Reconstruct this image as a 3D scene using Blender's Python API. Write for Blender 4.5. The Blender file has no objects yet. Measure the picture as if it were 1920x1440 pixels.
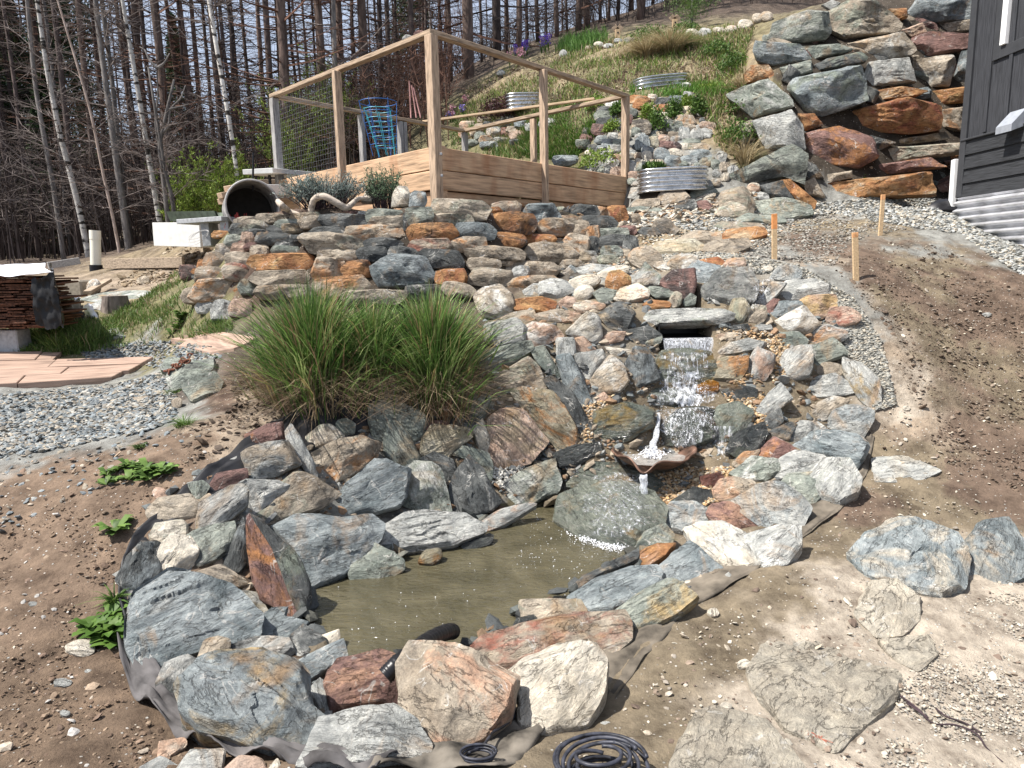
import bpy, math, random
import numpy as np
from mathutils import Vector, Matrix
random.seed(7); RNG = np.random.default_rng(7)
C = bpy.context.scene.collection
SC = bpy.context.scene
# ------------------------------------------------------------------ camera
CAM = np.array([0.0, 0.0, 1.6]); F = 1300.0
PITCH = math.radians(9.5); ROLL = math.radians(1.2)
_f = np.array([0, math.cos(PITCH), -math.sin(PITCH)])
_r0 = np.array([1.0, 0, 0]); _u0 = np.cross(_r0, _f)
_r = _r0*math.cos(ROLL) - _u0*math.sin(ROLL); _u = np.cross(_r, _f)
cam = bpy.data.cameras.new('camera'); camo = bpy.data.objects.new('camera', cam); C.objects.link(camo)
cam.sensor_width = 36; cam.lens = F/1920*36; cam.clip_end = 2000; cam.clip_start = 0.05
M = Matrix(((_r[0], _u[0], -_f[0], CAM[0]), (_r[1], _u[1], -_f[1], CAM[1]), (_r[2], _u[2], -_f[2], CAM[2]), (0, 0, 0, 1)))
camo.matrix_world = M; SC.camera = camo
# ------------------------------------------------------------------ light
SUN = np.array([-0.50, -0.15, 0.86]); SUN /= np.linalg.norm(SUN)
w = bpy.data.worlds.new('World'); SC.world = w; w.use_nodes = True
nt = w.node_tree; bg = nt.nodes['Background']
sky = nt.nodes.new('ShaderNodeTexSky'); sky.sky_type = 'NISHITA'; sky.sun_disc = False
sky.sun_elevation = math.asin(SUN[2]); sky.sun_rotation = math.atan2(SUN[0], SUN[1])
sky.air_density = 1.0; sky.dust_density = 2.5; sky.ozone_density = 1.0
veil = nt.nodes.new('ShaderNodeMix'); veil.data_type = 'RGBA'; veil.inputs[0].default_value = 0.55; veil.inputs[7].default_value = (5.0, 5.5, 6.6, 1)   # thin high cloud over the whole sky
nt.links.new(sky.outputs[0], veil.inputs[6]); nt.links.new(veil.outputs[2], bg.inputs[0]); bg.inputs[1].default_value = 0.09
sl = bpy.data.lights.new('sun', 'SUN'); sl.energy = 5.0; sl.angle = math.radians(0.5); sl.color = (1, 0.95, 0.88)
so = bpy.data.objects.new('sun', sl); C.objects.link(so)
so.rotation_mode = 'QUATERNION'; so.rotation_quaternion = Vector(SUN.tolist()).to_track_quat('Z', 'Y'); so.location = (-20, -8, 30)
SC.view_settings.view_transform = 'Standard'; SC.view_settings.look = 'None'
SC.view_settings.gamma = 1; SC.view_settings.exposure = 0.86; SC.view_settings.use_curve_mapping = False
SC.render.engine = 'CYCLES'
SC.cycles.max_bounces = 6; SC.cycles.transparent_max_bounces = 12; SC.cycles.transmission_bounces = 4
# ------------------------------------------------------------------ pixel rays
def rays(px, py):
    px = np.asarray(px, float); py = np.asarray(py, float)
    d = _f[None]*F + (px.reshape(-1, 1)-960)*_r[None] - (py.reshape(-1, 1)-720)*_u[None]
    return d/np.linalg.norm(d, axis=1, keepdims=True)
def U(px, py, Y):
    d = rays([px], [py])[0]; return CAM + d*(Y/d[1])
def at_z(px, py, z):
    d = rays([px], [py])[0]; return CAM + d*((z-CAM[2])/d[2])
def proj(P):
    v = np.asarray(P)-CAM; zf = v@_f
    return 960+F*(v@_r)/zf, 720-F*(v@_u)/zf
# ------------------------------------------------------------------ numpy value noise
def _hash(ix, iy, iz, seed):
    n = (ix*374761393 + iy*668265263 + iz*2147483647 + seed*1274126177) & 0xffffffff
    n = ((n ^ (n >> 13))*1274126177) & 0xffffffff
    n = n ^ (n >> 16)
    return (n & 0xffff)/32767.5-1.0
def noise3(p, seed=0):
    p = np.asarray(p, float); i = np.floor(p).astype(np.int64); f = p-i; f = f*f*(3-2*f)
    x, y, z = i[:, 0], i[:, 1], i[:, 2]; fx, fy, fz = f[:, 0], f[:, 1], f[:, 2]
    def c(a, b, d): return _hash(x+a, y+b, z+d, seed)
    x00 = c(0,0,0)*(1-fx)+c(1,0,0)*fx; x10 = c(0,1,0)*(1-fx)+c(1,1,0)*fx
    x01 = c(0,0,1)*(1-fx)+c(1,0,1)*fx; x11 = c(0,1,1)*(1-fx)+c(1,1,1)*fx
    return (x00*(1-fy)+x10*fy)*(1-fz)+(x01*(1-fy)+x11*fy)*fz
def fbm(p, seed=0, octv=4, gain=0.5):
    s = np.zeros(len(p)); a = 1.0; q = np.asarray(p, float).copy()
    for k in range(octv): s += a*noise3(q, seed+k*17); q = q*2.03+11.3; a *= gain
    return s
# ------------------------------------------------------------------ object helpers
def tag(o, label=None, cat=None, group=None, kind=None):
    if label: o['label'] = label
    if cat: o['category'] = cat
    if group: o['group'] = group
    if kind: o['kind'] = kind
    return o
def empty(name, loc, label=None, cat=None, group=None, rz=0):
    o = bpy.data.objects.new(name, None); C.objects.link(o); o.location = [float(v) for v in loc]; o.rotation_euler = (0, 0, rz)
    o.empty_display_size = 0.1
    return tag(o, label, cat, group)
def link(name, me, mat=None, parent=None, loc=None):
    o = bpy.data.objects.new(name, me); C.objects.link(o)
    if mat is not None and not me.materials: me.materials.append(mat)
    if parent is not None:
        o.parent = parent
        # verts are given in world coords: cancel the parent's placement
        o.matrix_parent_inverse = Matrix.Translation(parent.location).inverted() if parent.rotation_euler.z == 0 else (Matrix.Translation(parent.location) @ parent.rotation_euler.to_matrix().to_4x4()).inverted()
    if loc is not None: o.location = [float(v) for v in loc]
    return o
def mesh_np(name, V, faces=None, quads=None, tris=None, smooth=False, col=None):
    """fast mesh from numpy arrays"""
    me = bpy.data.meshes.new(name); V = np.asarray(V, np.float32)
    if faces is not None:
        me.from_pydata(V.tolist(), [], faces)
    else:
        loops = []; tot = []
        if quads is not None and len(quads): q = np.asarray(quads, np.int32); loops.append(q.ravel()); tot.append(np.full(len(q), 4, np.int32))
        if tris is not None and len(tris): t = np.asarray(tris, np.int32); loops.append(t.ravel()); tot.append(np.full(len(t), 3, np.int32))
        L = np.concatenate(loops); T = np.concatenate(tot)
        me.vertices.add(len(V)); me.vertices.foreach_set('co', V.ravel())
        me.loops.add(len(L)); me.loops.foreach_set('vertex_index', L)
        st = np.concatenate([[0], np.cumsum(T)[:-1]]).astype(np.int32)
        me.polygons.add(len(T)); me.polygons.foreach_set('loop_start', st); me.polygons.foreach_set('loop_total', T)
        me.update(calc_edges=True); me.validate()
    if smooth: me.polygons.foreach_set('use_smooth', np.ones(len(me.polygons), bool))
    else: me.polygons.foreach_set('use_smooth', np.zeros(len(me.polygons), bool))
    if col is not None:
        a = me.color_attributes.new('Col', 'FLOAT_COLOR', 'POINT'); c = np.ones((len(V), 4), np.float32); c[:, :3] = col
        a.data.foreach_set('color', c.ravel())
    return me
class MB:
    def __init__(s): s.v = []; s.f = []; s.n = 0
    def add(s, v, f):
        v = np.asarray(v, float); s.v.append(v); s.f += [tuple(i+s.n for i in q) for q in f]; s.n += len(v); return s
    def box(s, c, size, R=None, bev=0):
        """box with optional small bevel; R: 3x3 matrix with columns = local axes"""
        h = np.array(size)/2.0; R = np.eye(3) if R is None else np.asarray(R)
        if bev <= 0:
            v = np.array([[x, y, z] for x in (-1, 1) for y in (-1, 1) for z in (-1, 1)])*h
            f = [(0,1,3,2), (4,6,7,5), (0,4,5,1), (2,3,7,6), (0,2,6,4), (1,5,7,3)]
        else:
            v = []; 
            for x in (-1, 1):
                for y in (-1, 1):
                    for z in (-1, 1):
                        v += [[x*h[0], y*(h[1]-bev), z*(h[2]-bev)], [x*(h[0]-bev), y*h[1], z*(h[2]-bev)], [x*(h[0]-bev), y*(h[1]-bev), z*h[2]]]
            v = np.array(v); I = lambda x, y, z, k: ((x*2+y)*2+z)*3+k
            f = [(I(0,0,0,0), I(0,0,1,0), I(0,1,1,0), I(0,1,0,0)), (I(1,0,0,0), I(1,1,0,0), I(1,1,1,0), I(1,0,1,0)),
                 (I(0,0,0,1), I(1,0,0,1), I(1,0,1,1), I(0,0,1,1)), (I(0,1,0,1), I(0,1,1,1), I(1,1,1,1), I(1,1,0,1)),
                 (I(0,0,0,2), I(0,1,0,2), I(1,1,0,2), I(1,0,0,2)), (I(0,0,1,2), I(1,0,1,2), I(1,1,1,2), I(0,1,1,2))]
            for x in (0, 1):
                for y in (0, 1): a = [I(x,y,0,0), I(x,y,0,1), I(x,y,1,1), I(x,y,1,0)]; f.append(tuple(a if x == y else a[::-1]))
            for x in (0, 1):
                for z in (0, 1): a = [I(x,0,z,0), I(x,1,z,0), I(x,1,z,2), I(x,0,z,2)]; f.append(tuple(a if x != z else a[::-1]))
            for y in (0, 1):
                for z in (0, 1): a = [I(0,y,z,1), I(1,y,z,1), I(1,y,z,2), I(0,y,z,2)]; f.append(tuple(a if y == z else a[::-1]))
            for x in (0, 1):
                for y in (0, 1):
                    for z in (0, 1): a = (I(x,y,z,0), I(x,y,z,1), I(x,y,z,2)); f.append(a if (x+y+z) % 2 == 1 else a[::-1])
        return s.add(v@R.T+np.array(c), f)
    def beam(s, a, b, wd, th, up=(0, 0, 1), bev=0.004):
        a = np.array(a, float); b = np.array(b, float); d = b-a; L = np.linalg.norm(d); d /= L
        up = np.array(up, float); y = np.cross(up, d); y /= np.linalg.norm(y); z = np.cross(d, y)
        return s.box((a+b)/2, (L, wd, th), np.stack([d, y, z], 1), bev)
    def tube(s, pts, r, sides=8, cap=True):
        pts = np.asarray(pts, float); n = len(pts); r = np.broadcast_to(r, (n,))
        t = np.gradient(pts, axis=0); t /= np.linalg.norm(t, axis=1, keepdims=True)+1e-9
        ref = np.array([0, 0, 1.0]) if abs(t[0][2]) < 0.8 else np.array([1.0, 0, 0])
        v = []
        x = np.cross(ref, t[0]); x /= np.linalg.norm(x)
        for i in range(n):
            x = x-t[i]*(x@t[i]); x /= np.linalg.norm(x)+1e-9; y = np.cross(t[i], x)
            a = np.arange(sides)*2*math.pi/sides
            v.append(pts[i]+r[i]*(np.cos(a)[:, None]*x+np.sin(a)[:, None]*y))
        f = []
        for i in range(n-1):
            for k in range(sides):
                k2 = (k+1) % sides; f.append((i*sides+k, i*sides+k2, (i+1)*sides+k2, (i+1)*sides+k))
        if cap: f.append(tuple(range(sides))[::-1]); f.append(tuple((n-1)*sides+k for k in range(sides)))
        return s.add(np.concatenate(v), f)
    def build(s, name, mat, parent=None, smooth=False, sharp=None):
        me = mesh_np(name, np.concatenate(s.v), faces=s.f, smooth=smooth)
        if sharp: me.set_sharp_from_angle(angle=math.radians(sharp))
        return link(name, me, mat, parent)
# ------------------------------------------------------------------ material helpers
def newmat(name, rough=0.85):
    m = bpy.data.materials.new(name); m.use_nodes = True; n = m.node_tree.nodes; b = n['Principled BSDF']
    b.inputs['Roughness'].default_value = rough; b.inputs['Specular IOR Level'].default_value = 0.3
    return m, n, m.node_tree.links, b
def nd(n, t, **k):
    x = n.new(t)
    for a, v in k.items():
        if a.startswith('i_'): x.inputs[a[2:].replace('_', ' ')].default_value = v
        else: setattr(x, a, v)
    return x
def ramp(n, stops):
    r = n.new('ShaderNodeValToRGB'); e = r.color_ramp.elements
    while len(e) < len(stops): e.new(0.5)
    for i, (p, c) in enumerate(stops): e[i].position = p; e[i].color = (*c, 1) if len(c) == 3 else c
    return r
def mix(n, l, a, b, fac, mode='MIX'):
    m = n.new('ShaderNodeMix'); m.data_type = 'RGBA'; m.blend_type = mode
    for s, v in ((m.inputs[0], fac), (m.inputs[6], a), (m.inputs[7], b)):
        if hasattr(v, 'links') or hasattr(v, 'node'): l.new(v, s)
        elif isinstance(v, (int, float)): s.default_value = v
        else: s.default_value = (*v, 1)
    return m.outputs[2]
def plain(name, col, rough=0.8, var=0.15, scale=20, bump=0.2, metal=0, stretch=(1, 1, 1)):
    m, n, l, b = newmat(name, rough); tc = nd(n, 'ShaderNodeTexCoord'); mp = nd(n, 'ShaderNodeMapping'); mp.inputs['Scale'].default_value = stretch
    oi = nd(n, 'ShaderNodeObjectInfo'); l.new(tc.outputs['Object'], mp.inputs['Vector']); l.new(oi.outputs['Random'], mp.inputs['Location'])
    no = nd(n, 'ShaderNodeTexNoise'); no.inputs['Scale'].default_value = scale; no.inputs['Detail'].default_value = 8; l.new(mp.outputs[0], no.inputs['Vector'])
    c = np.array(col); r = ramp(n, [(0.25, tuple(c*(1-var*2))), (0.5, tuple(c)), (0.8, tuple(np.minimum(c*(1+var*1.6), 1)))])
    l.new(no.outputs['Fac'], r.inputs[0]); l.new(r.outputs[0], b.inputs['Base Color'])
    if bump:
        bp = nd(n, 'ShaderNodeBump'); bp.inputs['Strength'].default_value = bump; bp.inputs['Distance'].default_value = 0.01
        l.new(no.outputs['Fac'], bp.inputs['Height']); l.new(bp.outputs[0], b.inputs['Normal'])
    b.inputs['Metallic'].default_value = metal
    return m
def leafmat(name, rough=0.55, trans=0.25):
    m, n, l, b = newmat(name, rough); a = nd(n, 'ShaderNodeAttribute', attribute_name='Col'); l.new(a.outputs['Color'], b.inputs['Base Color'])
    t = nd(n, 'ShaderNodeBsdfTranslucent'); l.new(a.outputs['Color'], t.inputs[0]); ms = nd(n, 'ShaderNodeMixShader'); ms.inputs[0].default_value = trans
    out = [x for x in n if x.type == 'OUTPUT_MATERIAL'][0]
    l.new(b.outputs[0], ms.inputs[1]); l.new(t.outputs[0], ms.inputs[2]); l.new(ms.outputs[0], out.inputs[0])
    return m
def colmat(name, rough=0.9, bump=0.0, scale=60):
    m, n, l, b = newmat(name, rough); a = nd(n, 'ShaderNodeAttribute', attribute_name='Col')
    tc = nd(n, 'ShaderNodeTexCoord'); no = nd(n, 'ShaderNodeTexNoise'); no.inputs['Scale'].default_value = scale; no.inputs['Detail'].default_value = 6; l.new(tc.outputs['Object'], no.inputs['Vector'])
    r = ramp(n, [(0.3, (0.7, 0.7, 0.7)), (0.7, (1.2, 1.2, 1.2))]); l.new(no.outputs['Fac'], r.inputs[0])
    l.new(mix(n, l, a.outputs['Color'], r.outputs[0], 1.0, 'MULTIPLY'), b.inputs['Base Color'])
    if bump:
        bp = nd(n, 'ShaderNodeBump'); bp.inputs['Strength'].default_value = bump; bp.inputs['Distance'].default_value = 0.005; l.new(no.outputs['Fac'], bp.inputs['Height']); l.new(bp.outputs[0], b.inputs['Normal'])
    return m
# ------------------------------------------------------------------ terrain: control points (pixel x, y, forward distance)
CP = [  # foreground
 (-300,1440,2.05),(0,1440,2.0),(300,1440,2.0),(650,1440,1.95),(960,1440,1.95),(1300,1440,2.0),(1600,1440,2.05),(1920,1440,2.1),(2250,1440,2.2),
 (0,1250,2.55),(200,1250,2.6),(0,1050,3.25),(150,1050,3.2),(-300,1100,3.1),
 (330,1300,2.45),(580,1300,2.5),(760,1330,2.45),(960,1320,2.5),(1100,1300,2.55),
 (260,1150,2.95),(230,1000,3.4),(300,920,3.7),(440,1000,3.5),(400,850,4.05),(560,890,4.1),
 # left gravel, path and lawn
 (0,900,3.9),(-300,900,3.9),(200,880,3.95),(0,800,4.7),(200,800,4.7),(0,740,5.4),(220,740,5.4),(-300,740,5.4),(0,665,6.5),(300,680,6.2),(330,640,6.7),(-300,660,6.6),(440,800,4.35),(400,740,5.0),
 (150,625,7.1),(280,590,7.6),(200,550,8.5),(330,520,9.2),(60,560,8.3),(-300,560,8.8),(250,520,9.6),(190,505,10.6),(300,470,10.4),(350,445,10.8),(100,500,11.5),(-200,495,12.5),(-700,520,13),
 # left bank
 (640,1000,3.98),(720,930,4.4),(850,930,4.5),(800,850,4.75),(700,820,4.75),(560,790,4.7),(650,740,4.95),(820,760,5.0),(800,720,5.1),(700,700,5.1),(550,700,5.15),(930,830,4.95),(1000,780,5.08),(950,700,5.2),(1100,760,5.12),(1000,640,5.4),(1150,700,5.25),
 # grass bed to retaining wall foot
 (480,640,5.6),(700,620,5.7),(860,620,5.7),(960,580,5.85),(450,600,6.05),(600,575,6.15),(780,565,6.25),(900,540,6.4),(1060,540,6.2),(1160,540,6.1),(1060,500,6.75),(1150,480,7.0),(1000,505,6.75),(350,560,6.9),
 # retaining wall top
 (410,450,6.9),(520,420,6.75),(620,405,6.65),(780,393,6.6),(900,390,6.75),(1000,388,7.3),(1080,392,7.9),(1150,400,8.7),(1120,450,7.4),
 # water fall line
 (1190,965,4.45),(1250,900,4.75),(1150,860,4.92),(1220,850,4.97),(1350,860,4.85),(1200,760,5.15),(1290,770,5.15),(1280,720,5.3),(1290,640,5.42),(1200,620,5.5),(1290,590,5.6),(1400,600,5.55),(1300,530,6.0),(1420,530,6.0),(1400,470,6.7),(1250,470,7.0),
 # right bank
 (1100,1130,3.25),(1200,1080,3.65),(1250,1000,4.2),(1350,960,4.3),(1450,900,4.45),(1400,830,4.8),(1500,800,4.95),(1480,700,5.25),(1560,740,5.2),(1600,830,4.85),(1560,640,5.5),(1600,590,5.75),(1500,545,5.95),(1620,500,6.3),(1500,480,6.75),
 (1200,1200,2.82),(1350,1130,3.15),(1450,1070,3.35),(1600,950,4.1),(1700,860,4.6),(1800,800,4.9),(1920,760,5.1),(1700,1000,3.85),(1850,1000,3.85),(1500,1200,2.8),(1700,1200,2.8),(1920,1150,3.0),(2250,1100,3.2),
 (1700,700,5.25),(1850,620,5.7),(1920,560,6.0),(1680,600,5.7),(1800,500,6.6),(1700,450,7.2),(1600,440,7.4),(1500,430,7.7),(1650,400,8.3),(1750,390,8.4),(1850,440,7.6),(1920,470,7.0),(2250,620,5.9),(2250,470,7.2),
 # steps, boulder wall
 (1350,440,7.9),(1400,415,8.4),(1250,420,8.1),(1300,390,8.6),(1450,395,8.8),(1560,372,9.1),(1700,358,9.4),(1790,352,9.5),(2100,340,9.8),
 (1450,300,9.35),(1500,180,9.8),(1460,80,10.4),(1600,20,10.8),(1720,10,11.0),(1800,5,11.2),(1650,150,9.95),(1700,250,9.6),(1400,200,10.2),(1380,320,9.3),
 # planter terrace, scree, hillside
 (1260,358,8.95),(1260,330,9.3),(1200,330,9.4),(1340,330,9.3),(1250,280,9.9),(1150,290,9.9),(1320,250,10.1),(1250,235,10.4),(1150,240,10.5),(1250,185,10.8),(1240,165,11.4),(1180,180,11.2),(1350,170,11.3),(1380,100,12.3),(1250,130,12.2),(1100,160,12.0),(1100,240,11.0),
 (1000,205,12.4),(920,225,13.2),(950,270,12.9),(870,240,14.0),(850,190,15.2),(950,150,14.8),(1000,120,15.2),(1100,85,15.6),(1230,65,15.2),(1350,50,14.8),(1430,35,13.8),
 (1430,10,20),(1250,30,21),(1000,85,21),(880,130,21),(750,200,20),(650,290,17),(700,250,20),(560,340,17),(460,400,13),(430,440,11.5),(500,410,11.2),
 # far woods
 (300,470,16),(0,488,17),(-600,490,20),(400,440,20),(600,330,26),(900,110,30),(1300,0,32),(1600,-60,24),(1900,-80,22),
 (0,455,45),(400,400,45),(700,330,45),(1000,150,48),(1400,-20,45),(-1500,480,45),(-1200,500,16),
]
CW = [(-0.8,7.0,2.08),(-0.3,7.35,2.1),(-1.2,7.35,2.08),(0.3,8.1,2.12),(0.9,8.9,2.15),(1.5,9.45,2.2),(-0.8,8.5,2.12),(-2.2,9.0,2.12),(0.4,9.0,2.15),(-0.9,10.5,2.3),(-0.9,12.2,2.5),(0.9,10.4,2.4),(-2.9,9.3,2.2),
      (0,0.3,0.0),(-3,0.3,0.0),(3,0.3,0.0),(0,-4,0.0),(-8,-4,-0.1),(8,-4,0.1),(-9,3,0.2),(8,3,0.6),(-14,8,0.6),(10,6,1.6),(12,12,3.5),(14,20,6),(60,60,14),(60,0,6),(-60,0,0),(-60,60,2.0),(-20,75,7),(20,75,14),(-60,80,5),(60,80,20)]
# pond basin (water level and outline on the ground)
WZ = -0.075
POND_PX = [(575,1160),(560,1100),(590,1075),(650,1060),(740,1050),(800,1020),(900,990),(1000,955),(1040,945),(1110,960),(1190,990),(1230,1015),(1180,1050),(1100,1090),(1060,1120),(1000,1150),(950,1170),(900,1195),(860,1215),(800,1240),(700,1250),(640,1240),(600,1215)]
POND = [tuple(at_z(a, b, WZ)[:2]) for a, b in POND_PX]
_P = [np.array([*p_, WZ+.03]) for p_ in POND]+[U(a, b, c) for a, b, c in CP] + [np.array(x, float) for x in CW]
_P = np.array(_P)
def _kern(A, B): return -np.sqrt(((A[:, None, :]-B[None])**2).sum(2)+0.02)
_A = _P[:, :2]; n_ = len(_A)
_K = np.zeros((n_+1, n_+1)); _K[:n_, :n_] = _kern(_A, _A) + 0.02*np.eye(n_); _K[:n_, n_] = 1; _K[n_, :n_] = 1
_W = np.linalg.solve(_K, np.concatenate([_P[:, 2], [0]]))
def H_exact(x, y):
    q = np.stack([np.ravel(x), np.ravel(y)], 1); out = np.empty(len(q))
    for i in range(0, len(q), 20000): out[i:i+20000] = _kern(q[i:i+20000], _A)@_W[:n_]+_W[n_]
    return out.reshape(np.shape(x))
# cached grids (near: fine, far: coarse)
GX0, GY0, GD = -11.0, 0.5, 0.05; GNX, GNY = 460, 360
_gx, _gy = np.meshgrid(GX0+GD*np.arange(GNX), GY0+GD*np.arange(GNY)); NEARG = H_exact(_gx, _gy)
FX0, FY0, FD = -70.0, -6.0, 0.7; FNX, FNY = 200, 125
_hx, _hy = np.meshgrid(FX0+FD*np.arange(FNX), FY0+FD*np.arange(FNY)); FARG = H_exact(_hx, _hy)
def _bil(G, u, v):
    ny, nx = G.shape; u = np.clip(u, 0, nx-1.001); v = np.clip(v, 0, ny-1.001); i = u.astype(int); j = v.astype(int); a = u-i; b = v-j
    return (G[j, i]*(1-a)+G[j, i+1]*a)*(1-b)+(G[j+1, i]*(1-a)+G[j+1, i+1]*a)*b
def H(x, y):
    x = np.asarray(x, float); y = np.asarray(y, float)
    u = (x-GX0)/GD; v = (y-GY0)/GD; near = (u >= 0) & (u < GNX-1) & (v >= 0) & (v < GNY-1)
    return np.where(near, _bil(NEARG, u, v), _bil(FARG, (x-FX0)/FD, (y-FY0)/FD))
def hits(px, py, Ymax=60):
    """first intersection of the rays through these pixels with the ground"""
    d = rays(px, py); s = np.concatenate([np.arange(1.4, 14, 0.05), np.geomspace(14, Ymax, 120)])
    out = np.full((len(d), 3), np.nan)
    for k in range(0, len(d), 3000):
        dd = d[k:k+3000]; T = s[None]/dd[:, 1:2]
        X = CAM[0]+dd[:, 0:1]*T; Y = CAM[1]+dd[:, 1:2]*T; Z = CAM[2]+dd[:, 2:3]*T
        g = Z-H(X, Y); neg = g < 0; idx = neg.argmax(1); ok = neg.any(1) & (idx > 0)
        r = np.arange(len(dd)); i1 = idx; i0 = np.maximum(idx-1, 0)
        g0, g1 = g[r, i0], g[r, i1]; w_ = np.where(ok, g0/(g0-g1+1e-12), 0); t = T[r, i0]*(1-w_)+T[r, i1]*w_
        p = CAM+dd*t[:, None]; p[~ok] = np.nan; out[k:k+3000] = p
    return out
def hit(px, py): return hits([px], [py])[0]
def normal(x, y, e=0.12):
    dx = (H(x+e, y)-H(x-e, y))/(2*e); dy = (H(x, y+e)-H(x, y-e))/(2*e); n = np.array([-dx, -dy, 1.0]); return n/np.linalg.norm(n)
def in_poly(px, py, poly):
    px = np.asarray(px); py = np.asarray(py); c = np.zeros(px.shape, bool); n = len(poly); j = n-1
    for i in range(n):
        xi, yi = poly[i]; xj, yj = poly[j]
        c ^= ((yi > py) != (yj > py)) & (px < (xj-xi)*(py-yi)/((yj-yi) or 1e-9)+xi); j = i
    return c
def basin(x, y):
    inside = in_poly(x, y, POND)
    P = np.array(POND); d = np.full(np.shape(x), 9.0)
    for i in range(len(P)):
        a = P[i]; b = P[(i+1) % len(P)]; ab = b-a; t = np.clip(((x-a[0])*ab[0]+(y-a[1])*ab[1])/(ab@ab), 0, 1)
        d = np.minimum(d, np.hypot(x-a[0]-ab[0]*t, y-a[1]-ab[1]*t))
    sd = np.where(inside, -d, d)
    return sd
# --- ground sheet
def axis(lo, hi, flo, fhi, st, grow):
    a = list(np.arange(flo, fhi, st)); s = st; x = a[-1]
    while x < hi: s *= grow; x += s; a.append(x)
    s = st; x = a[0]; 
    while x > lo: s *= grow; x -= s; a.insert(0, x)
    return np.array(a)
xs = axis(-68, 68, -4.2, 5.2, 0.026, 1.035); ys = axis(-5, 80, 1.4, 7.5, 0.02, 1.016)
gx, gy = np.meshgrid(xs, ys); gz = H(gx, gy)
sd = basin(gx, gy)
lim = WZ-0.04-np.clip(-sd*0.9, -0.30, 0.35)
gz = np.where(sd < 0.25, np.minimum(gz, lim), gz)
pp = np.stack([gx.ravel(), gy.ravel(), np.zeros(gx.size)], 1)
dist = np.hypot(gx, gy)
sx0, sx1 = U(1238,634,5.45)[0], U(1337,634,5.45)[0]; pit = (gx > sx0) & (gx < sx1) & (gy > 5.2) & (gy < 6.0); gz = np.where(pit, np.minimum(gz, U(1288,668,5.42)[2]), gz)   # hollow behind the spillway
det = fbm(pp*7, 3, 3)*0.012+fbm(pp*28, 9, 2)*0.004*np.clip(1.6-dist.ravel()/6, 0.3, 1)
det += np.clip((dist.ravel()-8)/6, 0, 1)*fbm(pp*1.7, 21, 3)*0.06
gz = gz+det.reshape(gz.shape)
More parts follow.
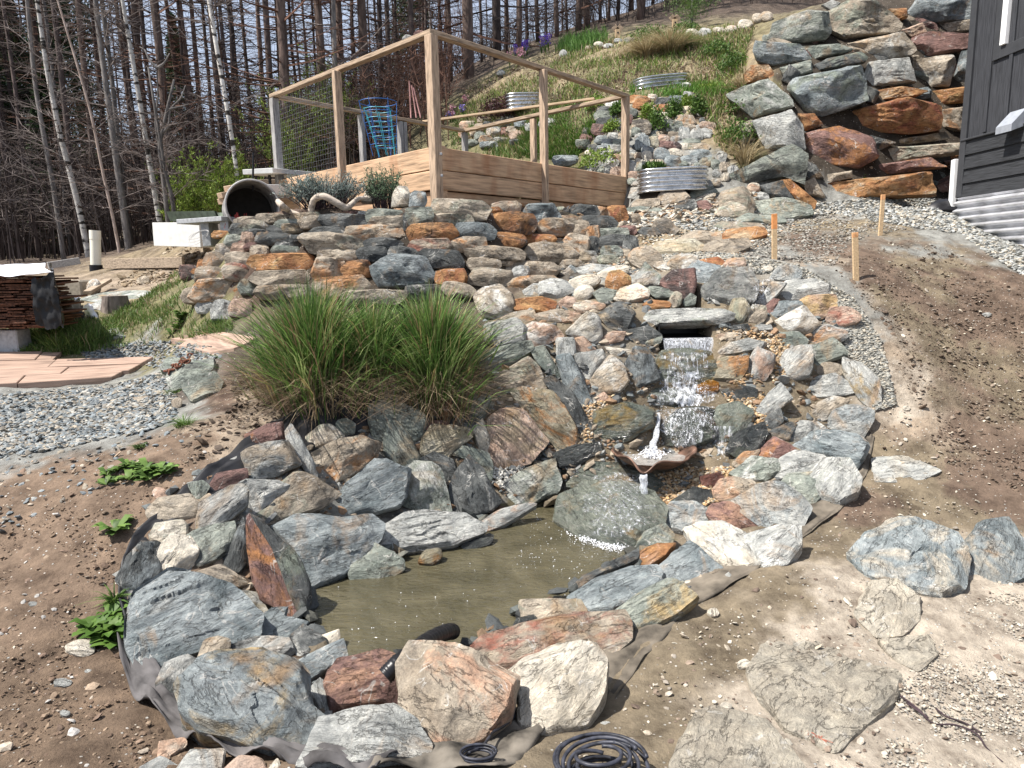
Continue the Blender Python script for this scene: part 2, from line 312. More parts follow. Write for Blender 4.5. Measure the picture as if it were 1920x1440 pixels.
# soil colours sampled on the ground: (px,py, linear rgb)
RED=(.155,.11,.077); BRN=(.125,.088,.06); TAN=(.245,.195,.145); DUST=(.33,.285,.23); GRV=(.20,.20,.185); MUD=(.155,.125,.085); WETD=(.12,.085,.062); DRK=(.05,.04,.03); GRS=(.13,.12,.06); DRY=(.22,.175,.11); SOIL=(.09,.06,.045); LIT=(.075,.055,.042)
CS = [(0,1440,BRN),(200,1400,BRN),(300,1350,BRN),(0,1250,BRN),(150,1250,BRN),(0,1100,RED),(150,1100,RED),(0,980,RED),(150,960,RED),(250,900,RED),(100,900,RED),(350,820,RED),(230,1020,RED),(330,880,RED),(400,800,TAN),
 (100,830,GRV),(0,780,GRV),(200,760,GRV),(280,720,GRV),(200,690,GRV),(0,860,GRV),(280,800,GRV),(0,700,GRV),
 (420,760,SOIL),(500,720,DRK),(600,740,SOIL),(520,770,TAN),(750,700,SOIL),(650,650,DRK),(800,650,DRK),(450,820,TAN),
 (130,650,GRS),(250,610,GRS),(330,590,GRS),(300,560,GRS),(380,600,GRS),(200,560,DRY),(280,520,TAN),(350,510,TAN),(200,520,TAN),(300,470,DRY),(340,450,DRY),(60,600,GRS),
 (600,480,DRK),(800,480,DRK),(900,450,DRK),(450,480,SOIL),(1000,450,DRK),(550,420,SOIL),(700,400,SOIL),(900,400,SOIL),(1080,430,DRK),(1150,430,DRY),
 (600,1000,GRV),(700,900,GRV),(800,830,GRV),(900,850,MUD),(1000,700,MUD),(1000,600,MUD),(1100,560,MUD),(1150,500,GRV),(1050,800,GRV),
 (1200,850,MUD),(1290,700,MUD),(1250,930,MUD),(1350,800,MUD),(1400,680,MUD),(1350,550,MUD),(1500,700,MUD),(1480,620,MUD),(1500,850,MUD),(1400,920,MUD),(1250,500,GRV),
 (1550,500,TAN),(1450,470,GRV),(1640,620,TAN),(1600,600,GRV),(1580,560,GRV),(1560,540,GRV),
 (1200,1330,MUD),(1150,1400,MUD),(1250,1200,MUD),(1350,1180,MUD),(1450,1100,MUD),(1520,1020,MUD),(1100,1440,MUD),(1600,930,WETD),(1700,900,MUD),(1660,860,MUD),(1560,1000,MUD),
 (1550,1100,DUST),(1500,1180,DUST),(1650,1050,DUST),(1400,1350,DUST),(1600,1430,DUST),(1750,1300,DUST),(1900,1400,DUST),(1900,1200,DUST),(1800,1130,DUST),(1900,1060,DUST),(2100,1200,DUST),
 (1850,930,WETD),(1750,940,MUD),(1900,880,WETD),(1800,800,WETD),(1700,760,TAN),(1680,700,DUST),(1900,760,MUD),(1750,640,MUD),(1850,680,WETD),(1800,580,WETD),(1700,540,WETD),(1650,480,WETD),(1880,540,WETD),(1750,500,MUD),
 (1550,460,WETD),(1620,420,MUD),(1560,420,DRY),(1500,400,GRV),(1600,390,GRV),(1750,400,GRV),(1850,460,GRV),(1750,450,GRV),(1900,490,GRV),(1650,380,GRV),(1450,420,GRV),(1350,430,DRY),(1280,410,TAN),(1300,380,GRV),
 (1250,340,TAN),(1250,280,GRV),(1150,300,GRV),(1340,330,GRV),(1380,250,DRY),(1380,150,DRY),(1400,280,GRS),(1350,200,DRY),(1250,220,SOIL),(1180,220,GRS),(1600,200,DRK),(1550,250,DRK),(1650,150,DRK),(1750,200,DRK),(1700,60,DRK),(1500,200,DRK),(1750,300,DRK),(1600,300,DRK),(1600,50,DRK),(1450,250,DRK),(1520,340,DRK),(1640,320,DRK),(1700,100,DRK),(1500,100,DRK),(1700,300,DRK),(1500,300,DRK),
 (1060,290,GRS),(1100,250,GRS),(950,260,DRY),(900,280,GRS),(1000,220,GRS),(1080,160,GRS),(1000,160,DRY),(1100,110,DRY),(1200,110,DRY),(1150,130,GRS),(1050,120,GRS),(1300,100,GRS),(1330,130,DRY),(900,200,GRS),(950,150,DRY),(1250,150,GRS),
 (1300,20,LIT),(1000,85,LIT),(700,250,LIT),(600,330,LIT),(450,400,LIT),(300,470,LIT),(100,490,LIT),(850,160,LIT),(1500,5,LIT)]
_ch = hits([c[0] for c in CS], [c[1] for c in CS]); _cc = np.array([c[2] for c in CS]); _okc = ~np.isnan(_ch[:, 0])
_ch = np.concatenate([_ch[_okc], [(-0.8,9,2),(0,0.5,0),(-8,2,0),(8,2,0),(-40,40,2),(0,40,5),(40,40,8),(-20,20,1),(20,25,8),(0,25,4),(-10,30,2),(10,9,3)]]); _cc = np.concatenate([_cc[_okc], np.array([SOIL,BRN,RED,DUST,LIT,LIT,LIT,LIT,LIT,LIT,LIT,GRS])])
q = np.stack([gx.ravel(), gy.ravel()], 1)
wob = np.stack([fbm(pp*2.2, 31, 5, .7), fbm(pp*2.2, 47, 5, .7)], 1)*0.16*np.clip(dist.ravel()/4, 0.5, 3)[:, None]
gc = np.zeros((len(q), 3))
for i in range(0, len(q), 20000):
    D2 = (((q[i:i+20000]+wob[i:i+20000])[:, None]-_ch[None, :, :2])**2).sum(2)+1e-3
    W_ = D2**-2.5; gc[i:i+20000] = (W_@_cc)/W_.sum(1, keepdims=True)
sdf = sd.ravel(); gc[sdf < 0.12] = (.10, .085, .05)
ny, nx = gx.shape; ii = (np.arange(ny-1)[:, None]*nx+np.arange(nx-1)[None]).ravel()
me = mesh_np('ground', np.stack([gx.ravel(), gy.ravel(), gz.ravel()], 1), quads=np.stack([ii, ii+1, ii+nx+1, ii+nx], 1), smooth=True, col=gc)
m, n, l, b = newmat('soil', 0.95)
at = nd(n, 'ShaderNodeAttribute', attribute_name='Col'); tc = nd(n, 'ShaderNodeTexCoord')
n1 = nd(n, 'ShaderNodeTexNoise'); n1.inputs['Scale'].default_value = 6; n1.inputs['Detail'].default_value = 12; n1.inputs['Roughness'].default_value = 0.72; l.new(tc.outputs['Object'], n1.inputs['Vector'])
r1 = ramp(n, [(0.34, (.45,.42,.4)), (0.5, (1,1,1)), (0.66, (1.5,1.5,1.5))]); l.new(n1.outputs['Fac'], r1.inputs[0])
c1 = mix(n, l, at.outputs['Color'], r1.outputs[0], 1.0, 'MULTIPLY')
v1 = nd(n, 'ShaderNodeTexVoronoi'); v1.inputs['Scale'].default_value = 55; l.new(tc.outputs['Object'], v1.inputs['Vector'])
rv = ramp(n, [(0.0, (1,1,1)), (0.25, (1,1,1)), (0.32, (0,0,0))]); l.new(v1.outputs['Distance'], rv.inputs[0])
sep = nd(n, 'ShaderNodeSeparateColor'); l.new(v1.outputs['Color'], sep.inputs[0])
rs = ramp(n, [(0.86, (0,0,0)), (0.9, (1,1,1))]); l.new(sep.outputs[0], rs.inputs[0])
mk = mix(n, l, rv.outputs[0], rs.outputs[0], 1.0, 'MULTIPLY')
rc = ramp(n, [(0, (.45,.36,.27)), (0.4, (.35,.35,.33)), (0.8, (.6,.56,.5)), (1, (.28,.2,.16))]); l.new(sep.outputs[1], rc.inputs[0])
c2 = mix(n, l, c1, rc.outputs[0], mk)
l.new(c2, b.inputs['Base Color'])
n2 = nd(n, 'ShaderNodeTexNoise'); n2.inputs['Scale'].default_value = 45; n2.inputs['Detail'].default_value = 10; n2.inputs['Roughness'].default_value = 0.7; l.new(tc.outputs['Object'], n2.inputs['Vector'])
ad = nd(n, 'ShaderNodeMath', operation='ADD'); l.new(n2.outputs['Fac'], ad.inputs[0]); l.new(mk, ad.inputs[1])
bp = nd(n, 'ShaderNodeBump'); bp.inputs['Strength'].default_value = 0.9; bp.inputs['Distance'].default_value = 0.018; l.new(ad.outputs[0], bp.inputs['Height']); l.new(bp.outputs[0], b.inputs['Normal'])
tag(link('ground', me, m), 'brown soil, gravel and dusty clay ground sloping up behind the pond', kind='structure')
# ------------------------------------------------------------------ rock materials
PAL = {'B': ((.135,.165,.175), (.34,.37,.375)), 'G': ((.15,.175,.155), (.35,.37,.32)), 'L': ((.27,.28,.27), (.50,.50,.47)),
       'T': ((.25,.205,.155), (.45,.39,.31)), 'O': ((.24,.095,.04), (.45,.25,.11)), 'R': ((.14,.075,.065), (.31,.19,.165)),
       'P': ((.36,.235,.17), (.52,.40,.32)), 'W': ((.44,.39,.31), (.66,.61,.52)), 'D': ((.045,.052,.055), (.15,.155,.15)), 'Y': ((.27,.22,.13), (.43,.40,.32))}
PAL['S'] = ((.34,.30,.24), (.46,.42,.345))
PATCH = {'S': (.46,.41,.33), 'B': (.24,.27,.28), 'G': (.22,.25,.20), 'L': (.5,.5,.47), 'T': (.42,.33,.22), 'O': (.42,.19,.065), 'R': (.28,.09,.06), 'P': (.5,.3,.2), 'W': (.7,.68,.63), 'D': (.05,.05,.05), 'Y': (.42,.30,.14)}
_rm = {}
def rockmat(code):
    if code in _rm: return _rm[code]
    wet = 'w' in code; c = [k for k in code if k in PAL]; a = c[0]; pch = c[1] if len(c) > 1 else {'B':'L','G':'T','L':'T','T':'O','O':'Y','R':'O','P':'L','W':'P','D':'L','Y':'O','S':'L'}[a]
    amt = 0.54 if len(c) > 1 else 0.66
    m, n, l, b = newmat('rock_'+code, 0.82)
    tc = nd(n, 'ShaderNodeTexCoord'); oi = nd(n, 'ShaderNodeObjectInfo')
    vm = nd(n, 'ShaderNodeVectorMath', operation='MULTIPLY'); cx = nd(n, 'ShaderNodeCombineXYZ')
    for k in range(3): l.new(oi.outputs['Random'], cx.inputs[k])
    l.new(cx.outputs[0], vm.inputs[0]); vm.inputs[1].default_value = (37, 53, 71)
    ad = nd(n, 'ShaderNodeVectorMath', operation='ADD'); l.new(tc.outputs['Object'], ad.inputs[0]); l.new(vm.outputs[0], ad.inputs[1])
    co = ad.outputs[0]
    def noi(scale, det=8, rough=0.6, st=(1, 1, 1), dist=0.0, vec=None):
        mp = nd(n, 'ShaderNodeMapping'); mp.inputs['Scale'].default_value = st; l.new(vec or co, mp.inputs['Vector'])
        x = nd(n, 'ShaderNodeTexNoise'); x.inputs['Scale'].default_value = scale; x.inputs['Detail'].default_value = det; x.inputs['Roughness'].default_value = rough; x.inputs['Distortion'].default_value = dist
        l.new(mp.outputs[0], x.inputs['Vector']); return x.outputs['Fac']
    big = noi(5, 6, 0.62, dist=0.4)
    c1, c2 = PAL[a]
    r = ramp(n, [(0.32, c1), (0.66, c2)]); l.new(big, r.inputs[0]); col = r.outputs[0]
    # foliation streaks, along local x, thin across local z
    soft = a in 'OPWST'; fol = noi(7, 10, 0.72, (0.9, 2.2, 5) if soft else (0.8, 4.4, 11), 0.8)
    r2 = ramp(n, [(0.33, (.34,.35,.37)), (0.46, (.9,.9,.9)), (0.55, (1.05,1.05,1.05)), (0.68, (1.75,1.7,1.6))]); l.new(fol, r2.inputs[0])
    col = mix(n, l, col, r2.outputs[0], 0.42 if soft else 0.62, 'MULTIPLY')
    pt = noi(3.2, 10, 0.65, (1, 1.4, 2.2), 0.8); r3 = ramp(n, [(amt-0.05, (0,0,0)), (amt+0.07, (1,1,1))]); l.new(pt, r3.inputs[0])
    pc = np.array(PATCH[pch]); r3c = ramp(n, [(0.3, tuple(pc*0.55)), (0.7, tuple(np.minimum(pc*1.35, .9)))]); l.new(noi(22, 6, 0.7), r3c.inputs[0])
    f3 = nd(n, 'ShaderNodeMath', operation='MULTIPLY'); l.new(r3.outputs[0], f3.inputs[0]); f3.inputs[1].default_value = 0.8
    col = mix(n, l, col, r3c.outputs[0], f3.outputs[0])
    ru = noi(2.6, 9, 0.62, (1.3, 1, 1.2), 1.0, ); rr_ = ramp(n, [(0.55, (0,0,0)), (0.70, (1,1,1))]); l.new(ru, rr_.inputs[0])   # rust bloom that most of these schists carry somewhere
    if a in 'BGLDTWP': col = mix(n, l, col, (.38,.22,.09) if a != 'W' else (.5,.35,.22), mix(n, l, (0,0,0), rr_.outputs[0], 0.6))
    bl = noi(11, 7, 0.7, dist=.6); rb = ramp(n, [(0.36, (.62,.64,.66)), (0.5, (1,1,1)), (0.64, (1.35,1.35,1.33))]); l.new(bl, rb.inputs[0]); col = mix(n, l, col, rb.outputs[0], 0.6, 'MULTIPLY')
    # fine quartz veins and mica
    vn = noi(4.5, 3, 0.5, (1, 1, 1), 1.2); r4 = ramp(n, [(0.488, (0,0,0)), (0.5, (.75,.75,.75)), (0.512, (0,0,0))]); l.new(vn, r4.inputs[0])
    brk = noi(9, 2); r4b = ramp(n, [(0.5, (0,0,0)), (0.6, (1,1,1))]); l.new(brk, r4b.inputs[0])
    col = mix(n, l, col, (.62,.6,.56), mix(n, l, r4.outputs[0], r4b.outputs[0], 1.0, 'MULTIPLY'))
    ck = noi(3.4, 6, 0.6, (1, 2.6, 2.6), 0.5); rk = ramp(n, [(0.487, (1,1,1)), (0.499, (.28,.27,.26)), (0.511, (1,1,1))]); l.new(ck, rk.inputs[0]); col = mix(n, l, col, rk.outputs[0], 0.8, 'MULTIPLY')
    gr = noi(42, 6, 0.75, (1, 1.3, 1.6)); r6 = ramp(n, [(0.34, (.6,.6,.6)), (0.5, (1,1,1)), (0.66, (1.4,1.38,1.35))]); l.new(gr, r6.inputs[0]); col = mix(n, l, col, r6.outputs[0], 0.45, 'MULTIPLY')
    sp = noi(110, 4, 0.85); r5 = ramp(n, [(0.32, (.3,.3,.3)), (0.46, (.95,.95,.95)), (0.58, (1.05,1.05,1.05)), (0.70, (2.1,2.1,2.05))]); l.new(sp, r5.inputs[0])
    col = mix(n, l, col, r5.outputs[0], 0.38, 'MULTIPLY')
    hv = nd(n, 'ShaderNodeHueSaturation'); mr = nd(n, 'ShaderNodeMapRange'); mr.inputs[3].default_value = 0.88; mr.inputs[4].default_value = 1.1; l.new(oi.outputs['Random'], mr.inputs[0]); l.new(mr.outputs[0], hv.inputs['Value'])
    if wet: mr.inputs[3].default_value = 0.48; mr.inputs[4].default_value = 0.66; hv.inputs['Saturation'].default_value = 1.25
    l.new(col, hv.inputs['Color']); l.new(hv.outputs[0], b.inputs['Base Color'])
    mid = noi(30, 8, 0.7, (1, 1.5, 3))
    s1 = nd(n, 'ShaderNodeMath', operation='MULTIPLY'); l.new(fol, s1.inputs[0]); s1.inputs[1].default_value = 2.2
    sk = nd(n, 'ShaderNodeMath', operation='MULTIPLY_ADD'); l.new(rk.outputs[0], sk.inputs[0]); sk.inputs[1].default_value = 0.5; l.new(mid, sk.inputs[2])
    s2 = nd(n, 'ShaderNodeMath', operation='ADD'); l.new(s1.outputs[0], s2.inputs[0]); l.new(sk.outputs[0], s2.inputs[1])
    s3 = nd(n, 'ShaderNodeMath', operation='MULTIPLY_ADD'); l.new(sp, s3.inputs[0]); s3.inputs[1].default_value = 0.3; l.new(s2.outputs[0], s3.inputs[2])
    bp = nd(n, 'ShaderNodeBump'); bp.inputs['Strength'].default_value = 1.0; bp.inputs['Distance'].default_value = 0.015; l.new(s3.outputs[0], bp.inputs['Height']); l.new(bp.outputs[0], b.inputs['Normal'])
    if wet: b.inputs['Roughness'].default_value = 0.14; b.inputs['Specular IOR Level'].default_value = 0.6
    else: b.inputs['Roughness'].default_value = 0.78
    _rm[code] = m; return m
# ------------------------------------------------------------------ rock meshes
def seg_dist(p, a, b):
    ab = b-a; t = np.clip(((p-a)@ab)/(ab@ab+1e-12), 0, 1); return np.linalg.norm(p-a-t[:, None]*ab, axis=1)
def rock_local(poly, T, seg=40, rings=8, rs=None, rough=1.0, rnd=0.0, dome=0.5):
    """poly: (n,2) star-shaped outline in metres, +z faces the viewer; returns verts, quads, tris"""
    rs = rs or random.Random(1); P = np.asarray(poly, float); n = len(P); c = P.mean(0)
    nx_ = np.roll(P, -1, 0); area = abs((P[:, 0]*nx_[:, 1]-nx_[:, 0]*P[:, 1]).sum())/2; S = math.sqrt(area+1e-9)
    L = np.linalg.norm(nx_-P, axis=1); cum = np.concatenate([[0], np.cumsum(L)]); per = cum[-1]
    t = np.linspace(0, per, seg, endpoint=False); k = np.clip(np.searchsorted(cum, t, side='right')-1, 0, n-1)
    # snap nearest sample to each corner
    B = P[k]+(nx_[k]-P[k])*((t-cum[k])/(L[k]+1e-9))[:, None]
    if rnd < 0.5:
        for i in range(n):
            j = int(round(cum[i]/per*seg)) % seg; B[j] = P[i]*0.85+B[j]*0.15
    for _ in range(int(1+rnd*8)):
        Bs = (np.roll(B, 1, 0)+np.roll(B, -1, 0))/2; B = B*(0.75-rnd*0.25)+Bs*(0.25+rnd*0.25)
    sd = rs.randrange(10000)
    q3 = np.concatenate([B, np.zeros((seg, 1))], 1)
    rad = B-c; B = B+rad*(fbm(q3/S*5, sd, 3)*0.035*rough)[:, None]
    kk = np.array([rs.uniform(1.2, 4.5) if rs.random() < 0.68 else rs.uniform(0.35, 0.9) for _ in range(n)])
    h0 = T*0.5*dome
    tilt = np.array([rs.uniform(-.5, .5), rs.uniform(-.5, .5)])*0.6*h0/S
    facets = []
    for _ in range(rs.randint(2, 4)):
        a = rs.uniform(0, 6.28); dirn = np.array([math.cos(a), math.sin(a)]); facets.append((dirn, rs.uniform(.6, 2.2)*h0/S, rs.uniform(-.02, .28)*S))
    ss = np.linspace(0, 1, rings+1)[1:]**0.8
    V = [np.array([[c[0], c[1], 0]])]
    top = []
    for s in ss: top.append(c+(B-c)*s)
    top = np.concatenate([c[None]]+top)
    d = np.full(len(top), 9e9)
    for i in range(n): d = np.minimum(d, kk[i]*seg_dist(top, P[i], nx_[i]))
    z = h0+(top-c)@tilt
    for dirn, sl, off in facets: z = np.minimum(z, h0*1.05-sl*np.maximum((top-c)@dirn-off, 0)*1.6)
    if rnd > 0:
        rr = np.concatenate([[0], np.repeat(ss, seg)]); zr = h0*1.3*np.sqrt(np.clip(1-rr**2, 0, 1)); z = z*(1-rnd)+zr*rnd; d = d*(1+3*rnd)+rnd*h0*0.3
    z = np.minimum(z, d*1.0+0.0)
    z = np.maximum(z, 0)
    q3 = np.concatenate([top, z[:, None]], 1)/S
    e = fbm(q3*np.array([3.0, 5.0, 7.0]), sd+5, 4)
    st = fbm(q3*np.array([1.6, 2.6, 3.0]), sd+9, 2); terr = np.round(st*4)/4*0.6+st*0.4
    amp = np.clip(d/S*6, 0.15, 1)
    z = z+(e*0.024+terr*0.045*(1-rnd))*S*rough*amp*min(1, T/S*2.2)
    if rs.random() < 0.75:   # schist layers break into small steps across the face
        a_ = rs.gauss(0, 0.35); kf = rs.uniform(3.5, 9); tt = (top-c)@np.array([-math.sin(a_), math.cos(a_)])/S*kf+fbm(q3*np.array([1.2, 4, 2]), sd+31, 3)*0.9
        fr = tt-np.floor(tt); msk = np.clip(fbm(q3*2.2, sd+41, 2)*1.6+0.45, 0, 1)
        z = z+(fr-0.5)*0.03*S*amp*msk*(1-rnd)*(1 if rs.random() < .5 else -1)
    z = z+fbm(q3*15, sd+55, 2)*0.0055*S*amp
    V = np.concatenate([top, z[:, None]], 1)
    # sides and underside
    low = []; prof = [(0.25, 1.0), (0.55, 0.985), (0.8, 0.9), (1.0, 0.66)] if rnd < 0.5 else [(0.25, 0.97), (0.5, 0.88), (0.75, 0.7), (0.9, 0.45)]
    for u, s in prof:
        zz = -T*u; jit = 1+0.04*rough*(rs.random()-.5)*2
        Bq = c+(B-c)*(s*jit)
        nn = fbm(np.concatenate([Bq/S*3, np.full((seg, 1), u*6)], 1), sd+3, 3)
        Bq = Bq+(B-c)*(nn*0.03*rough)[:, None]
        low.append(np.concatenate([Bq, np.full((seg, 1), zz)+nn[:, None]*0.03*S], 1))
    V = np.concatenate([V]+low+[np.array([[c[0], c[1], -T]])])
    nr = rings+len(prof); j = np.arange(seg); j2 = (j+1) % seg
    quads = []
    for r_ in range(nr-1):
        a = 1+r_*seg; b = a+seg; quads.append(np.stack([a+j, b+j, b+j2, a+j2], 1))
    tris = np.concatenate([np.stack([np.zeros(seg, int), 1+j, 1+j2], 1), np.stack([np.full(seg, len(V)-1), 1+(nr-1)*seg+j2, 1+(nr-1)*seg+j], 1)])
    return V, np.concatenate(quads), tris
_rk = [0]
def orient(area_sign_poly):
    x = area_sign_poly; nx_ = np.roll(x, -1, 0); return (x[:, 0]*nx_[:, 1]-nx_[:, 0]*x[:, 1]).sum()
def rock(poly_px, code, facing=0.45, thick=0.5, parent=None, name='rock', lift=0.0, rnd=0.0, rough=1.0, dome=0.6, rings=None, seg=None, anchor=None, nt_=None, spin=None, grow=1.06):
    """build one rock whose visible outline, seen from where the photographer stood, follows the traced points; it lies on the ground there"""
    _rk[0] += 1; rs = random.Random(_rk[0]*131+5)
    pp_ = np.array(poly_px, float); cpx = pp_.mean(0); pp_ = cpx+(pp_-cpx)*grow
    ymax = pp_[:, 1].max(); hgt = ymax-pp_[:, 1].min()
    lowp = pp_[pp_[:, 1] > ymax-0.3*hgt].mean(0)
    ax = (lowp[0]*0.4+cpx[0]*0.6, ymax-0.06*hgt)
    A = hit(*ax) if anchor is None else np.array(anchor, float)
    if np.isnan(A[0]): return None
    dr = rays([ax[0]], [ax[1]])[0]
    tn = normal(A[0], A[1], 0.2) if nt_ is None else np.array(nt_, float)
    nn = (1-facing)*tn-facing*dr; nn /= np.linalg.norm(nn)
    A = A+tn*lift
    D = rays(pp_[:, 0], pp_[:, 1]); den = D@nn
    den = np.where(den > -0.16, -0.16, den)
    t = ((A-CAM)@nn)/den; W3 = CAM+D*t[:, None]
    o = W3.mean(0)
    # local x: longest direction
    Q = W3-o; u, s_, vt = np.linalg.svd(Q); x = vt[0]-nn*(vt[0]@nn); x /= np.linalg.norm(x)
    if spin is not None:
        y0 = np.cross(nn, x); x = x*math.cos(spin)+y0*math.sin(spin)
    y = np.cross(nn, x); P2 = np.stack([Q@x, Q@y], 1)
    if orient(P2) < 0: P2 = P2[::-1]
    area = abs(orient(P2))/2; S = math.sqrt(area); T = thick*S
    sz = math.sqrt(abs(orient(pp_))/2)
    seg = seg or int(np.clip(sz*0.55, 22, 104)); rings = rings or int(np.clip(sz*0.15, 4, 26))
    V, qd, tr = rock_local(P2, T, seg, rings, rs, rough, rnd, dome)
    me = mesh_np(name, V, quads=qd, tris=tr, smooth=True); me.set_sharp_from_angle(angle=math.radians(28))
    ob = bpy.data.objects.new(name, me); C.objects.link(ob); me.materials.append(rockmat(code))
    ob.matrix_world = Matrix(((x[0], y[0], nn[0], o[0]), (x[1], y[1], nn[1], o[1]), (x[2], y[2], nn[2], o[2]), (0, 0, 0, 1)))
    if parent is not None:
        ob.parent = parent; ob.matrix_parent_inverse = Matrix.Translation(parent.location).inverted()
    return ob
def boxpoly(x0, y0, x1, y1, rs, ang=0.0, sharp=0.6):
    """an angular outline filling a box, as flat quarried stones show"""
    cx, cy, a, b = (x0+x1)/2, (y0+y1)/2, (x1-x0)/2, (y1-y0)/2
    if sharp >= .5:   # flat-bedded slab with broken ends
        u = rs.uniform; P_ = [(-a, b*u(-.4, .5)), (-a*u(.6, .95), -b*u(.75, 1)), (-a*u(-.1, .4), -b*u(.95, 1.05)), (a*u(.55, .93), -b*u(.7, 1)), (a, b*u(-.4, .5)), (a*u(.6, .95), b*u(.8, 1)), (a*u(-.3, .3), b*u(.92, 1.04)), (-a*u(.6, .93), b*u(.8, 1))]
        return [(cx+X*math.cos(ang)-Y*math.sin(ang), cy+X*math.sin(ang)+Y*math.cos(ang)) for X, Y in P_]
    n = rs.choice((6, 7, 7, 8)); pts = []
    p = 2.0+sharp*4.5; off = rs.uniform(0, 6.28)
    for i in range(n):
        t = off+(i+rs.uniform(-.28, .28))*2*math.pi/n; c, s = math.cos(t), math.sin(t)
        r = (abs(c)**p+abs(s)**p)**(-1/p)*rs.uniform(.93, 1.04)
        X, Y = a*r*c, b*r*s; pts.append((cx+X*math.cos(ang)-Y*math.sin(ang), cy+X*math.sin(ang)+Y*math.cos(ang)))
    return pts
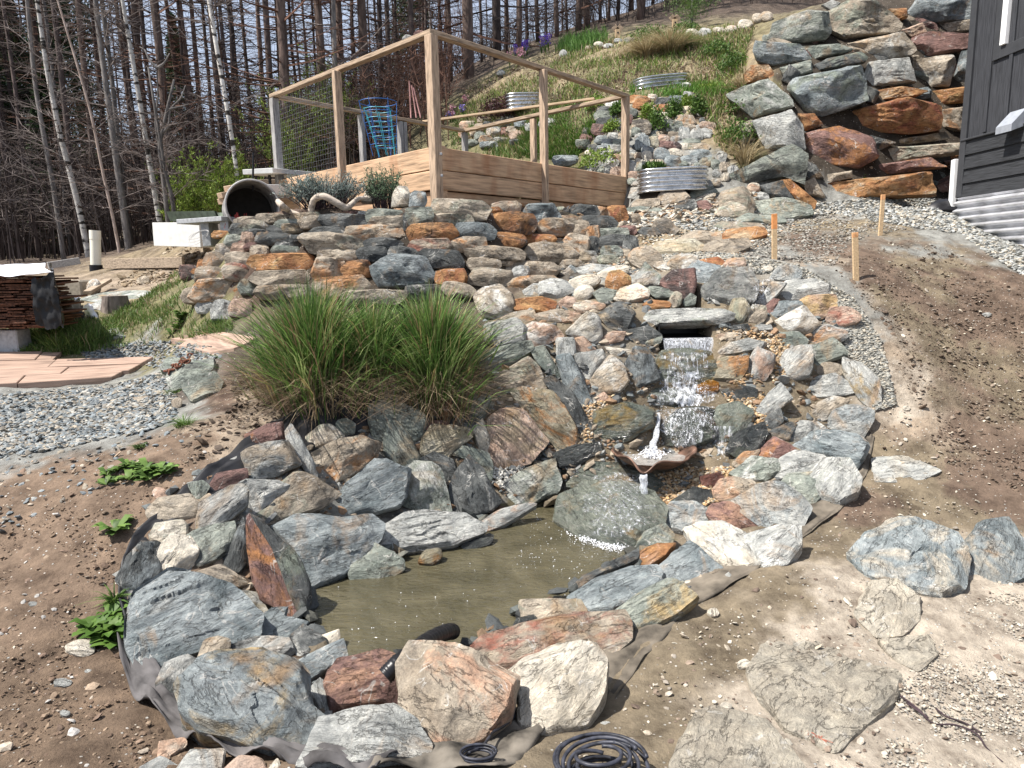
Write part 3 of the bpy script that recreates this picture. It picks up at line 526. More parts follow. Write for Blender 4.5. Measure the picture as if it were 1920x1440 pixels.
# ------------------------------------------------------------------ loose rocks round the pond and the cascade
# code | facing | thickness | roundness | outline | name | label
ROCKS = """
G|.5|.5|0|709,710 725,709 755,720 782,735 792,755 785,769 747,757 717,750|rock|pale green-grey block lying just below the right grass clump
G|.5|.4|0|695,762 712,754 742,755 785,772 800,788 790,815 772,828 740,832 705,825 695,790|rock|large speckled green-grey rock below the pale block at the grass clump
RD|.5|.6|0|787,735 822,717 842,714 845,727 810,752 793,752|rock|maroon striped log-shaped stone right of the pale block below the grass
YW|.6|.5|0|832,747 868,708 885,730 858,762 842,758|rock|small upright cream and tan block leaning above the dark striped stone
DO|.5|.6|0|794,764 840,751 858,766 850,782 808,788 796,775|rock|dark striped stone with an orange left end under the small cream block
RD|.5|.4|0|837,714 860,698 893,700 890,712 850,722|rock|thin maroon stone tucked against the base of the right grass clump
G|.5|.6|0|865,757 890,742 915,743 925,758 900,790 885,790 875,770|rock|grey pyramid-shaped stone right of the small cream block
D|.5|.4|0|838,802 858,777 885,767 890,792 885,805 850,805|rock|dark layered stone under the grey pyramid-shaped stone
R|.5|.5|0|779,814 785,795 800,789 838,790 840,800 800,822|rock|pinkish red stone wedged above the golden slab
YT|.6|.4|0|785,862 792,830 812,798 880,805 883,820 850,845 838,860 810,862|stone_slab|golden tan slab with a pointed right end
GT|.75|.4|0|720,830 729,793 745,793 768,820 786,858 768,882 750,875 722,852|rock|pointed green and brown stone standing left of the golden slab
TO|.5|.6|0|590,850 630,828 675,819 710,836 700,860 672,882 645,895 615,908 595,890|rock|big tan stone with a deep orange lower side on the left bank
WG|.5|.5|0|570,823 600,798 618,796 645,818 615,835 590,843|rock|pale greenish white stone above the big tan stone
G|.5|.5|0|620,790 650,785 665,795 664,812 645,818 625,805|rock|small pale grey stone highest beside the black liner
L|.75|.4|0|535,812 547,797 563,820 585,860 594,892 585,900 565,870 543,835|rock|narrow grey stone leaning steeply between two blocky stones
RO|.5|.5|0|462,815 500,797 528,793 532,825 500,835 465,842|rock|reddish brown block on the upper left of the pond rim
TB|.6|.5|0|454,850 475,838 500,831 537,828 560,870 520,890 480,899 465,880|rock|pale stone with orange stains left of the narrow leaning stone
B|.8|.3|0|607,950 640,930 650,907 675,890 700,865 725,868 762,885 758,930 742,950 695,963 632,968 612,965|stone_slab|big blue-green triangular slab standing over the pond
GW|.85|.5|0|760,945 765,885 778,869 810,870 825,885 838,930 843,957 795,960 762,945|rock|upright dark green block with a pale left edge
D|.8|.5|0|792,862 815,848 850,863 856,885 840,905 812,875|rock|dark stone with a white top behind the upright dark block
D|.85|.5|0|843,930 852,895 880,858 905,885 935,940 920,955 895,965 850,962|rock|charcoal pyramid stone with sharp ridges beside the upright block
G|.7|.4|0|850,855 870,838 915,850 922,870 920,900 900,890 885,862|rock|grey ribbed plate behind the charcoal pyramid stone
W|.7|.5|0|885,805 905,787 918,820 918,852 897,838|rock|small white marbled stone left of the peach square slab
L|.5|.4|0|448,908 465,900 500,902 520,903 545,915 530,935 500,950 470,963 460,940|rock|grey stone with a rough top in the upper left of the rim
TG|.5|.35|0|507,987 477,960 520,915 550,890 570,890 600,905 633,927 600,950 540,975|stone_slab|broad brown-grey slab with a golden lower edge above the grey boulder
B|.65|.45|.1|515,990 560,968 600,968 640,975 690,968 713,985 705,1010 680,1040 640,1075 585,1102 575,1080 555,1040 530,1010|boulder|large speckled blue-grey boulder sloping into the pond's far left end
LD|.55|.3|0|695,1018 725,990 760,965 795,960 865,965 900,985 898,998 845,1020 745,1036 720,1030|stone_slab|long fibrous light grey slab overhanging the far edge of the pond
G|.6|.5|0|656,1055 700,1020 730,1035 752,1052 755,1068 720,1085 700,1087 660,1085|rock|cracked grey block standing in the water at the far edge
LO|.5|.4|0|890,985 940,955 985,945 1003,947 975,965 940,985 903,998|rock|thin grey stone with a bright orange tip beside the long fibrous slab
GW|.55|.5|0|932,915 985,882 1035,865 1050,905 1040,925 1000,940 965,942 940,935|rock|grey stone with a whitened left face right of the charcoal pyramid
PT|.75|.35|0|918,790 940,770 978,770 1022,827 992,865 930,882 918,848|stone_slab|squarish peach slab facing the pond with rusty edges
YO|.75|.4|.1|960,738 985,730 1035,735 1055,760 1078,800 1080,832 1048,842 1020,812 990,775|rock|mottled ochre and white stone right of the peach slab
D|.7|.4|0|1020,715 1035,707 1072,735 1105,792 1100,820 1082,822 1050,767 1035,735|rock|long dark grey stone slanting down beside the mottled ochre stone
B|.75|.35|0|1045,672 1070,665 1095,715 1107,750 1090,760 1077,740 1057,720|rock|narrow blue stone pointing down toward the wet olive boulder
L|.8|.4|0|1044,635 1075,634 1079,667 1045,675|rock|small upright grey block with a white line across it
G|.75|.4|0|995,655 1020,650 1052,705 1035,708 1010,685|rock|tall grey stone leaning left of the narrow blue stone
TG|.6|.4|.1|928,707 990,670 1008,690 1022,730 965,735 935,722|rock|smooth brown-grey stone above the mottled ochre stone
G|.5|.4|.1|900,660 990,640 996,655 960,680 922,698 902,683|rock|oval green-grey slab right of the grass clump
L|.55|.5|0|911,610 967,598 984,615 983,640 935,652 913,640|rock|angular light grey stone touching the right grass clump
PW|.55|.5|.1|982,615 1000,605 1040,612 1055,630 1022,645 995,652|rock|peach stone with black lichen specks
T|.5|.5|.1|935,600 960,587 1000,580 1003,597 980,607|rock|small brown-grey stone above the angular light grey stone
TP|.5|.5|.1|1003,590 1045,580 1085,587 1085,600 1050,607 1015,605|rock|long tan stone above the lichened peach stone
WL|.65|.6|.35|1060,625 1100,587 1122,592 1129,630 1115,645 1085,632|boulder|big rounded pale stone with a black smudge
DT|.65|.6|.1|1122,590 1150,570 1167,567 1190,587 1175,620 1142,612|boulder|dark stone with a tan top right of the smudged round stone
P|.6|.4|0|1075,635 1095,632 1117,655 1085,662|rock|peach angular stone below the smudged round stone
PL|.6|.4|0|1125,637 1147,622 1172,622 1167,638 1135,646|rock|flat pinkish stone below the dark tan-topped stone
D|.5|.4|0|1177,620 1217,612 1240,628 1238,635 1210,648 1185,635|rock|dark layered stone at the left end of the spillway
G|.5|.4|0|1195,638 1240,630 1238,643 1205,650|rock|lower layered green-grey stone left of the falling water
W|.4|.3|0|1135,650 1187,657 1182,667 1147,664|rock|flat cream stone below the flat pinkish stone
L|.7|.4|0|1080,665 1127,657 1135,675 1105,710 1090,705|rock|light grey triangular stone above the round tan-topped boulder
TL|.7|.5|.15|1107,715 1125,690 1145,666 1167,685 1178,715 1160,735 1110,735|boulder|big grey boulder with a golden tan crown left of the waterfall
DB|.75|.5|.05|1172,685 1192,652 1212,655 1225,675 1237,710 1210,720 1183,727|boulder|dark blue angular boulder next to the falling water
P|.5|.5|.2|1117,745 1132,735 1142,745 1125,762|rock|little pink stone on the gravel left of the water ledge
GYw|.8|.5|.15|1113,775 1172,757 1220,770 1222,800 1190,815 1180,825 1130,832 1113,805|boulder|wet olive boulder with a rusty ring mark left of the rusty bowl
Dw|.4|.5|.05|1035,852 1077,835 1122,830 1125,847 1085,870 1052,875|rock|dark wet flat stone left of the rusty bowl
Gw|.16|.28|0|1050,962 1060,930 1098,908 1160,904 1218,925 1242,950 1236,985 1190,1014 1145,1008 1095,990|stone_slab|large wet green-grey slab the last fall runs over
GTw|.12|.22|0|1072,912 1085,884 1140,874 1200,882 1240,902 1236,926 1150,916|stone_slab|flat wet ledge slab just below the rusty bowl's spout
GDw|.25|.25|0|1085,882 1110,868 1160,870 1200,890 1190,912 1130,905|stone_slab|wet flat green slab under the rusty bowl
GDw|.22|.25|0|1160,748 1175,732 1240,728 1330,735 1380,745 1360,762 1240,762 1175,760|stone_slab|wet dark ledge slab the first fall lands on
DGw|.75|.5|.2|1240,800 1275,768 1320,765 1352,780 1345,820 1300,838 1250,835|boulder|dark wet boulder with foam running over it above the rusty bowl
GDw|.7|.5|.15|1335,800 1345,765 1380,755 1410,770 1400,805 1370,825 1345,822|boulder|wet grey-green boulder right of the foaming dark boulder
DGw|.8|.5|0|1363,845 1375,815 1432,792 1437,815 1425,842 1390,858|rock|dark wet green block right of the bowl under the pebbles
OYw|.4|.4|.2|1298,728 1330,712 1347,718 1345,735 1315,740|rock|rusty orange wet stone at the right edge of the ledge
Dw|.4|.4|.05|1350,728 1380,720 1418,730 1415,750 1385,755 1360,742|rock|black wet layered stone right of the rusty orange wet stone
GYw|.85|.3|0|1225,715 1228,680 1245,660 1290,655 1330,662 1340,690 1330,722 1270,730|stone_slab|wet mossy rock face behind the first fall
Rw|.5|.5|0|1312,895 1350,885 1358,900 1335,920 1320,912|rock|wet purple-red stone on the pebbles below the bowl
DGw|.4|.4|0|1260,940 1300,915 1335,922 1342,938 1325,955 1290,945|rock|wet dark green flat stone beside the last boulder
LG|.5|.55|0|1214,595 1222,582 1290,579 1350,580 1370,588 1368,600 1340,607 1230,610 1216,604|stone_slab|long layered slab bridging the top of the spillway
D|.5|.5|0|1350,614 1400,607 1406,618 1370,624|rock|thin dark layered stone under the right end of the spillway slab
TP|.5|.5|0|1342,629 1365,623 1390,625 1385,637 1345,638|rock|small tan layered stone right of the falling water
L|.45|.4|0|1345,660 1365,645 1400,635 1436,643 1425,655 1385,662 1352,667|rock|light grey stone with a shaded hollow beneath right of the fall
YO|.7|.5|0|1330,695 1352,672 1402,668 1400,690 1385,712 1330,712|rock|ochre layered block right of the falling water
LP|.7|.5|0|1407,672 1420,652 1453,667 1448,690 1435,712 1402,708|rock|upright grey-pink block right of the ochre layered block
L|.55|.5|.05|1455,693 1475,658 1500,650 1520,650 1522,690 1515,705 1490,711 1460,703|rock|large light grey stone beside the upright grey-pink block
G|.45|.45|0|1513,655 1562,634 1588,660 1585,667 1530,687 1520,675|rock|green-grey stone with parallel cracks on the right rim
T|.5|.5|.3|1522,695 1545,680 1577,684 1582,700 1565,708 1530,706|rock|small tan rounded stone under the cracked green-grey stone
L|.45|.4|.1|1510,735 1530,708 1565,702 1597,722 1600,735 1560,745 1520,747|rock|flat light grey oval stone in the right rim
LY|.5|.3|0|1583,675 1615,683 1648,712 1650,760 1638,768 1610,745 1583,702|stone_slab|long pale slab standing on edge at the far right of the rim
L|.6|.4|0|1418,770 1440,740 1463,720 1485,748 1465,762 1435,784|rock|pale triangular stone pointing up right of the cascade
D|.6|.4|0|1432,800 1437,782 1462,765 1468,790 1450,806|rock|dark layered stone right under the pale triangular stone
TL|.5|.4|0|1518,787 1535,755 1562,744 1590,750 1585,762 1552,784 1525,794|rock|pale tan layered stone above the big faceted stone
LB|.55|.5|0|1553,805 1562,765 1602,760 1637,770 1635,790 1612,825 1585,812|boulder|big faceted grey boulder at the outer right rim
LD|.5|.4|0|1475,822 1500,790 1532,792 1550,805 1520,822 1490,834|rock|marbled grey stone left of the big faceted boulder
DT|.5|.4|0|1440,810 1480,792 1492,795 1478,825 1450,822|rock|dark brown stone left of the marbled grey stone
RO|.5|.4|0|1427,842 1452,820 1492,842 1465,867 1425,857|rock|rusty red stone above the tan round stone on the right bank
B|.5|.5|0|1490,838 1530,812 1562,810 1607,820 1625,838 1618,855 1600,880 1575,868 1530,852 1495,850|boulder|blue-grey flat-topped boulder with black dots
LW|.5|.45|.1|1457,885 1465,860 1490,847 1540,855 1560,870 1540,897 1460,902|boulder|pale blocky boulder below the dotted blue-grey boulder
LG|.55|.5|.1|1510,900 1545,862 1590,862 1612,895 1605,925 1570,947 1530,932|boulder|big pale green-grey boulder at the right bottom of the rim
TO|.5|.5|.3|1372,870 1395,847 1425,842 1420,855 1385,877|rock|smooth golden brown stone beside the wet dark block
GW|.5|.45|.1|1372,887 1410,857 1455,862 1460,882 1432,902 1400,900|rock|dark green stone with white patches right of the pebble pool
TP|.55|.5|.35|1337,922 1352,900 1375,895 1413,903 1412,920 1380,940 1345,937|boulder|rounded pinkish tan stone right of the pebble pool
BL|.5|.4|0|1237,967 1260,943 1300,940 1327,957 1323,977 1280,1000 1245,987|rock|grey stone with dark water drops right of the last fall
RP|.45|.4|0|1327,963 1337,947 1367,943 1427,967 1425,985 1380,994 1343,982|rock|flat dusky pink stone beside the water-dotted grey stone
LB|.5|.45|.05|1377,942 1420,913 1460,910 1500,930 1518,952 1500,990 1430,987|boulder|large pale blue-grey boulder behind the two cream slabs
G|.5|.45|.05|1460,913 1480,890 1540,885 1548,920 1520,947 1490,932|boulder|green-grey boulder between the pale blocky and the large pale boulders
WL|.4|.3|0|1287,995 1310,982 1355,980 1398,1005 1430,1057 1385,1068 1345,1057 1300,1020|stone_slab|broad cream slab with a rusty lower edge on the right rim
LW|.4|.35|0|1395,1005 1460,987 1498,988 1500,1022 1475,1055 1432,1062 1415,1030|stone_slab|second cream slab right of the broad cream slab
B|.4|.3|0|1233,1068 1262,1040 1292,1017 1322,1040 1353,1069 1280,1099 1240,1089|stone_slab|blue-grey diamond-shaped slab below the broad cream slab
GY|.5|.4|0|1190,1030 1210,997 1245,983 1262,1003 1255,1025 1200,1042|rock|green and cream striped stone at the foot of the last fall
DT|.45|.4|0|1072,1102 1095,1080 1130,1062 1190,1032 1190,1050 1120,1082 1080,1112|rock|dark brown thin stone at the right waterline
OP|.4|.35|0|1113,1085 1160,1055 1227,1023 1262,1022 1245,1045 1210,1067 1140,1087|stone_slab|long orange slab between dark and blue slabs on the right rim
B|.4|.3|.05|1072,1117 1120,1085 1180,1065 1225,1062 1240,1080 1225,1108 1150,1145 1105,1145|stone_slab|blue-grey oval slab at the right side of the pond
GY|.4|.4|0|1150,1150 1200,1115 1247,1092 1275,1095 1300,1118 1262,1150 1200,1182 1165,1172|stone_slab|thick pale green slab tilted below the oval slab
TG|.5|.4|0|980,1127 1085,1125 1097,1147 1050,1157 985,1172|rock|pale oblong block at the water's edge behind the purple boulder
TR|.45|.45|.08|885,1232 915,1192 985,1170 1060,1155 1155,1150 1175,1172 1172,1197 1135,1237 1040,1252 960,1264|boulder|long purple-brown boulder with an orange right end
W|.6|.55|.1|963,1262 985,1240 1040,1220 1110,1213 1133,1243 1125,1295 1097,1352 1023,1378 982,1368 978,1300|boulder|cream white boulder at the front of the pond
TP|.6|.6|.12|755,1250 775,1210 855,1220 920,1250 962,1274 950,1337 900,1382 850,1405 800,1387 760,1342|boulder|large tan boulder with orange flush left of the cream boulder
RP|.55|.5|0|612,1282 637,1238 710,1223 750,1235 753,1292 745,1322 625,1337|boulder|blocky dusky pink boulder at the front of the pond
BY|.55|.5|.08|343,1285 380,1245 420,1227 480,1228 545,1245 570,1270 578,1325 607,1347 573,1407 555,1424 510,1410 460,1387 385,1367 350,1332|boulder|big grey boulder banded with golden orange at the front left
L|.55|.5|.05|568,1432 608,1347 650,1335 730,1327 775,1350 800,1395 797,1424 700,1436|boulder|half-moon pale grey boulder at the bottom centre left
B|.5|.35|0|547,1247 595,1220 640,1200 648,1230 610,1257 573,1279|stone_slab|narrow blue-grey slab pointing at the pond
T|.6|.5|.2|372,1232 385,1200 407,1194 430,1200 427,1227 375,1254|rock|small oval brown-grey stone on the big blue slab's lower edge
B|.5|.3|0|482,1167 510,1142 540,1140 535,1157 575,1165 530,1199 490,1197|stone_slab|jagged dark blue shard beside the big blue slab
DL|.5|.5|0|545,1192 570,1172 612,1202 607,1217 562,1232 550,1212|rock|glittering purple-grey stone at the pond's left end
W|.5|.5|0|602,1192 635,1180 637,1197 612,1212|rock|small white stone at the left waterline
LD|.45|.4|0|430,1207 480,1195 540,1200 550,1222 520,1242 470,1232 435,1227|rock|flat purple-grey stone behind the banded boulder
B|.5|.4|0|465,1224 487,1207 540,1230 530,1242|rock|small pale blue shard behind the banded boulder
B|.5|.28|0|245,1202 248,1142 262,1117 315,1083 357,1085 422,1100 480,1150 470,1192 375,1217 325,1230 285,1265 262,1252 250,1227|boulder|huge flat blue-grey slab with an orange left edge
DL|.6|.5|.05|295,1282 310,1245 350,1230 370,1240 368,1264 343,1285 342,1307 310,1314|rock|dark grey lumpy stone under the huge blue slab
DB|.55|.5|.05|218,1087 240,1045 265,1020 297,1022 300,1075 265,1114 235,1102|boulder|dark grey boulder on the black liner at the far left
W|.6|.55|.1|282,1077 302,1022 320,1005 357,1008 372,1032 360,1059 327,1079|rock|cream white stone resting on the dark grey boulder at left
GD|.5|.45|0|350,1007 380,992 437,980 440,1012 430,1032 410,1047 375,1064 362,1057|rock|dark layered stone right of the cream white stone
DB|.75|.4|0|420,1057 438,1012 455,972 463,1015 463,1057 447,1074 428,1070|rock|dark pillar-like stone left of the red monolith
LT|.6|.5|.1|372,980 375,945 425,915 450,910 463,925 460,948 430,972 390,1000 375,994|rock|pale grooved stone with a brown right end
T|.5|.5|.3|275,957 300,935 350,928 373,947 367,970 320,977 280,972|rock|rounded tan stone at the upper left corner of the rim
WG|.5|.5|0|284,1002 293,982 340,975 350,985 350,1007 288,1022|rock|pale wedge stone under the rounded tan stone
G|.6|.5|0|353,907 380,901 393,912 380,934 367,939|rock|small teal grey stone on the liner above the rounded tan stone
RD|.5|.4|0|393,912 407,888 460,879 462,895 405,924|rock|thin maroon stone on the upper left liner
TO|.5|.5|.2|370,940 390,925 400,932 380,947|rock|tiny orange-brown stone between teal and maroon stones
TD|.5|.4|.1|370,1074 415,1059 462,1090 460,1098 435,1104 390,1092|rock|brown shaded stone between the huge slab and the red monolith
YL|.5|.35|0|430,1107 482,1112 502,1147 487,1157 462,1142 440,1122|stone_slab|ochre slab leaning against the huge blue slab
L|.5|.5|.1|583,1292 600,1272 613,1285 612,1320 622,1337 605,1342 590,1312|rock|grey stone wedged between the banded and the pink boulders
Dw|.4|.4|0|865,1022 915,1000 925,1005 918,1020 875,1032|rock|dark wet stone under the overhanging fibrous slab
YOw|.5|.6|.4|783,1054 795,1034 825,1028 828,1047 810,1060|rock|mossy orange stone at the waterline under the fibrous slab
Dw|.5|.5|.1|960,1180 970,1160 1000,1153 1010,1170 985,1185|rock|dark wet stone below the pale oblong block
WP|.5|.5|.2|297,1422 300,1392 345,1383 350,1397 320,1420|rock|pinkish white stone at the bottom left outside the fabric
L|.5|.5|0|330,1446 360,1407 420,1405 415,1446|rock|light grey stone at the bottom edge left of the banded boulder
P|.5|.5|.4|415,1448 450,1417 490,1422 500,1448|rock|rounded pink stone at the bottom edge
W|.5|.5|.4|500,1446 520,1420 530,1446|rock|small white round stone at the bottom edge under the banded boulder
L|.5|.5|0|290,1450 262,1440 300,1418 340,1440|rock|grey stone cut off by the bottom left edge below the fabric
GL|.4|.4|.1|302,692 312,673 345,672 356,690 330,702|rock|flat grey stone at the end of the plank path
GD|.4|.4|0|315,702 340,682 395,675 397,692 360,717 325,732|rock|grey slab under the rusty chain
G|.5|.5|0|342,714 400,698 415,716 408,735 362,752 346,730|rock|blocky grey-green stone in front of the rusty chain slab
T|.5|.5|.5|322,752 332,745 342,750 338,764 325,766|rock|egg-shaped tan pebble below the blocky grey-green stone
T|.4|.4|.2|250,745 280,743 282,750 255,753|rock|small flat brown stone in the gravel
LG|.55|.5|0|1185,537 1210,492 1240,522 1238,532 1205,542|rock|grey pyramid stone right of the tan cubes above the cascade
OY|.6|.6|.1|1135,530 1142,512 1162,507 1182,520 1180,538 1150,546|rock|orange brown lump beside the long white stone
W|.5|.5|.5|1115,515 1140,502 1175,497 1182,508 1170,520 1140,522|rock|long smooth white cobble above the cascade
W|.5|.5|.5|1062,530 1085,518 1120,515 1128,525 1115,538 1080,543|rock|smooth pale oval cobble left of the long white cobble
W|.6|.6|.6|1074,552 1085,535 1105,534 1116,548 1100,564 1082,563|rock|nearly round white cobble above the orange stone
L|.5|.5|0|1012,530 1035,523 1062,528 1076,545 1045,559 1013,552|rock|blocky grey stone with a vertical crack above the orange brick-like stone
WP|.5|.5|.2|1150,560 1165,540 1195,532 1217,545 1215,560 1180,568|rock|pale pinkish cap-shaped stone
G|.5|.4|0|1113,550 1130,540 1155,545 1150,562 1125,568|rock|small green-grey stone behind the round white cobble
O|.5|.5|0|965,562 1015,557 1042,566 1040,577 1025,586 968,580|rock|orange brick-like stone beside the big round tan boulder
P|.5|.5|.2|1045,570 1062,556 1080,560 1078,573 1055,579|rock|small pinkish tan stone right of the orange brick-like stone
W|.5|.5|.6|1024,576 1035,569 1048,573 1046,583 1030,583|rock|small round white pebble under the orange brick-like stone
WP|.45|.5|.3|1076,570 1100,564 1135,571 1130,580 1095,587 1078,582|rock|smooth cream stone with a dip in its top
TW|.65|.6|.35|890,560 900,543 935,533 960,555 965,578 935,598 905,590|boulder|big round tan boulder right of the grass clump
LT|.4|.3|0|980,545 1000,532 1012,533 1010,552 985,553|rock|small tan slab stone above the big round tan boulder
L|.35|.3|0|1080,503 1110,495 1150,500 1148,510 1090,513|stone_slab|flat light grey slab above the white cobbles
B|.5|.5|0|1050,515 1070,497 1080,503 1080,515|rock|small blue grey triangular stone
PT|.35|.3|0|1078,491 1095,484 1135,486 1130,494|rock|flat rosy stone below the steps
G|.5|.5|0|1212,545 1220,537 1265,544 1262,556 1230,558|rock|small dark green block above the spillway slab
TG|.6|.5|.3|1255,560 1265,546 1278,550 1277,570 1260,577|rock|small olive oval stone standing above the spillway slab
OT|.45|.4|.1|1205,572 1220,562 1258,566 1255,575 1225,579|rock|thin rusty stone left of the spillway slab
G|.5|.5|0|1280,565 1295,550 1305,556 1303,570 1285,573|rock|small grey wedge above the spillway slab
RD|.6|.5|0|1240,527 1262,508 1300,505 1305,530 1295,557 1275,557 1250,542|rock|purple-brown stone with a rust spot above the spillway
B|.5|.45|0|1287,507 1305,490 1345,498 1357,510 1330,532 1305,527|rock|blue-grey slab resting high above the spillway
LWw|.55|.45|.15|1318,545 1350,507 1405,504 1420,535 1412,565 1370,572 1325,562|boulder|large pale wet boulder at the head of the stream
TG|.6|.5|.1|1400,592 1412,572 1435,575 1437,595 1425,607 1402,606|rock|olive brown round-edged stone right of the yellow-green block
YG|.65|.5|0|1367,582 1375,562 1395,560 1407,580 1390,605 1372,602|rock|yellow-green block at the right end of the spillway slab
L|.45|.4|0|1420,567 1445,530 1475,532 1450,562 1430,574|rock|smooth grey slab slanting below the upper stream
LB|.5|.5|0|1443,522 1460,500 1485,497 1502,508 1498,524 1470,529 1450,528|boulder|blue-white boulder beside the bubbling source
LW|.45|.4|0|1460,554 1475,528 1520,524 1553,535 1550,550 1500,562 1465,567|stone_slab|large pale slab with a ragged front edge below the source
R|.5|.5|0|1432,577 1450,560 1462,562 1445,589|rock|small purple stone below the large pale slab
B|.5|.4|0|1443,589 1460,566 1500,565 1505,575 1470,594 1450,597|rock|blue stone between the purple stone and the tan pyramid
PY|.5|.45|0|1500,565 1515,555 1565,553 1568,575 1535,600 1515,577|rock|mauve stone with an ochre side face
PR|.5|.5|.3|1547,594 1555,578 1590,576 1613,590 1610,604 1575,614 1550,607|rock|mauve oval stone at the gravel edge
TW|.55|.5|.05|1448,607 1475,590 1505,574 1520,590 1535,607 1515,624 1480,625 1455,619|boulder|large tan pyramid-shaped boulder right of the spillway
LO|.5|.4|0|1512,642 1530,615 1550,610 1585,620 1588,634 1560,647 1530,650|rock|pale stone with a rusty orange middle
G|.5|.4|0|1443,632 1455,625 1495,622 1513,637 1508,647 1465,652 1447,642|rock|dark-fronted flat stone below the tan pyramid-shaped boulder
L|.4|.3|0|1408,616 1420,609 1445,609 1447,618 1420,621|rock|small flat light stone left of the tan pyramid-shaped boulder
W|.4|.5|.5|1240,458 1250,448 1265,450 1266,460 1250,464|rock|small white stone among the flat steps
T|.6|.6|.4|1177,485 1190,467 1220,465 1240,480 1240,500 1205,504|boulder|rounded tan boulder below the flat stone steps
TW|.45|.5|.3|1250,500 1262,480 1295,477 1310,483 1300,500 1285,507|rock|tan stone right of the rounded tan boulder
TL|.45|.4|.1|1225,498 1235,490 1262,494 1275,507 1245,508|rock|low brown-grey stone between the two tan ones
OR|.45|.4|.2|1312,488 1345,482 1358,490 1350,500 1320,498|rock|brick red stone above the pale wet boulder
PT|.4|.4|.2|1356,500 1365,485 1395,484 1398,498 1375,503|rock|pinkish weathered stone at the top of the stream bed
T|.35|.35|0|1265,452 1300,434 1350,436 1350,450 1325,455|stone_slab|flat tan step stone under the long thin one
OT|.35|.35|0|1348,450 1365,432 1430,428 1435,440 1390,452|stone_slab|flat step stone with an orange streak
YT|.3|.3|0|1220,475 1235,454 1300,450 1322,462 1312,477|stone_slab|broad ochre step stone
TD|.35|.35|0|1317,470 1335,455 1400,447 1404,462 1370,476|stone_slab|dark-fronted step stone in front of the first stake
TG|.35|.3|0|1330,431 1350,418 1420,418 1432,428 1400,432|stone_slab|uppermost long flat step stone
G|.35|.4|0|1343,416 1350,405 1400,402 1465,406 1470,416 1400,420|stone_slab|long thin grey-green ledge stone above the steps
TD|.5|.5|0|1222,432 1230,412 1250,410 1272,430 1262,440 1240,440|rock|dark brown wedge stone left of the steps
D|.45|.4|0|1195,436 1205,426 1232,428 1238,438 1210,443|rock|dark flat stone left of the small white stone
GT|.5|.5|.05|1410,400 1418,378 1470,376 1515,385 1520,400 1480,411 1430,407|boulder|long brown-green boulder below the leaning orange slab
TG|.55|.5|.1|1340,392 1355,360 1395,352 1414,380 1408,402 1370,400|boulder|angular olive-grey boulder left of the egg-shaped stone
TG|.5|.5|0|1340,412 1352,385 1370,378 1400,392 1403,405 1360,410|boulder|dark layered boulder below the angular olive-grey boulder
WP|.6|.7|.7|1399,352 1405,344 1420,343 1428,353 1420,363 1404,362|rock|egg-shaped pinkish stone perched below the boulder wall
LW|.5|.5|0|1413,372 1425,360 1440,364 1441,374 1420,377|rock|small white angular stone right of the egg-shaped stone
DL|.5|.5|0|1258,392 1275,378 1300,373 1306,385 1295,397 1265,397|boulder|grey stone left of the brick-red one
R|.55|.5|0|1305,394 1308,378 1325,376 1336,388 1330,397|rock|brick-red stone with a white corner
T|.4|.4|.1|1232,378 1240,362 1280,357 1292,370 1280,382 1250,384|rock|brown layered stone below the near planter
G|.45|.4|0|1292,370 1300,352 1335,350 1345,360 1310,372|rock|green-grey stone under the near planter's right end
W|.4|.5|.3|1300,374 1325,364 1342,362 1340,370 1315,377|rock|long pale cobble in front of the near planter
T|.4|.4|.1|1180,392 1195,375 1235,372 1235,384 1210,390|rock|flat brown stone beside the right corner post
L|.4|.4|.1|1178,370 1185,352 1205,352 1208,364 1190,372|rock|pale stone right of the corner post
L|.35|.4|.4|1183,348 1190,340 1205,341 1205,349|rock|grey oval stone left of the near planter
G|.35|.35|0|1165,392 1200,387 1240,391 1240,398 1195,400|stone_slab|long low grey stone along the foot of the raised bed
S|.03|.16|.1|1408,1262 1450,1207 1550,1190 1660,1214 1680,1257 1665,1312 1560,1397 1480,1362 1420,1292|boulder|largest dusty boulder half buried at the lower right
S|.06|.2|.15|1607,1152 1630,1098 1680,1092 1720,1122 1720,1160 1690,1187 1645,1192|boulder|round dusty boulder with a rusty spot above the largest dusty one
BS|.12|.26|.05|1600,1040 1640,1000 1690,977 1790,1010 1812,1050 1800,1100 1760,1119 1700,1107 1640,1085|boulder|grey half-buried boulder left of the one at the frame edge
BS|.2|.4|.05|1810,1020 1840,985 1890,975 1918,1020 1917,1077 1870,1095 1825,1087|boulder|blue-grey angular boulder at the right frame edge
S|.02|.14|.15|1262,1435 1310,1340 1345,1330 1430,1357 1500,1440 1420,1500 1280,1490|boulder|low dusty boulder at the bottom edge right of centre
S|.1|.25|.1|1650,1202 1740,1197 1755,1227 1720,1257 1685,1242|stone_slab|flat dusty grey stone right behind the largest dusty boulder
LS|.05|.12|.1|1640,862 1700,857 1760,882 1720,902 1645,902|stone_slab|flat grey slab sunk in the bare mud right of the rim
S|.1|.3|.3|1655,1100 1660,1085 1680,1083 1690,1098 1680,1108|rock|small dusty cap of rock above the rusty-spotted boulder
GL|.05|.1|0|150,632 165,621 225,616 265,620 255,630 200,637|stepping_stone|thin grey stepping stone in the lawn nearer the path
GL|.05|.1|0|155,560 200,548 270,546 298,552 250,562 190,567|stepping_stone|long grey stepping stone beyond the tree stump
L|.05|.1|0|160,577 180,568 225,566 240,574 200,582|stepping_stone|grey stepping stone left of the tree stump
TW|.5|.7|.5|162,540 166,526 182,524 190,535 184,549 168,550|rock|round pale boulder at the foot of the white pipe
T|.4|.5|.5|256,527 262,519 275,517 281,524 272,532 260,532|rock|small tan boulder in the bare soil by the border board
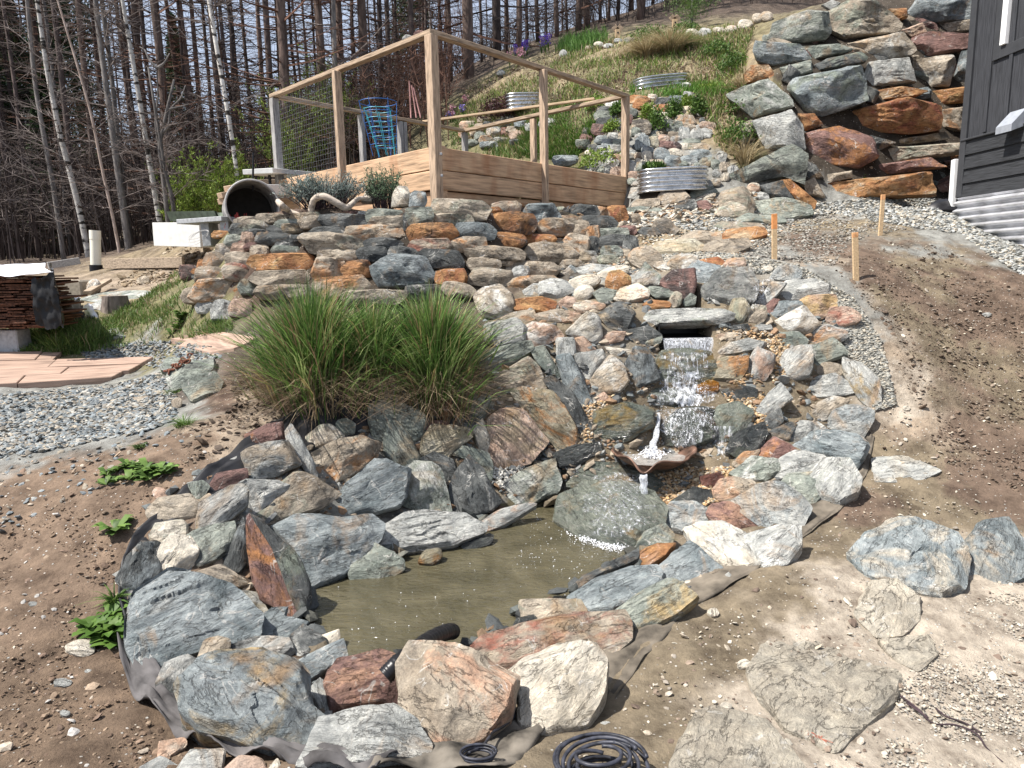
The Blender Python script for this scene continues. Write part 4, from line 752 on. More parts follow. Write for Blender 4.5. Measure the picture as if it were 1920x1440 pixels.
W|.6|.5|0|678,375 685,362 692,350 706,348 712,362 700,376|rock|chalky white stone between the shrubs on the wall
W|.8|.6|.1|735,385 738,362 747,350 763,350 770,370 772,386|rock|white crystalline stone on the wall below the bed
BL|.8|.4|0|768,388 770,365 778,358 797,362 800,375 793,389|rock|blue-grey upright slab beside the crystalline stone
"""
GROUPS = {'stepping_stone': 'stepping stones in the lawn'}
CATS = {'rock': 'rock', 'boulder': 'boulder', 'stone_slab': 'stone slab', 'stepping_stone': 'stepping stone'}
for ln in ROCKS.strip().split('\n'):
    code, fa, th, rd, pl, nm, lab = ln.split('|')
    poly = [tuple(map(float, p.split(','))) for p in pl.split()]
    an = None; nt2 = None
    sz = max(p[0] for p in poly)-min(p[0] for p in poly)
    if 'chalky' in lab or 'crystalline' in lab or 'upright slab beside' in lab:   # these stand on the wall top
        qx = sum(p[0] for p in poly)/len(poly); an = U(qx, max(p[1] for p in poly), hit(qx, 402)[1]+.12); nt2 = (0, 0, 1)
    o = rock(poly, code, float(fa), float(th), name=nm, rnd=float(rd), grow=1.12, anchor=an, nt_=nt2)
    if o: tag(o, lab, CATS[nm], {'rock': 'rocks round the pond and stream', 'boulder': 'boulders round the pond and stream', 'stone_slab': 'flat slabs round the pond and stream'}.get(nm, GROUPS.get(nm)))
# red monolith with a dark rear face
mono = empty('boulder', hit(520, 1150), 'tall pointed red slab with a dark right side at the left end of the pond', 'boulder', 'boulders round the pond and stream')
rock([(463,972),(470,967),(490,988),(515,1032),(532,1077),(545,1122),(562,1162),(530,1147),(487,1120),(473,1082),(464,1027)], 'RO', .8, .25, parent=mono, name='red_face', rnd=0)
_b = rock([(474,972),(490,978),(530,1015),(560,1045),(580,1090),(582,1120),(572,1158),(560,1160),(540,1110),(512,1030)], 'DG', .9, .25, parent=mono, name='dark_side', rnd=0, nt_=(0.6, -0.3, 0.7))
# ------------------------------------------------------------------ dry-stone retaining wall
wall = empty('retaining_wall', hit(780, 575), 'dry-stacked retaining wall of rusty and grey flat stones below the raised bed', 'stone wall')
WS = """398 434 432 446 O;421 441 455 461 G;453 437 477 456 P;480 438 555 459 D;383 454 408 472 YO;405 457 436 478 TW;433 457 462 476 P;457 456 482 468 RD;470 461 502 481 T;509 462 561 478 G;516 455 563 465 D;563 438 680 478 TG;422 475 476 500 T;465 477 590 507 O;382 474 424 504 O;371 487 396 503 O;338 499 372 524 RD;366 502 430 534 TO;417 494 465 526 PR;447 525 482 551 G;355 524 460 566 OT;340 541 402 567 T;367 565 402 587 L;397 563 440 600 L;430 562 470 592 P;470 508 578 536 TP;585 484 645 526 O;640 490 697 520 OD;586 519 697 556 TO;697 479 815 537 BD;597 470 667 489 T;668 464 732 488 D;730 464 782 486 DL;682 447 754 467 D;646 422 757 451 OT;690 407 764 432 T;687 393 756 416 G;600 402 690 426 D;579 425 647 442 D;560 406 614 428 T;515 412 566 428 G;430 420 462 441 DG;455 413 512 432 TG;462 430 500 442 D;500 424 540 438 D;530 420 575 436 DT;410 418 440 432 T;480 402 545 418 T;440 408 490 420 TD;545 400 600 412 TG;762 391 812 426 GD;765 420 857 451 OD;763 449 845 471 PR;811 375 918 411 TG;803 401 886 426 TG;845 446 910 472 O;857 418 929 447 B;915 400 1006 441 OD;978 384 1050 419 BD;917 379 976 401 TP;1007 411 1074 442 OT;927 437 986 463 OD;984 441 1042 462 OR;870 463 982 487 TD;983 456 1084 491 T;783 469 869 503 D;878 485 938 509 T;934 485 964 497 O;938 491 1048 520 T;960 500 992 522 BL;876 505 962 535 TG;818 506 874 535 OR;953 518 1044 537 TO;1058 440 1103 477 O;1070 415 1106 443 O;1100 425 1124 456 O;1122 429 1177 448 G;1124 442 1176 467 D;1170 442 1196 471 D;1108 388 1142 414 TO;1138 388 1176 416 OR;1070 385 1122 406 D;1078 405 1157 433 D;1048 405 1080 419 OT;1097 444 1122 472 DL;1175 402 1200 420 T;1160 424 1192 440 RD;1128 462 1165 482 GL;1165 468 1185 480 T;540 442 566 460 D;800 437 812 447 T;757 400 768 430 D;1040 455 1060 470 D;640 545 760 570 TD;480 535 590 560 TD;760 535 830 560 DT;830 530 890 555 T;1005 440 1015 450 D;1085 472 1120 492 LT;1120 480 1160 494 TG;1050 488 1090 500 T"""
rsx = random.Random(77)
for it in WS.split(';'):
    t = it.split(); x0, y0, x1, y1 = map(float, t[:4]); e = 1.5
    rock(boxpoly(x0-e, y0-e, x1+e, y1+e, rsx, rsx.uniform(-.06, .06), 0.75), {'O': 'TO', 'OT': 'TO', 'TP': 'T', 'PR': 'TR'}.get(t[4], t[4]) if rsx.random() < .75 else t[4], .72, .62, parent=wall, name='stone', rnd=0.0, lift=0.03, grow=1.09, dome=.45)
# small chinking stones filling the joints of that wall
kk_ = 0; WPOLY = [(345,510),(400,440),(470,412),(620,404),(800,385),(1000,380),(1170,385),(1190,470),(1060,520),(900,545),(800,560),(600,560),(430,590),(350,560)]
while kk_ < 190:
    x, y = rsx.uniform(340, 1195), rsx.uniform(385, 590)
    if not in_poly(np.array([x]), np.array([y]), WPOLY)[0]: continue
    kk_ += 1; w_, h_ = rsx.uniform(16, 44), rsx.uniform(8, 15)
    rock(boxpoly(x-w_/2, y-h_/2, x+w_/2, y+h_/2, rsx, rsx.uniform(-.15, .15), .7), rsx.choice(['D','DG','T','TG','OT','G','DT','RD','L','OD']), .7, .8, parent=wall, name='stone', lift=-0.08, grow=1.0, dome=.4)
# ------------------------------------------------------------------ wall of big boulders on the right
bw = empty('boulder_wall', hit(1600, 366), 'high wall of huge rusty and grey boulders beside the house', 'boulder wall')
BWS = """GL|1443,70 1450,43 1513,20 1553,23 1557,60 1547,73 1500,80 1450,77
TG|1553,22 1590,2 1640,0 1690,43 1687,57 1580,75 1557,62
B|1700,27 1723,-6 1825,-6 1826,33 1753,43 1700,40
BG|1412,97 1417,77 1500,83 1520,110 1450,123 1420,117
G|1505,87 1573,82 1600,92 1580,100 1523,112
DG|1525,123 1553,110 1613,97 1625,107 1623,117 1533,134
TL|1587,82 1693,60 1720,93 1707,103 1633,113 1615,95
R|1710,72 1740,60 1825,63 1825,90 1740,105 1720,95
TD|1740,47 1827,35 1827,58 1773,64
PT|1690,57 1730,42 1737,60 1710,70
G|1462,127 1520,112 1523,133 1475,150
OT|1395,140 1407,123 1440,120 1457,147 1400,155
BG|1477,165 1490,147 1613,123 1627,187 1540,217 1513,210
L|1622,140 1630,117 1703,108 1717,153 1627,165
TL|1713,112 1787,103 1792,117 1780,160 1715,163
B|1787,155 1803,97 1822,93 1822,157
GL|1363,178 1390,165 1440,148 1485,187 1488,200 1413,220
OR|1540,227 1610,205 1700,183 1760,200 1763,243 1707,250 1623,247 1547,237
OT|1627,172 1693,162 1740,170 1713,182 1633,190
OY|1737,172 1815,163 1815,190 1760,197
TO|1763,207 1812,200 1810,247 1767,240
L|1412,227 1483,207 1503,233 1510,280 1437,277
RO|1510,250 1573,237 1633,257 1647,293 1607,313 1517,307
OD|1497,213 1527,213 1543,233 1510,245
D|1630,253 1680,267 1647,282
TD|1680,262 1770,247 1780,260 1683,273
TG|1650,292 1673,277 1806,267 1806,287 1650,307
RO|1600,327 1640,310 1740,295 1773,313 1673,325
R|1770,302 1793,300 1795,322 1775,317
OT|1540,362 1557,343 1740,323 1750,362 1573,372
RD|1753,342 1790,325 1796,355 1760,362
T|1553,327 1597,320 1597,333 1553,342
GD|1350,337 1423,300 1483,270 1513,290 1507,347 1480,327 1407,343 1360,350
D|1423,349 1470,337 1490,375 1440,372
O|1465,339 1483,337 1530,377 1527,392 1500,382
T|1507,342 1527,333 1547,369 1513,365
D|1510,300 1530,310 1545,335 1515,335
D|1480,120 1500,135 1490,160 1465,150
D|1625,160 1650,172 1640,195 1620,190
TG|1385,235 1410,225 1415,262 1395,268
OT|1655,18 1700,15 1702,32 1680,40
L|1540,10 1560,0 1575,5 1560,22"""
for ln in BWS.split('\n'):
    code, pl = ln.split('|'); poly = [tuple(map(float, p.split(','))) for p in pl.split()]
    rock(poly, code, .75, .6, parent=bw, name='stone', rnd=0.02, grow=1.05, lift=0.03, seg=48, rings=9)
kk_ = 0
while kk_ < 90:
    x, y = rsx.uniform(1400, 1815), rsx.uniform(25, 365)
    if not in_poly(np.array([x]), np.array([y]), [(1430,120),(1460,50),(1700,20),(1820,20),(1800,360),(1560,360),(1520,330),(1480,250),(1430,220)])[0]: continue
    kk_ += 1; w_, h_ = rsx.uniform(22, 60), rsx.uniform(12, 26)
    rock(boxpoly(x-w_/2, y-h_/2, x+w_/2, y+h_/2, rsx, rsx.uniform(-.4, .3), .7), rsx.choice(['D','G','TD','OD','B','T','RD','L']), .7, .7, parent=bw, name='stone', lift=-.14, grow=1.0)
# ------------------------------------------------------------------ terraced stones on the slope behind the bed
scree = empty('stone_terrace', hit(1220, 300), 'slope of fitted grey stones above the nearest corrugated planter', 'stone terrace')
TER = """1177 180 1218 194 OT;1252 181 1286 197 BD;1216 178 1230 186 W;1283 173 1304 188 DL;1215 197 1263 211 RO;1228 184 1255 195 D;1188 193 1208 204 O;1175 204 1195 219 GD;1207 212 1222 228 PD;1225 211 1257 229 W;1277 201 1301 218 WY;1266 216 1303 236 TO;1184 226 1220 250 TD;1237 226 1278 250 GD;1119 194 1141 206 TO;1137 189 1167 203 LW;1115 209 1155 227 G;1120 222 1166 236 D;1110 235 1144 253 RD;1170 215 1185 230 RO;1120 200 1145 213 D;1150 228 1166 245 DG
1273 238 1295 262 LB;1295 242 1318 262 L;1313 242 1334 258 L;1282 234 1305 244 T;1304 235 1318 243 L;1312 229 1340 241 PT;1279 261 1312 272 G;1232 248 1243 256 WT;1232 254 1255 270 PL;1217 257 1234 276 Y;1192 255 1217 280 B;1254 248 1272 259 TG;1256 256 1277 267 L;1231 266 1275 280 RD;1292 270 1329 281 TG;1295 281 1332 298 BL;1272 269 1293 280 W;1253 280 1278 293 W;1224 279 1254 300 B;1204 275 1226 289 BL;1204 284 1223 300 W;1190 287 1204 297 TO;1176 282 1192 295 L;1190 298 1204 309 W;1216 300 1248 314 T;1247 292 1276 311 B;1277 292 1306 306 BL;1312 296 1341 310 GL;1195 304 1217 320 G;1177 303 1196 325 L;1178 322 1198 335 P;1115 255 1146 268 BL;1130 262 1165 277 BD;1103 272 1128 284 DL;1098 283 1118 292 W;1117 278 1139 290 W;1140 273 1163 287 L;1125 285 1150 298 L;1150 290 1166 302 P;1133 298 1160 312 LW;1119 313 1137 324 G;1133 315 1150 326 L;1145 314 1166 328 P;1150 262 1166 272 G;1178 335 1194 345 G;1160 250 1180 262 TG;1140 250 1160 260 L;1185 240 1200 254 G;1335 300 1350 315 GL;1345 285 1362 302 L;1336 318 1352 330 L;1350 305 1368 320 T;1330 335 1350 348 LT;1318 338 1335 352 L;1352 325 1366 338 W;1366 312 1385 325 L;1262 302 1290 312 G"""
for it in TER.replace('\n', ';').split(';'):
    t = it.split(); x0, y0, x1, y1 = map(float, t[:4])
    rock(boxpoly(x0-1, y0-1, x1+1, y1+1, rsx, rsx.uniform(-.1, .1), 0.5), t[4], .55, .6, parent=scree, name='stone', rnd=0.0, lift=0.03, seg=24, rings=5, grow=1.12, dome=.45)
kk_ = 0
while kk_ < 110:
    x, y = rsx.uniform(1100, 1345), rsx.uniform(185, 330)
    if not in_poly(np.array([x]), np.array([y]), [(1115,190),(1300,180),(1330,240),(1345,315),(1330,322),(1100,318),(1110,250)])[0]: continue
    kk_ += 1; w_, h_ = rsx.uniform(10, 22), rsx.uniform(7, 14)
    rock(boxpoly(x-w_/2, y-h_/2, x+w_/2, y+h_/2, rsx, rsx.uniform(-.4, .4), .4), rsx.choice(['B','G','L','T','D','TG','BL','W','L']), .45, .6, parent=scree, name='stone', rnd=0.1, lift=-0.02, seg=16, rings=3)
# low stone wall behind the bed
lw = empty('stone_wall', hit(930, 262), 'low tumbled stone wall seen through the frame of the raised bed', 'stone wall')
for it in """862 228 892 244 TP;890 232 915 246 TO;905 228 925 238 D;925 225 950 240 T;912 238 938 258 LT;935 240 962 256 RO;950 238 992 250 TO;955 246 990 262 PT;898 255 925 270 TO;925 258 955 268 LY;890 248 912 262 G;940 228 965 240 D;965 226 995 240 BD;985 232 1005 246 L;880 240 900 254 T;870 262 900 272 GL;900 266 935 276 BL;955 262 985 272 D;1092 240 1105 255 D;1088 252 1110 266 RD;1010 222 1045 238 L;1035 292 1085 310 B;1080 262 1105 278 GD;895 219 920 228 T;940 216 965 226 L;860 243 882 258 PO""".split(';'):
    t = it.split(); x0, y0, x1, y1 = map(float, t[:4])
    rock(boxpoly(x0-1, y0-1, x1+1, y1+1, rsx, 0, .6), t[4], .6, .7, parent=lw, name='stone', rnd=.05, lift=.05, seg=18, rings=4)
# pale edging stones along the crest of the slope
ED = "1410 26 1432 44 W;1425 22 1450 40 TW;1382 36 1412 55 W;1358 48 1382 62 WP;1335 52 1360 62 W;1308 54 1335 68 LW;1283 55 1312 68 W;1266 57 1282 66 T;1168 70 1190 82 GL;1150 73 1168 80 L;1130 82 1152 91 LW;1112 79 1132 88 W;1096 87 1112 92 T;1220 68 1232 76 W;1048 94 1064 107 L;1275 155 1296 168 LW;1312 62 1325 70 L;930 132 948 142 LW"
ORDN = ['rightmost', 'second', 'third', 'fourth', 'fifth', 'sixth', 'seventh', 'eighth', 'ninth', 'tenth', 'eleventh', 'twelfth', 'thirteenth', 'fourteenth', 'fifteenth', 'sixteenth', 'seventeenth', 'leftmost']
for k, it in enumerate(sorted(ED.split(';'), key=lambda q_: -float(q_.split()[0]))):
    t = it.split(); x0, y0, x1, y1 = map(float, t[:4]); o = rock(boxpoly(x0, y0-1, x1, y1+1, rsx, 0, .4), t[4], .6, .7, name='edging_stone', rnd=.45, lift=.12, seg=18, rings=5)
    if o: tag(o, 'pale rounded edging stone on the grassy slope, '+(ORDN[k] if k in (0, 17) else ORDN[k]+' from the right')+' of the row', 'stone', 'edging stones along the crest')
# ------------------------------------------------------------------ filler rubble between the traced stones
def pebble_templates(k=6):
    out = []
    for i in range(k):
        r = np.random.default_rng(100+i); n = 12
        ph = (1+5**.5)/2; v = np.array([(-1,ph,0),(1,ph,0),(-1,-ph,0),(1,-ph,0),(0,-1,ph),(0,1,ph),(0,-1,-ph),(0,1,-ph),(ph,0,-1),(ph,0,1),(-ph,0,-1),(-ph,0,1)])/1.9
        f = np.array([(0,11,5),(0,5,1),(0,1,7),(0,7,10),(0,10,11),(1,5,9),(5,11,4),(11,10,2),(10,7,6),(7,1,8),(3,9,4),(3,4,2),(3,2,6),(3,6,8),(3,8,9),(4,9,5),(2,4,11),(6,2,10),(8,6,7),(9,8,1)])
        v = v*r.uniform(.72, 1.2, (12, 1))*np.array([1, r.uniform(.6, .9), r.uniform(.35, .6)]); out.append((v, f))
    return out
_PT = pebble_templates()
def pebbles(name, P, size, cols, label, flat=1.0, mat=None, parent=None, jit=0.18, lift=0.25):
    P = np.asarray(P); n = len(P); size = np.broadcast_to(size, (n,)); V = []; T = []; Cc = []; off = 0; cols = np.asarray(cols)
    which = RNG.integers(0, len(_PT), n)
    for k, (v, f) in enumerate(_PT):
        ix = np.where(which == k)[0]; m_ = len(ix)
        if not m_: continue
        a = RNG.uniform(0, 6.28, m_); ca, sa = np.cos(a), np.sin(a); tl = RNG.normal(0, 0.35, (m_, 2))
        x = v[None, :, 0]*ca[:, None]-v[None, :, 1]*sa[:, None]; y = v[None, :, 0]*sa[:, None]+v[None, :, 1]*ca[:, None]; z = v[None, :, 2]*flat+x*tl[:, :1]+y*tl[:, 1:]
        W = np.stack([x, y, z], 2)*size[ix][:, None, None]+P[ix][:, None]; W[:, :, 2] += size[ix][:, None]*lift
        V.append(W.reshape(-1, 3)); T.append((f[None]+(np.arange(m_)*12)[:, None, None]+off).reshape(-1, 3)); off += m_*12
        c = cols[RNG.integers(0, len(cols), m_)]*RNG.uniform(1-jit*2, 1+jit, (m_, 1)); Cc.append(np.repeat(c, 12, 0))
    me = mesh_np(name, np.concatenate(V), tris=np.concatenate(T), col=np.concatenate(Cc))
    o = link(name, me, mat or PEBM, parent); tag(o, label if parent is None else None, kind='stuff'); return o
PEBM = colmat('pebble_stone', 0.8, 0.5, 90)
def rnd_poly(poly, n):
    p = np.array(poly, float); lo, hi = p.min(0), p.max(0); out = np.zeros((0, 2))
    while len(out) < n:
        q_ = RNG.uniform(lo, hi, (n*2, 2)); out = np.concatenate([out, q_[in_poly(q_[:, 0], q_[:, 1], poly)]])
    return out[:n]
def scatter(poly, n, area=True):
    """points on the ground inside a traced region, evenly spread over the ground rather than over the picture"""
    q_ = rnd_poly(poly, n*4 if area else n); h = hits(q_[:, 0], q_[:, 1]); h = h[~np.isnan(h[:, 0])]
    if area:
        D = h[:, 1]; wgt = D**1.3; wgt /= wgt.sum(); h = h[RNG.choice(len(h), min(n, len(h)), replace=False, p=wgt)]
    return h
GRYC = [(.22,.24,.245),(.17,.19,.20),(.28,.29,.28),(.13,.145,.15),(.32,.28,.22),(.20,.18,.15),(.19,.22,.235)]
TANC = [(.46,.40,.31),(.38,.31,.23),(.5,.46,.38),(.30,.29,.26),(.36,.24,.15),(.24,.25,.24),(.55,.5,.42)]
ROCKREG = [(260,1230),(225,1090),(280,960),(340,900),(460,840),(600,790),(700,760),(840,760),(900,650),(900,560),(980,520),(1100,480),(1250,500),(1450,500),(1560,560),(1600,640),(1640,760),(1600,880),(1560,930),(1480,1040),(1280,1130),(1180,1170),(1110,1200),(1130,1330),(980,1370),(700,1425),(560,1420),(370,1370)]
_h = scatter(ROCKREG, 10000); _sd = basin(_h[:, 0], _h[:, 1]); _h = _h[(_sd > 0.12) & ~((_h[:, 0] > sx0-.02) & (_h[:, 0] < sx1+.02) & (_h[:, 1] > 5.1) & (_h[:, 1] < 5.95))]; _h[:, 2] -= 0.02
pebbles('rubble', _h, np.minimum(RNG.gamma(1.8, 0.009, len(_h))+0.008, .06), [(.16,.175,.175),(.24,.24,.225),(.2,.165,.125),(.11,.115,.115),(.3,.25,.19),(.22,.14,.085)], 'small rubble packed between the larger stones')
# brown pebbles in the pools of the cascade
for poly, n in [([(1200,900),(1290,880),(1380,880),(1380,930),(1330,950),(1240,960),(1200,920)], 1500), ([(1370,720),(1440,700),(1520,640),(1440,640),(1390,660),(1400,720),(1360,745),(1390,830),(1440,800),(1430,740)], 1400), ([(1060,780),(1150,740),(1180,750),(1110,790),(1110,850),(1060,860)], 500), ([(1340,610),(1460,630),(1510,700),(1450,720),(1400,650)], 500)]:
    _h = scatter(poly, n); pebbles('stream_pebbles', _h+[0, 0, .012], RNG.uniform(.008, .02, len(_h)), [(.40,.26,.13),(.5,.4,.26),(.3,.2,.11),(.45,.4,.33),(.22,.16,.1),(.5,.34,.2)], 'wet golden brown pebbles lying in the cascade')
_h = scatter([(880,860),(960,870),(1000,880),(940,920)], 250); pebbles('white_pebbles', _h, RNG.uniform(.01, .025, len(_h)), [(.6,.58,.53),(.5,.48,.43)], 'small white pebbles between grey stones on the left bank')
# ------------------------------------------------------------------ sheets laid over the ground
def patch(rows, nu, nv, fn):
    """rows: traced lines (same direction); returns a grid of world points through fn(px,py,u,v)"""
    R = []
    for r_ in rows:
        r_ = np.array(r_, float); c = np.concatenate([[0], np.cumsum(np.hypot(*np.diff(r_, axis=0).T))]); c /= c[-1]; t = np.linspace(0, 1, nu); R.append(np.stack([np.interp(t, c, r_[:, 0]), np.interp(t, c, r_[:, 1])], 1))
    R = np.array(R); k = np.linspace(0, len(R)-1, nv); i = np.minimum(k.astype(int), len(R)-2); a = (k-i)[:, None, None]; G = R[i]*(1-a)+R[i+1]*a
    return fn(G[..., 0].ravel(), G[..., 1].ravel(), np.tile(np.linspace(0, 1, nu), nv), np.repeat(np.linspace(0, 1, nv), nu)).reshape(nv, nu, 3)
def grid_mesh(name, G, mat, smooth=True, thick=0.0, mask=None, parent=None):
    nv, nu = G.shape[:2]; i = (np.arange(nv-1)[:, None]*nu+np.arange(nu-1)[None]).ravel(); q_ = np.stack([i, i+1, i+nu+1, i+nu], 1)
    V = G.reshape(-1, 3); ok = ~np.isnan(V).any(1); q_ = q_[ok[q_].all(1)]
    e1 = np.linalg.norm(V[q_[:, 0]]-V[q_[:, 2]], axis=1); e2 = np.linalg.norm(V[q_[:, 1]]-V[q_[:, 3]], axis=1)
    if mask: q_ = q_[(e1 < mask) & (e2 < mask)]
    V = np.nan_to_num(V); use = np.unique(q_); mp = np.full(len(V), -1); mp[use] = np.arange(len(use)); V = V[use]; q_ = mp[q_]
    o = link(name, mesh_np(name, V, quads=q_, smooth=smooth), mat, parent)
    if thick: md = o.modifiers.new('solid', 'SOLIDIFY'); md.thickness = thick; md.offset = 1
    return o
def drape(rows, nu, nv, lift, wav, sd, seed):
    def fn(px, py, u, v):
        h = hits(px, py); h[:, 2] += (lift(u, v) if callable(lift) else lift)+fbm(np.stack([u*wav, v*wav*.4, u*0], 1), seed, 3)*sd; return h
    return patch(rows, nu, nv, fn)
liner = plain('pond_liner', (.018,.018,.02), 0.45, .3, 9, .35)
fabric = plain('landscape_fabric', (.085,.08,.08), 0.95, .55, 7, .6)
mudf = plain('muddy_fabric', (.11,.094,.074), .95, .6, 9, 1.0)
dusty = plain('dusty_fabric', (.13,.115,.095), 0.97, .5, 9, .8)
o = grid_mesh('pond_liner', drape([[(240,1200),(222,1130),(226,1070),(250,1012),(298,972),(345,920),(405,878),(462,836),(525,800),(612,758),(690,735),(726,728)],
    [(255,1190),(250,1130),(252,1060),(272,1010),(320,970),(375,925),(420,890),(480,865),(545,830),(620,805),(690,780),(735,765)],
    [(300,1190),(290,1130),(290,1080),(310,1030),(350,990),(400,950),(450,920),(510,890),(570,860),(640,830),(700,805),(750,790)]], 90, 14, lambda u, v: 0.035-0.04*v+.07*np.clip((u-.62)*4, 0, 1)*(1-v), 26, .018, 5), liner, True, .004)
tag(o, 'black rubber pond liner showing along the left bank under the stones', 'pond liner')
o = grid_mesh('landscape_fabric', drape([[(222,1212),(228,1260),(252,1310),(290,1352),(350,1398),(420,1420),(500,1432),(600,1450),(700,1462)],[(245,1225),(262,1275),(290,1320),(330,1362),(400,1396),(470,1408),(540,1424),(620,1436),(720,1444)],[(285,1240),(320,1300),(350,1350),(400,1380),(470,1395),(540,1405),(600,1420),(660,1425),(760,1430)]], 90, 12, lambda u, v: 0.035+0.025*np.sin(u*31+v*3)*(1-v), 16, .02, 15), fabric, True, .004)
tag(o, 'crumpled dark grey landscape fabric at the lower left rim', 'landscape fabric')
o = grid_mesh('landscape_fabric', drape([[(690,1450),(780,1452),(860,1448),(930,1452),(968,1437),(1030,1372)],[(720,1430),(790,1425),(860,1410),(920,1400),(960,1395),(1000,1370)],[(740,1400),(800,1395),(870,1385),(905,1365),(940,1350),(975,1330)]], 60, 14, lambda u, v: 0.02+0.012*np.sin(u*14+v*4), 9, .012, 25), dusty, True, .004)
tag(o, 'dusty grey fabric flap poking out under the cream boulder', 'landscape fabric')
o = grid_mesh('landscape_fabric', drape([[(1150,1320),(1212,1230),(1300,1140),(1392,1085),(1485,1025),(1578,955),(1626,888),(1640,820)],[(1130,1300),(1200,1210),(1290,1130),(1390,1075),(1480,1025),(1570,955),(1615,890),(1630,810)],[(1100,1230),(1160,1170),(1250,1100),(1350,1030),(1450,990),(1540,920),(1580,860),(1600,800)]], 90, 12, lambda u, v: 0.004+0.01*v, 22, .010, 35), mudf, True, .003)
tag(o, 'dusty dark fabric border running along the right side of the pond', 'landscape fabric')
# ------------------------------------------------------------------ pond water
m, n, l, b = newmat('pond_water', 0.04); b.inputs['IOR'].default_value = 1.45; b.inputs['Specular IOR Level'].default_value = 0.7
tc = nd(n, 'ShaderNodeTexCoord'); no = nd(n, 'ShaderNodeTexNoise'); no.inputs['Scale'].default_value = 2.2; no.inputs['Detail'].default_value = 5; no.inputs['Distortion'].default_value = 1.6; l.new(tc.outputs['Object'], no.inputs['Vector'])
r = ramp(n, [(0.35, (.055,.049,.028)), (0.6, (.085,.075,.045)), (0.75, (.12,.106,.066))]); l.new(no.outputs['Fac'], r.inputs[0]); l.new(r.outputs[0], b.inputs['Base Color'])
n2 = nd(n, 'ShaderNodeTexNoise'); n2.inputs['Scale'].default_value = 14; n2.inputs['Detail'].default_value = 3; n2.inputs['Distortion'].default_value = .8; mp = nd(n, 'ShaderNodeMapping'); mp.inputs['Scale'].default_value = (1, 2.2, 1); l.new(tc.outputs['Object'], mp.inputs[0]); l.new(mp.outputs[0], n2.inputs['Vector'])
bp = nd(n, 'ShaderNodeBump'); bp.inputs['Strength'].default_value = .6; bp.inputs['Distance'].default_value = .03; l.new(n2.outputs['Fac'], bp.inputs['Height']); l.new(bp.outputs[0], b.inputs['Normal'])
WATERM = m
lo = np.array(POND).min(0)-.25; hi = np.array(POND).max(0)+.25; wx, wy = np.meshgrid(np.arange(lo[0], hi[0], .022), np.arange(lo[1], hi[1], .022))
fall = at_z(1165, 1000, WZ)[:2]; fd = np.hypot(wx-fall[0], wy-fall[1])
wz = WZ+0.0035*np.exp(-fd*1.5)*(np.sin(fd*75)+fbm(np.stack([wx.ravel()*22, wy.ravel()*22, 0*wx.ravel()], 1), 4, 3).reshape(wx.shape)*1.5)
wsd = basin(wx, wy); G = np.stack([wx, wy, wz], 2); G[wsd > 0.13] = np.nan
o = grid_mesh('pond_water', G, WATERM); tag(o, 'murky olive brown pond water', kind='structure')
_pb = []
for i in range(len(POND)):
    a_, b_ = np.array(POND[i]), np.array(POND[(i+1) % len(POND)]); L_ = np.linalg.norm(b_-a_)
    for k in range(int(L_/.035)):
        p = a_+(b_-a_)*RNG.random(); out = np.array([(b_-a_)[1], -(b_-a_)[0]])/L_; _pb.append([*(p+out*RNG.uniform(-.02, .10)*(1 if basin(*(p+out*.05)) > 0 else -1)), WZ+RNG.uniform(-.03, .035)])
_pb = np.array(_pb); pebbles('waterline_stones', _pb, RNG.uniform(.03, .085, len(_pb)), [(.09,.10,.095),(.13,.13,.11),(.06,.065,.065),(.16,.13,.09),(.12,.08,.05)], 'dark wet stones along the waterline under the bank', .8, jit=.3)
# foam and spray
def foam_mat(name, lo_, hi_, scale, st, col=(.82,.85,.9), amax=0.9, base=0.0):
    m, n, l, b = newmat(name, 0.15); b.inputs['Base Color'].default_value = (*col, 1); b.inputs['Specular IOR Level'].default_value = .6
    tc = nd(n, 'ShaderNodeTexCoord'); mp = nd(n, 'ShaderNodeMapping'); mp.inputs['Scale'].default_value = st; no = nd(n, 'ShaderNodeTexNoise'); no.inputs['Scale'].default_value = scale; no.inputs['Detail'].default_value = 7; no.inputs['Roughness'].default_value = .75; no.inputs['Distortion'].default_value = .6
    l.new(tc.outputs['Object'], mp.inputs[0]); l.new(mp.outputs[0], no.inputs['Vector']); r = ramp(n, [(lo_, (base,)*3), (hi_, (amax,)*3)]); l.new(no.outputs['Fac'], r.inputs[0])
    l.new(r.outputs[0], b.inputs['Alpha']); bp = nd(n, 'ShaderNodeBump'); bp.inputs['Strength'].default_value = .8; bp.inputs['Distance'].default_value = .01; l.new(no.outputs['Fac'], bp.inputs['Height']); l.new(bp.outputs[0], b.inputs['Normal'])
    return m
FOAM = foam_mat('white_water', .43, .58, 30, (1.5, 1.4, .4)); THIN = foam_mat('thin_water', .50, .64, 34, (2.0, 1.6, .28), amax=.75, base=.03); CLEAR = foam_mat('clear_water', .52, .66, 46, (1.2, .8, .6), amax=.65, base=.02); SHEET = foam_mat('falling_water', .42, .62, 40, (2.6, 2.6, .35), amax=.8, base=.12)
bpy.context.view_layer.update(); DG = bpy.context.evaluated_depsgraph_get()
def surf(px, py):
    d = rays(px, py); out = np.full((len(d), 3), np.nan)
    for i, dd in enumerate(d):
        ok, loc, nr_, ix, ob, mt = SC.ray_cast(DG, Vector(CAM.tolist()), Vector(dd.tolist()))
        if ok and ob.name.split('.')[0] not in ('falling_water',): out[i] = np.array(loc)
    return out
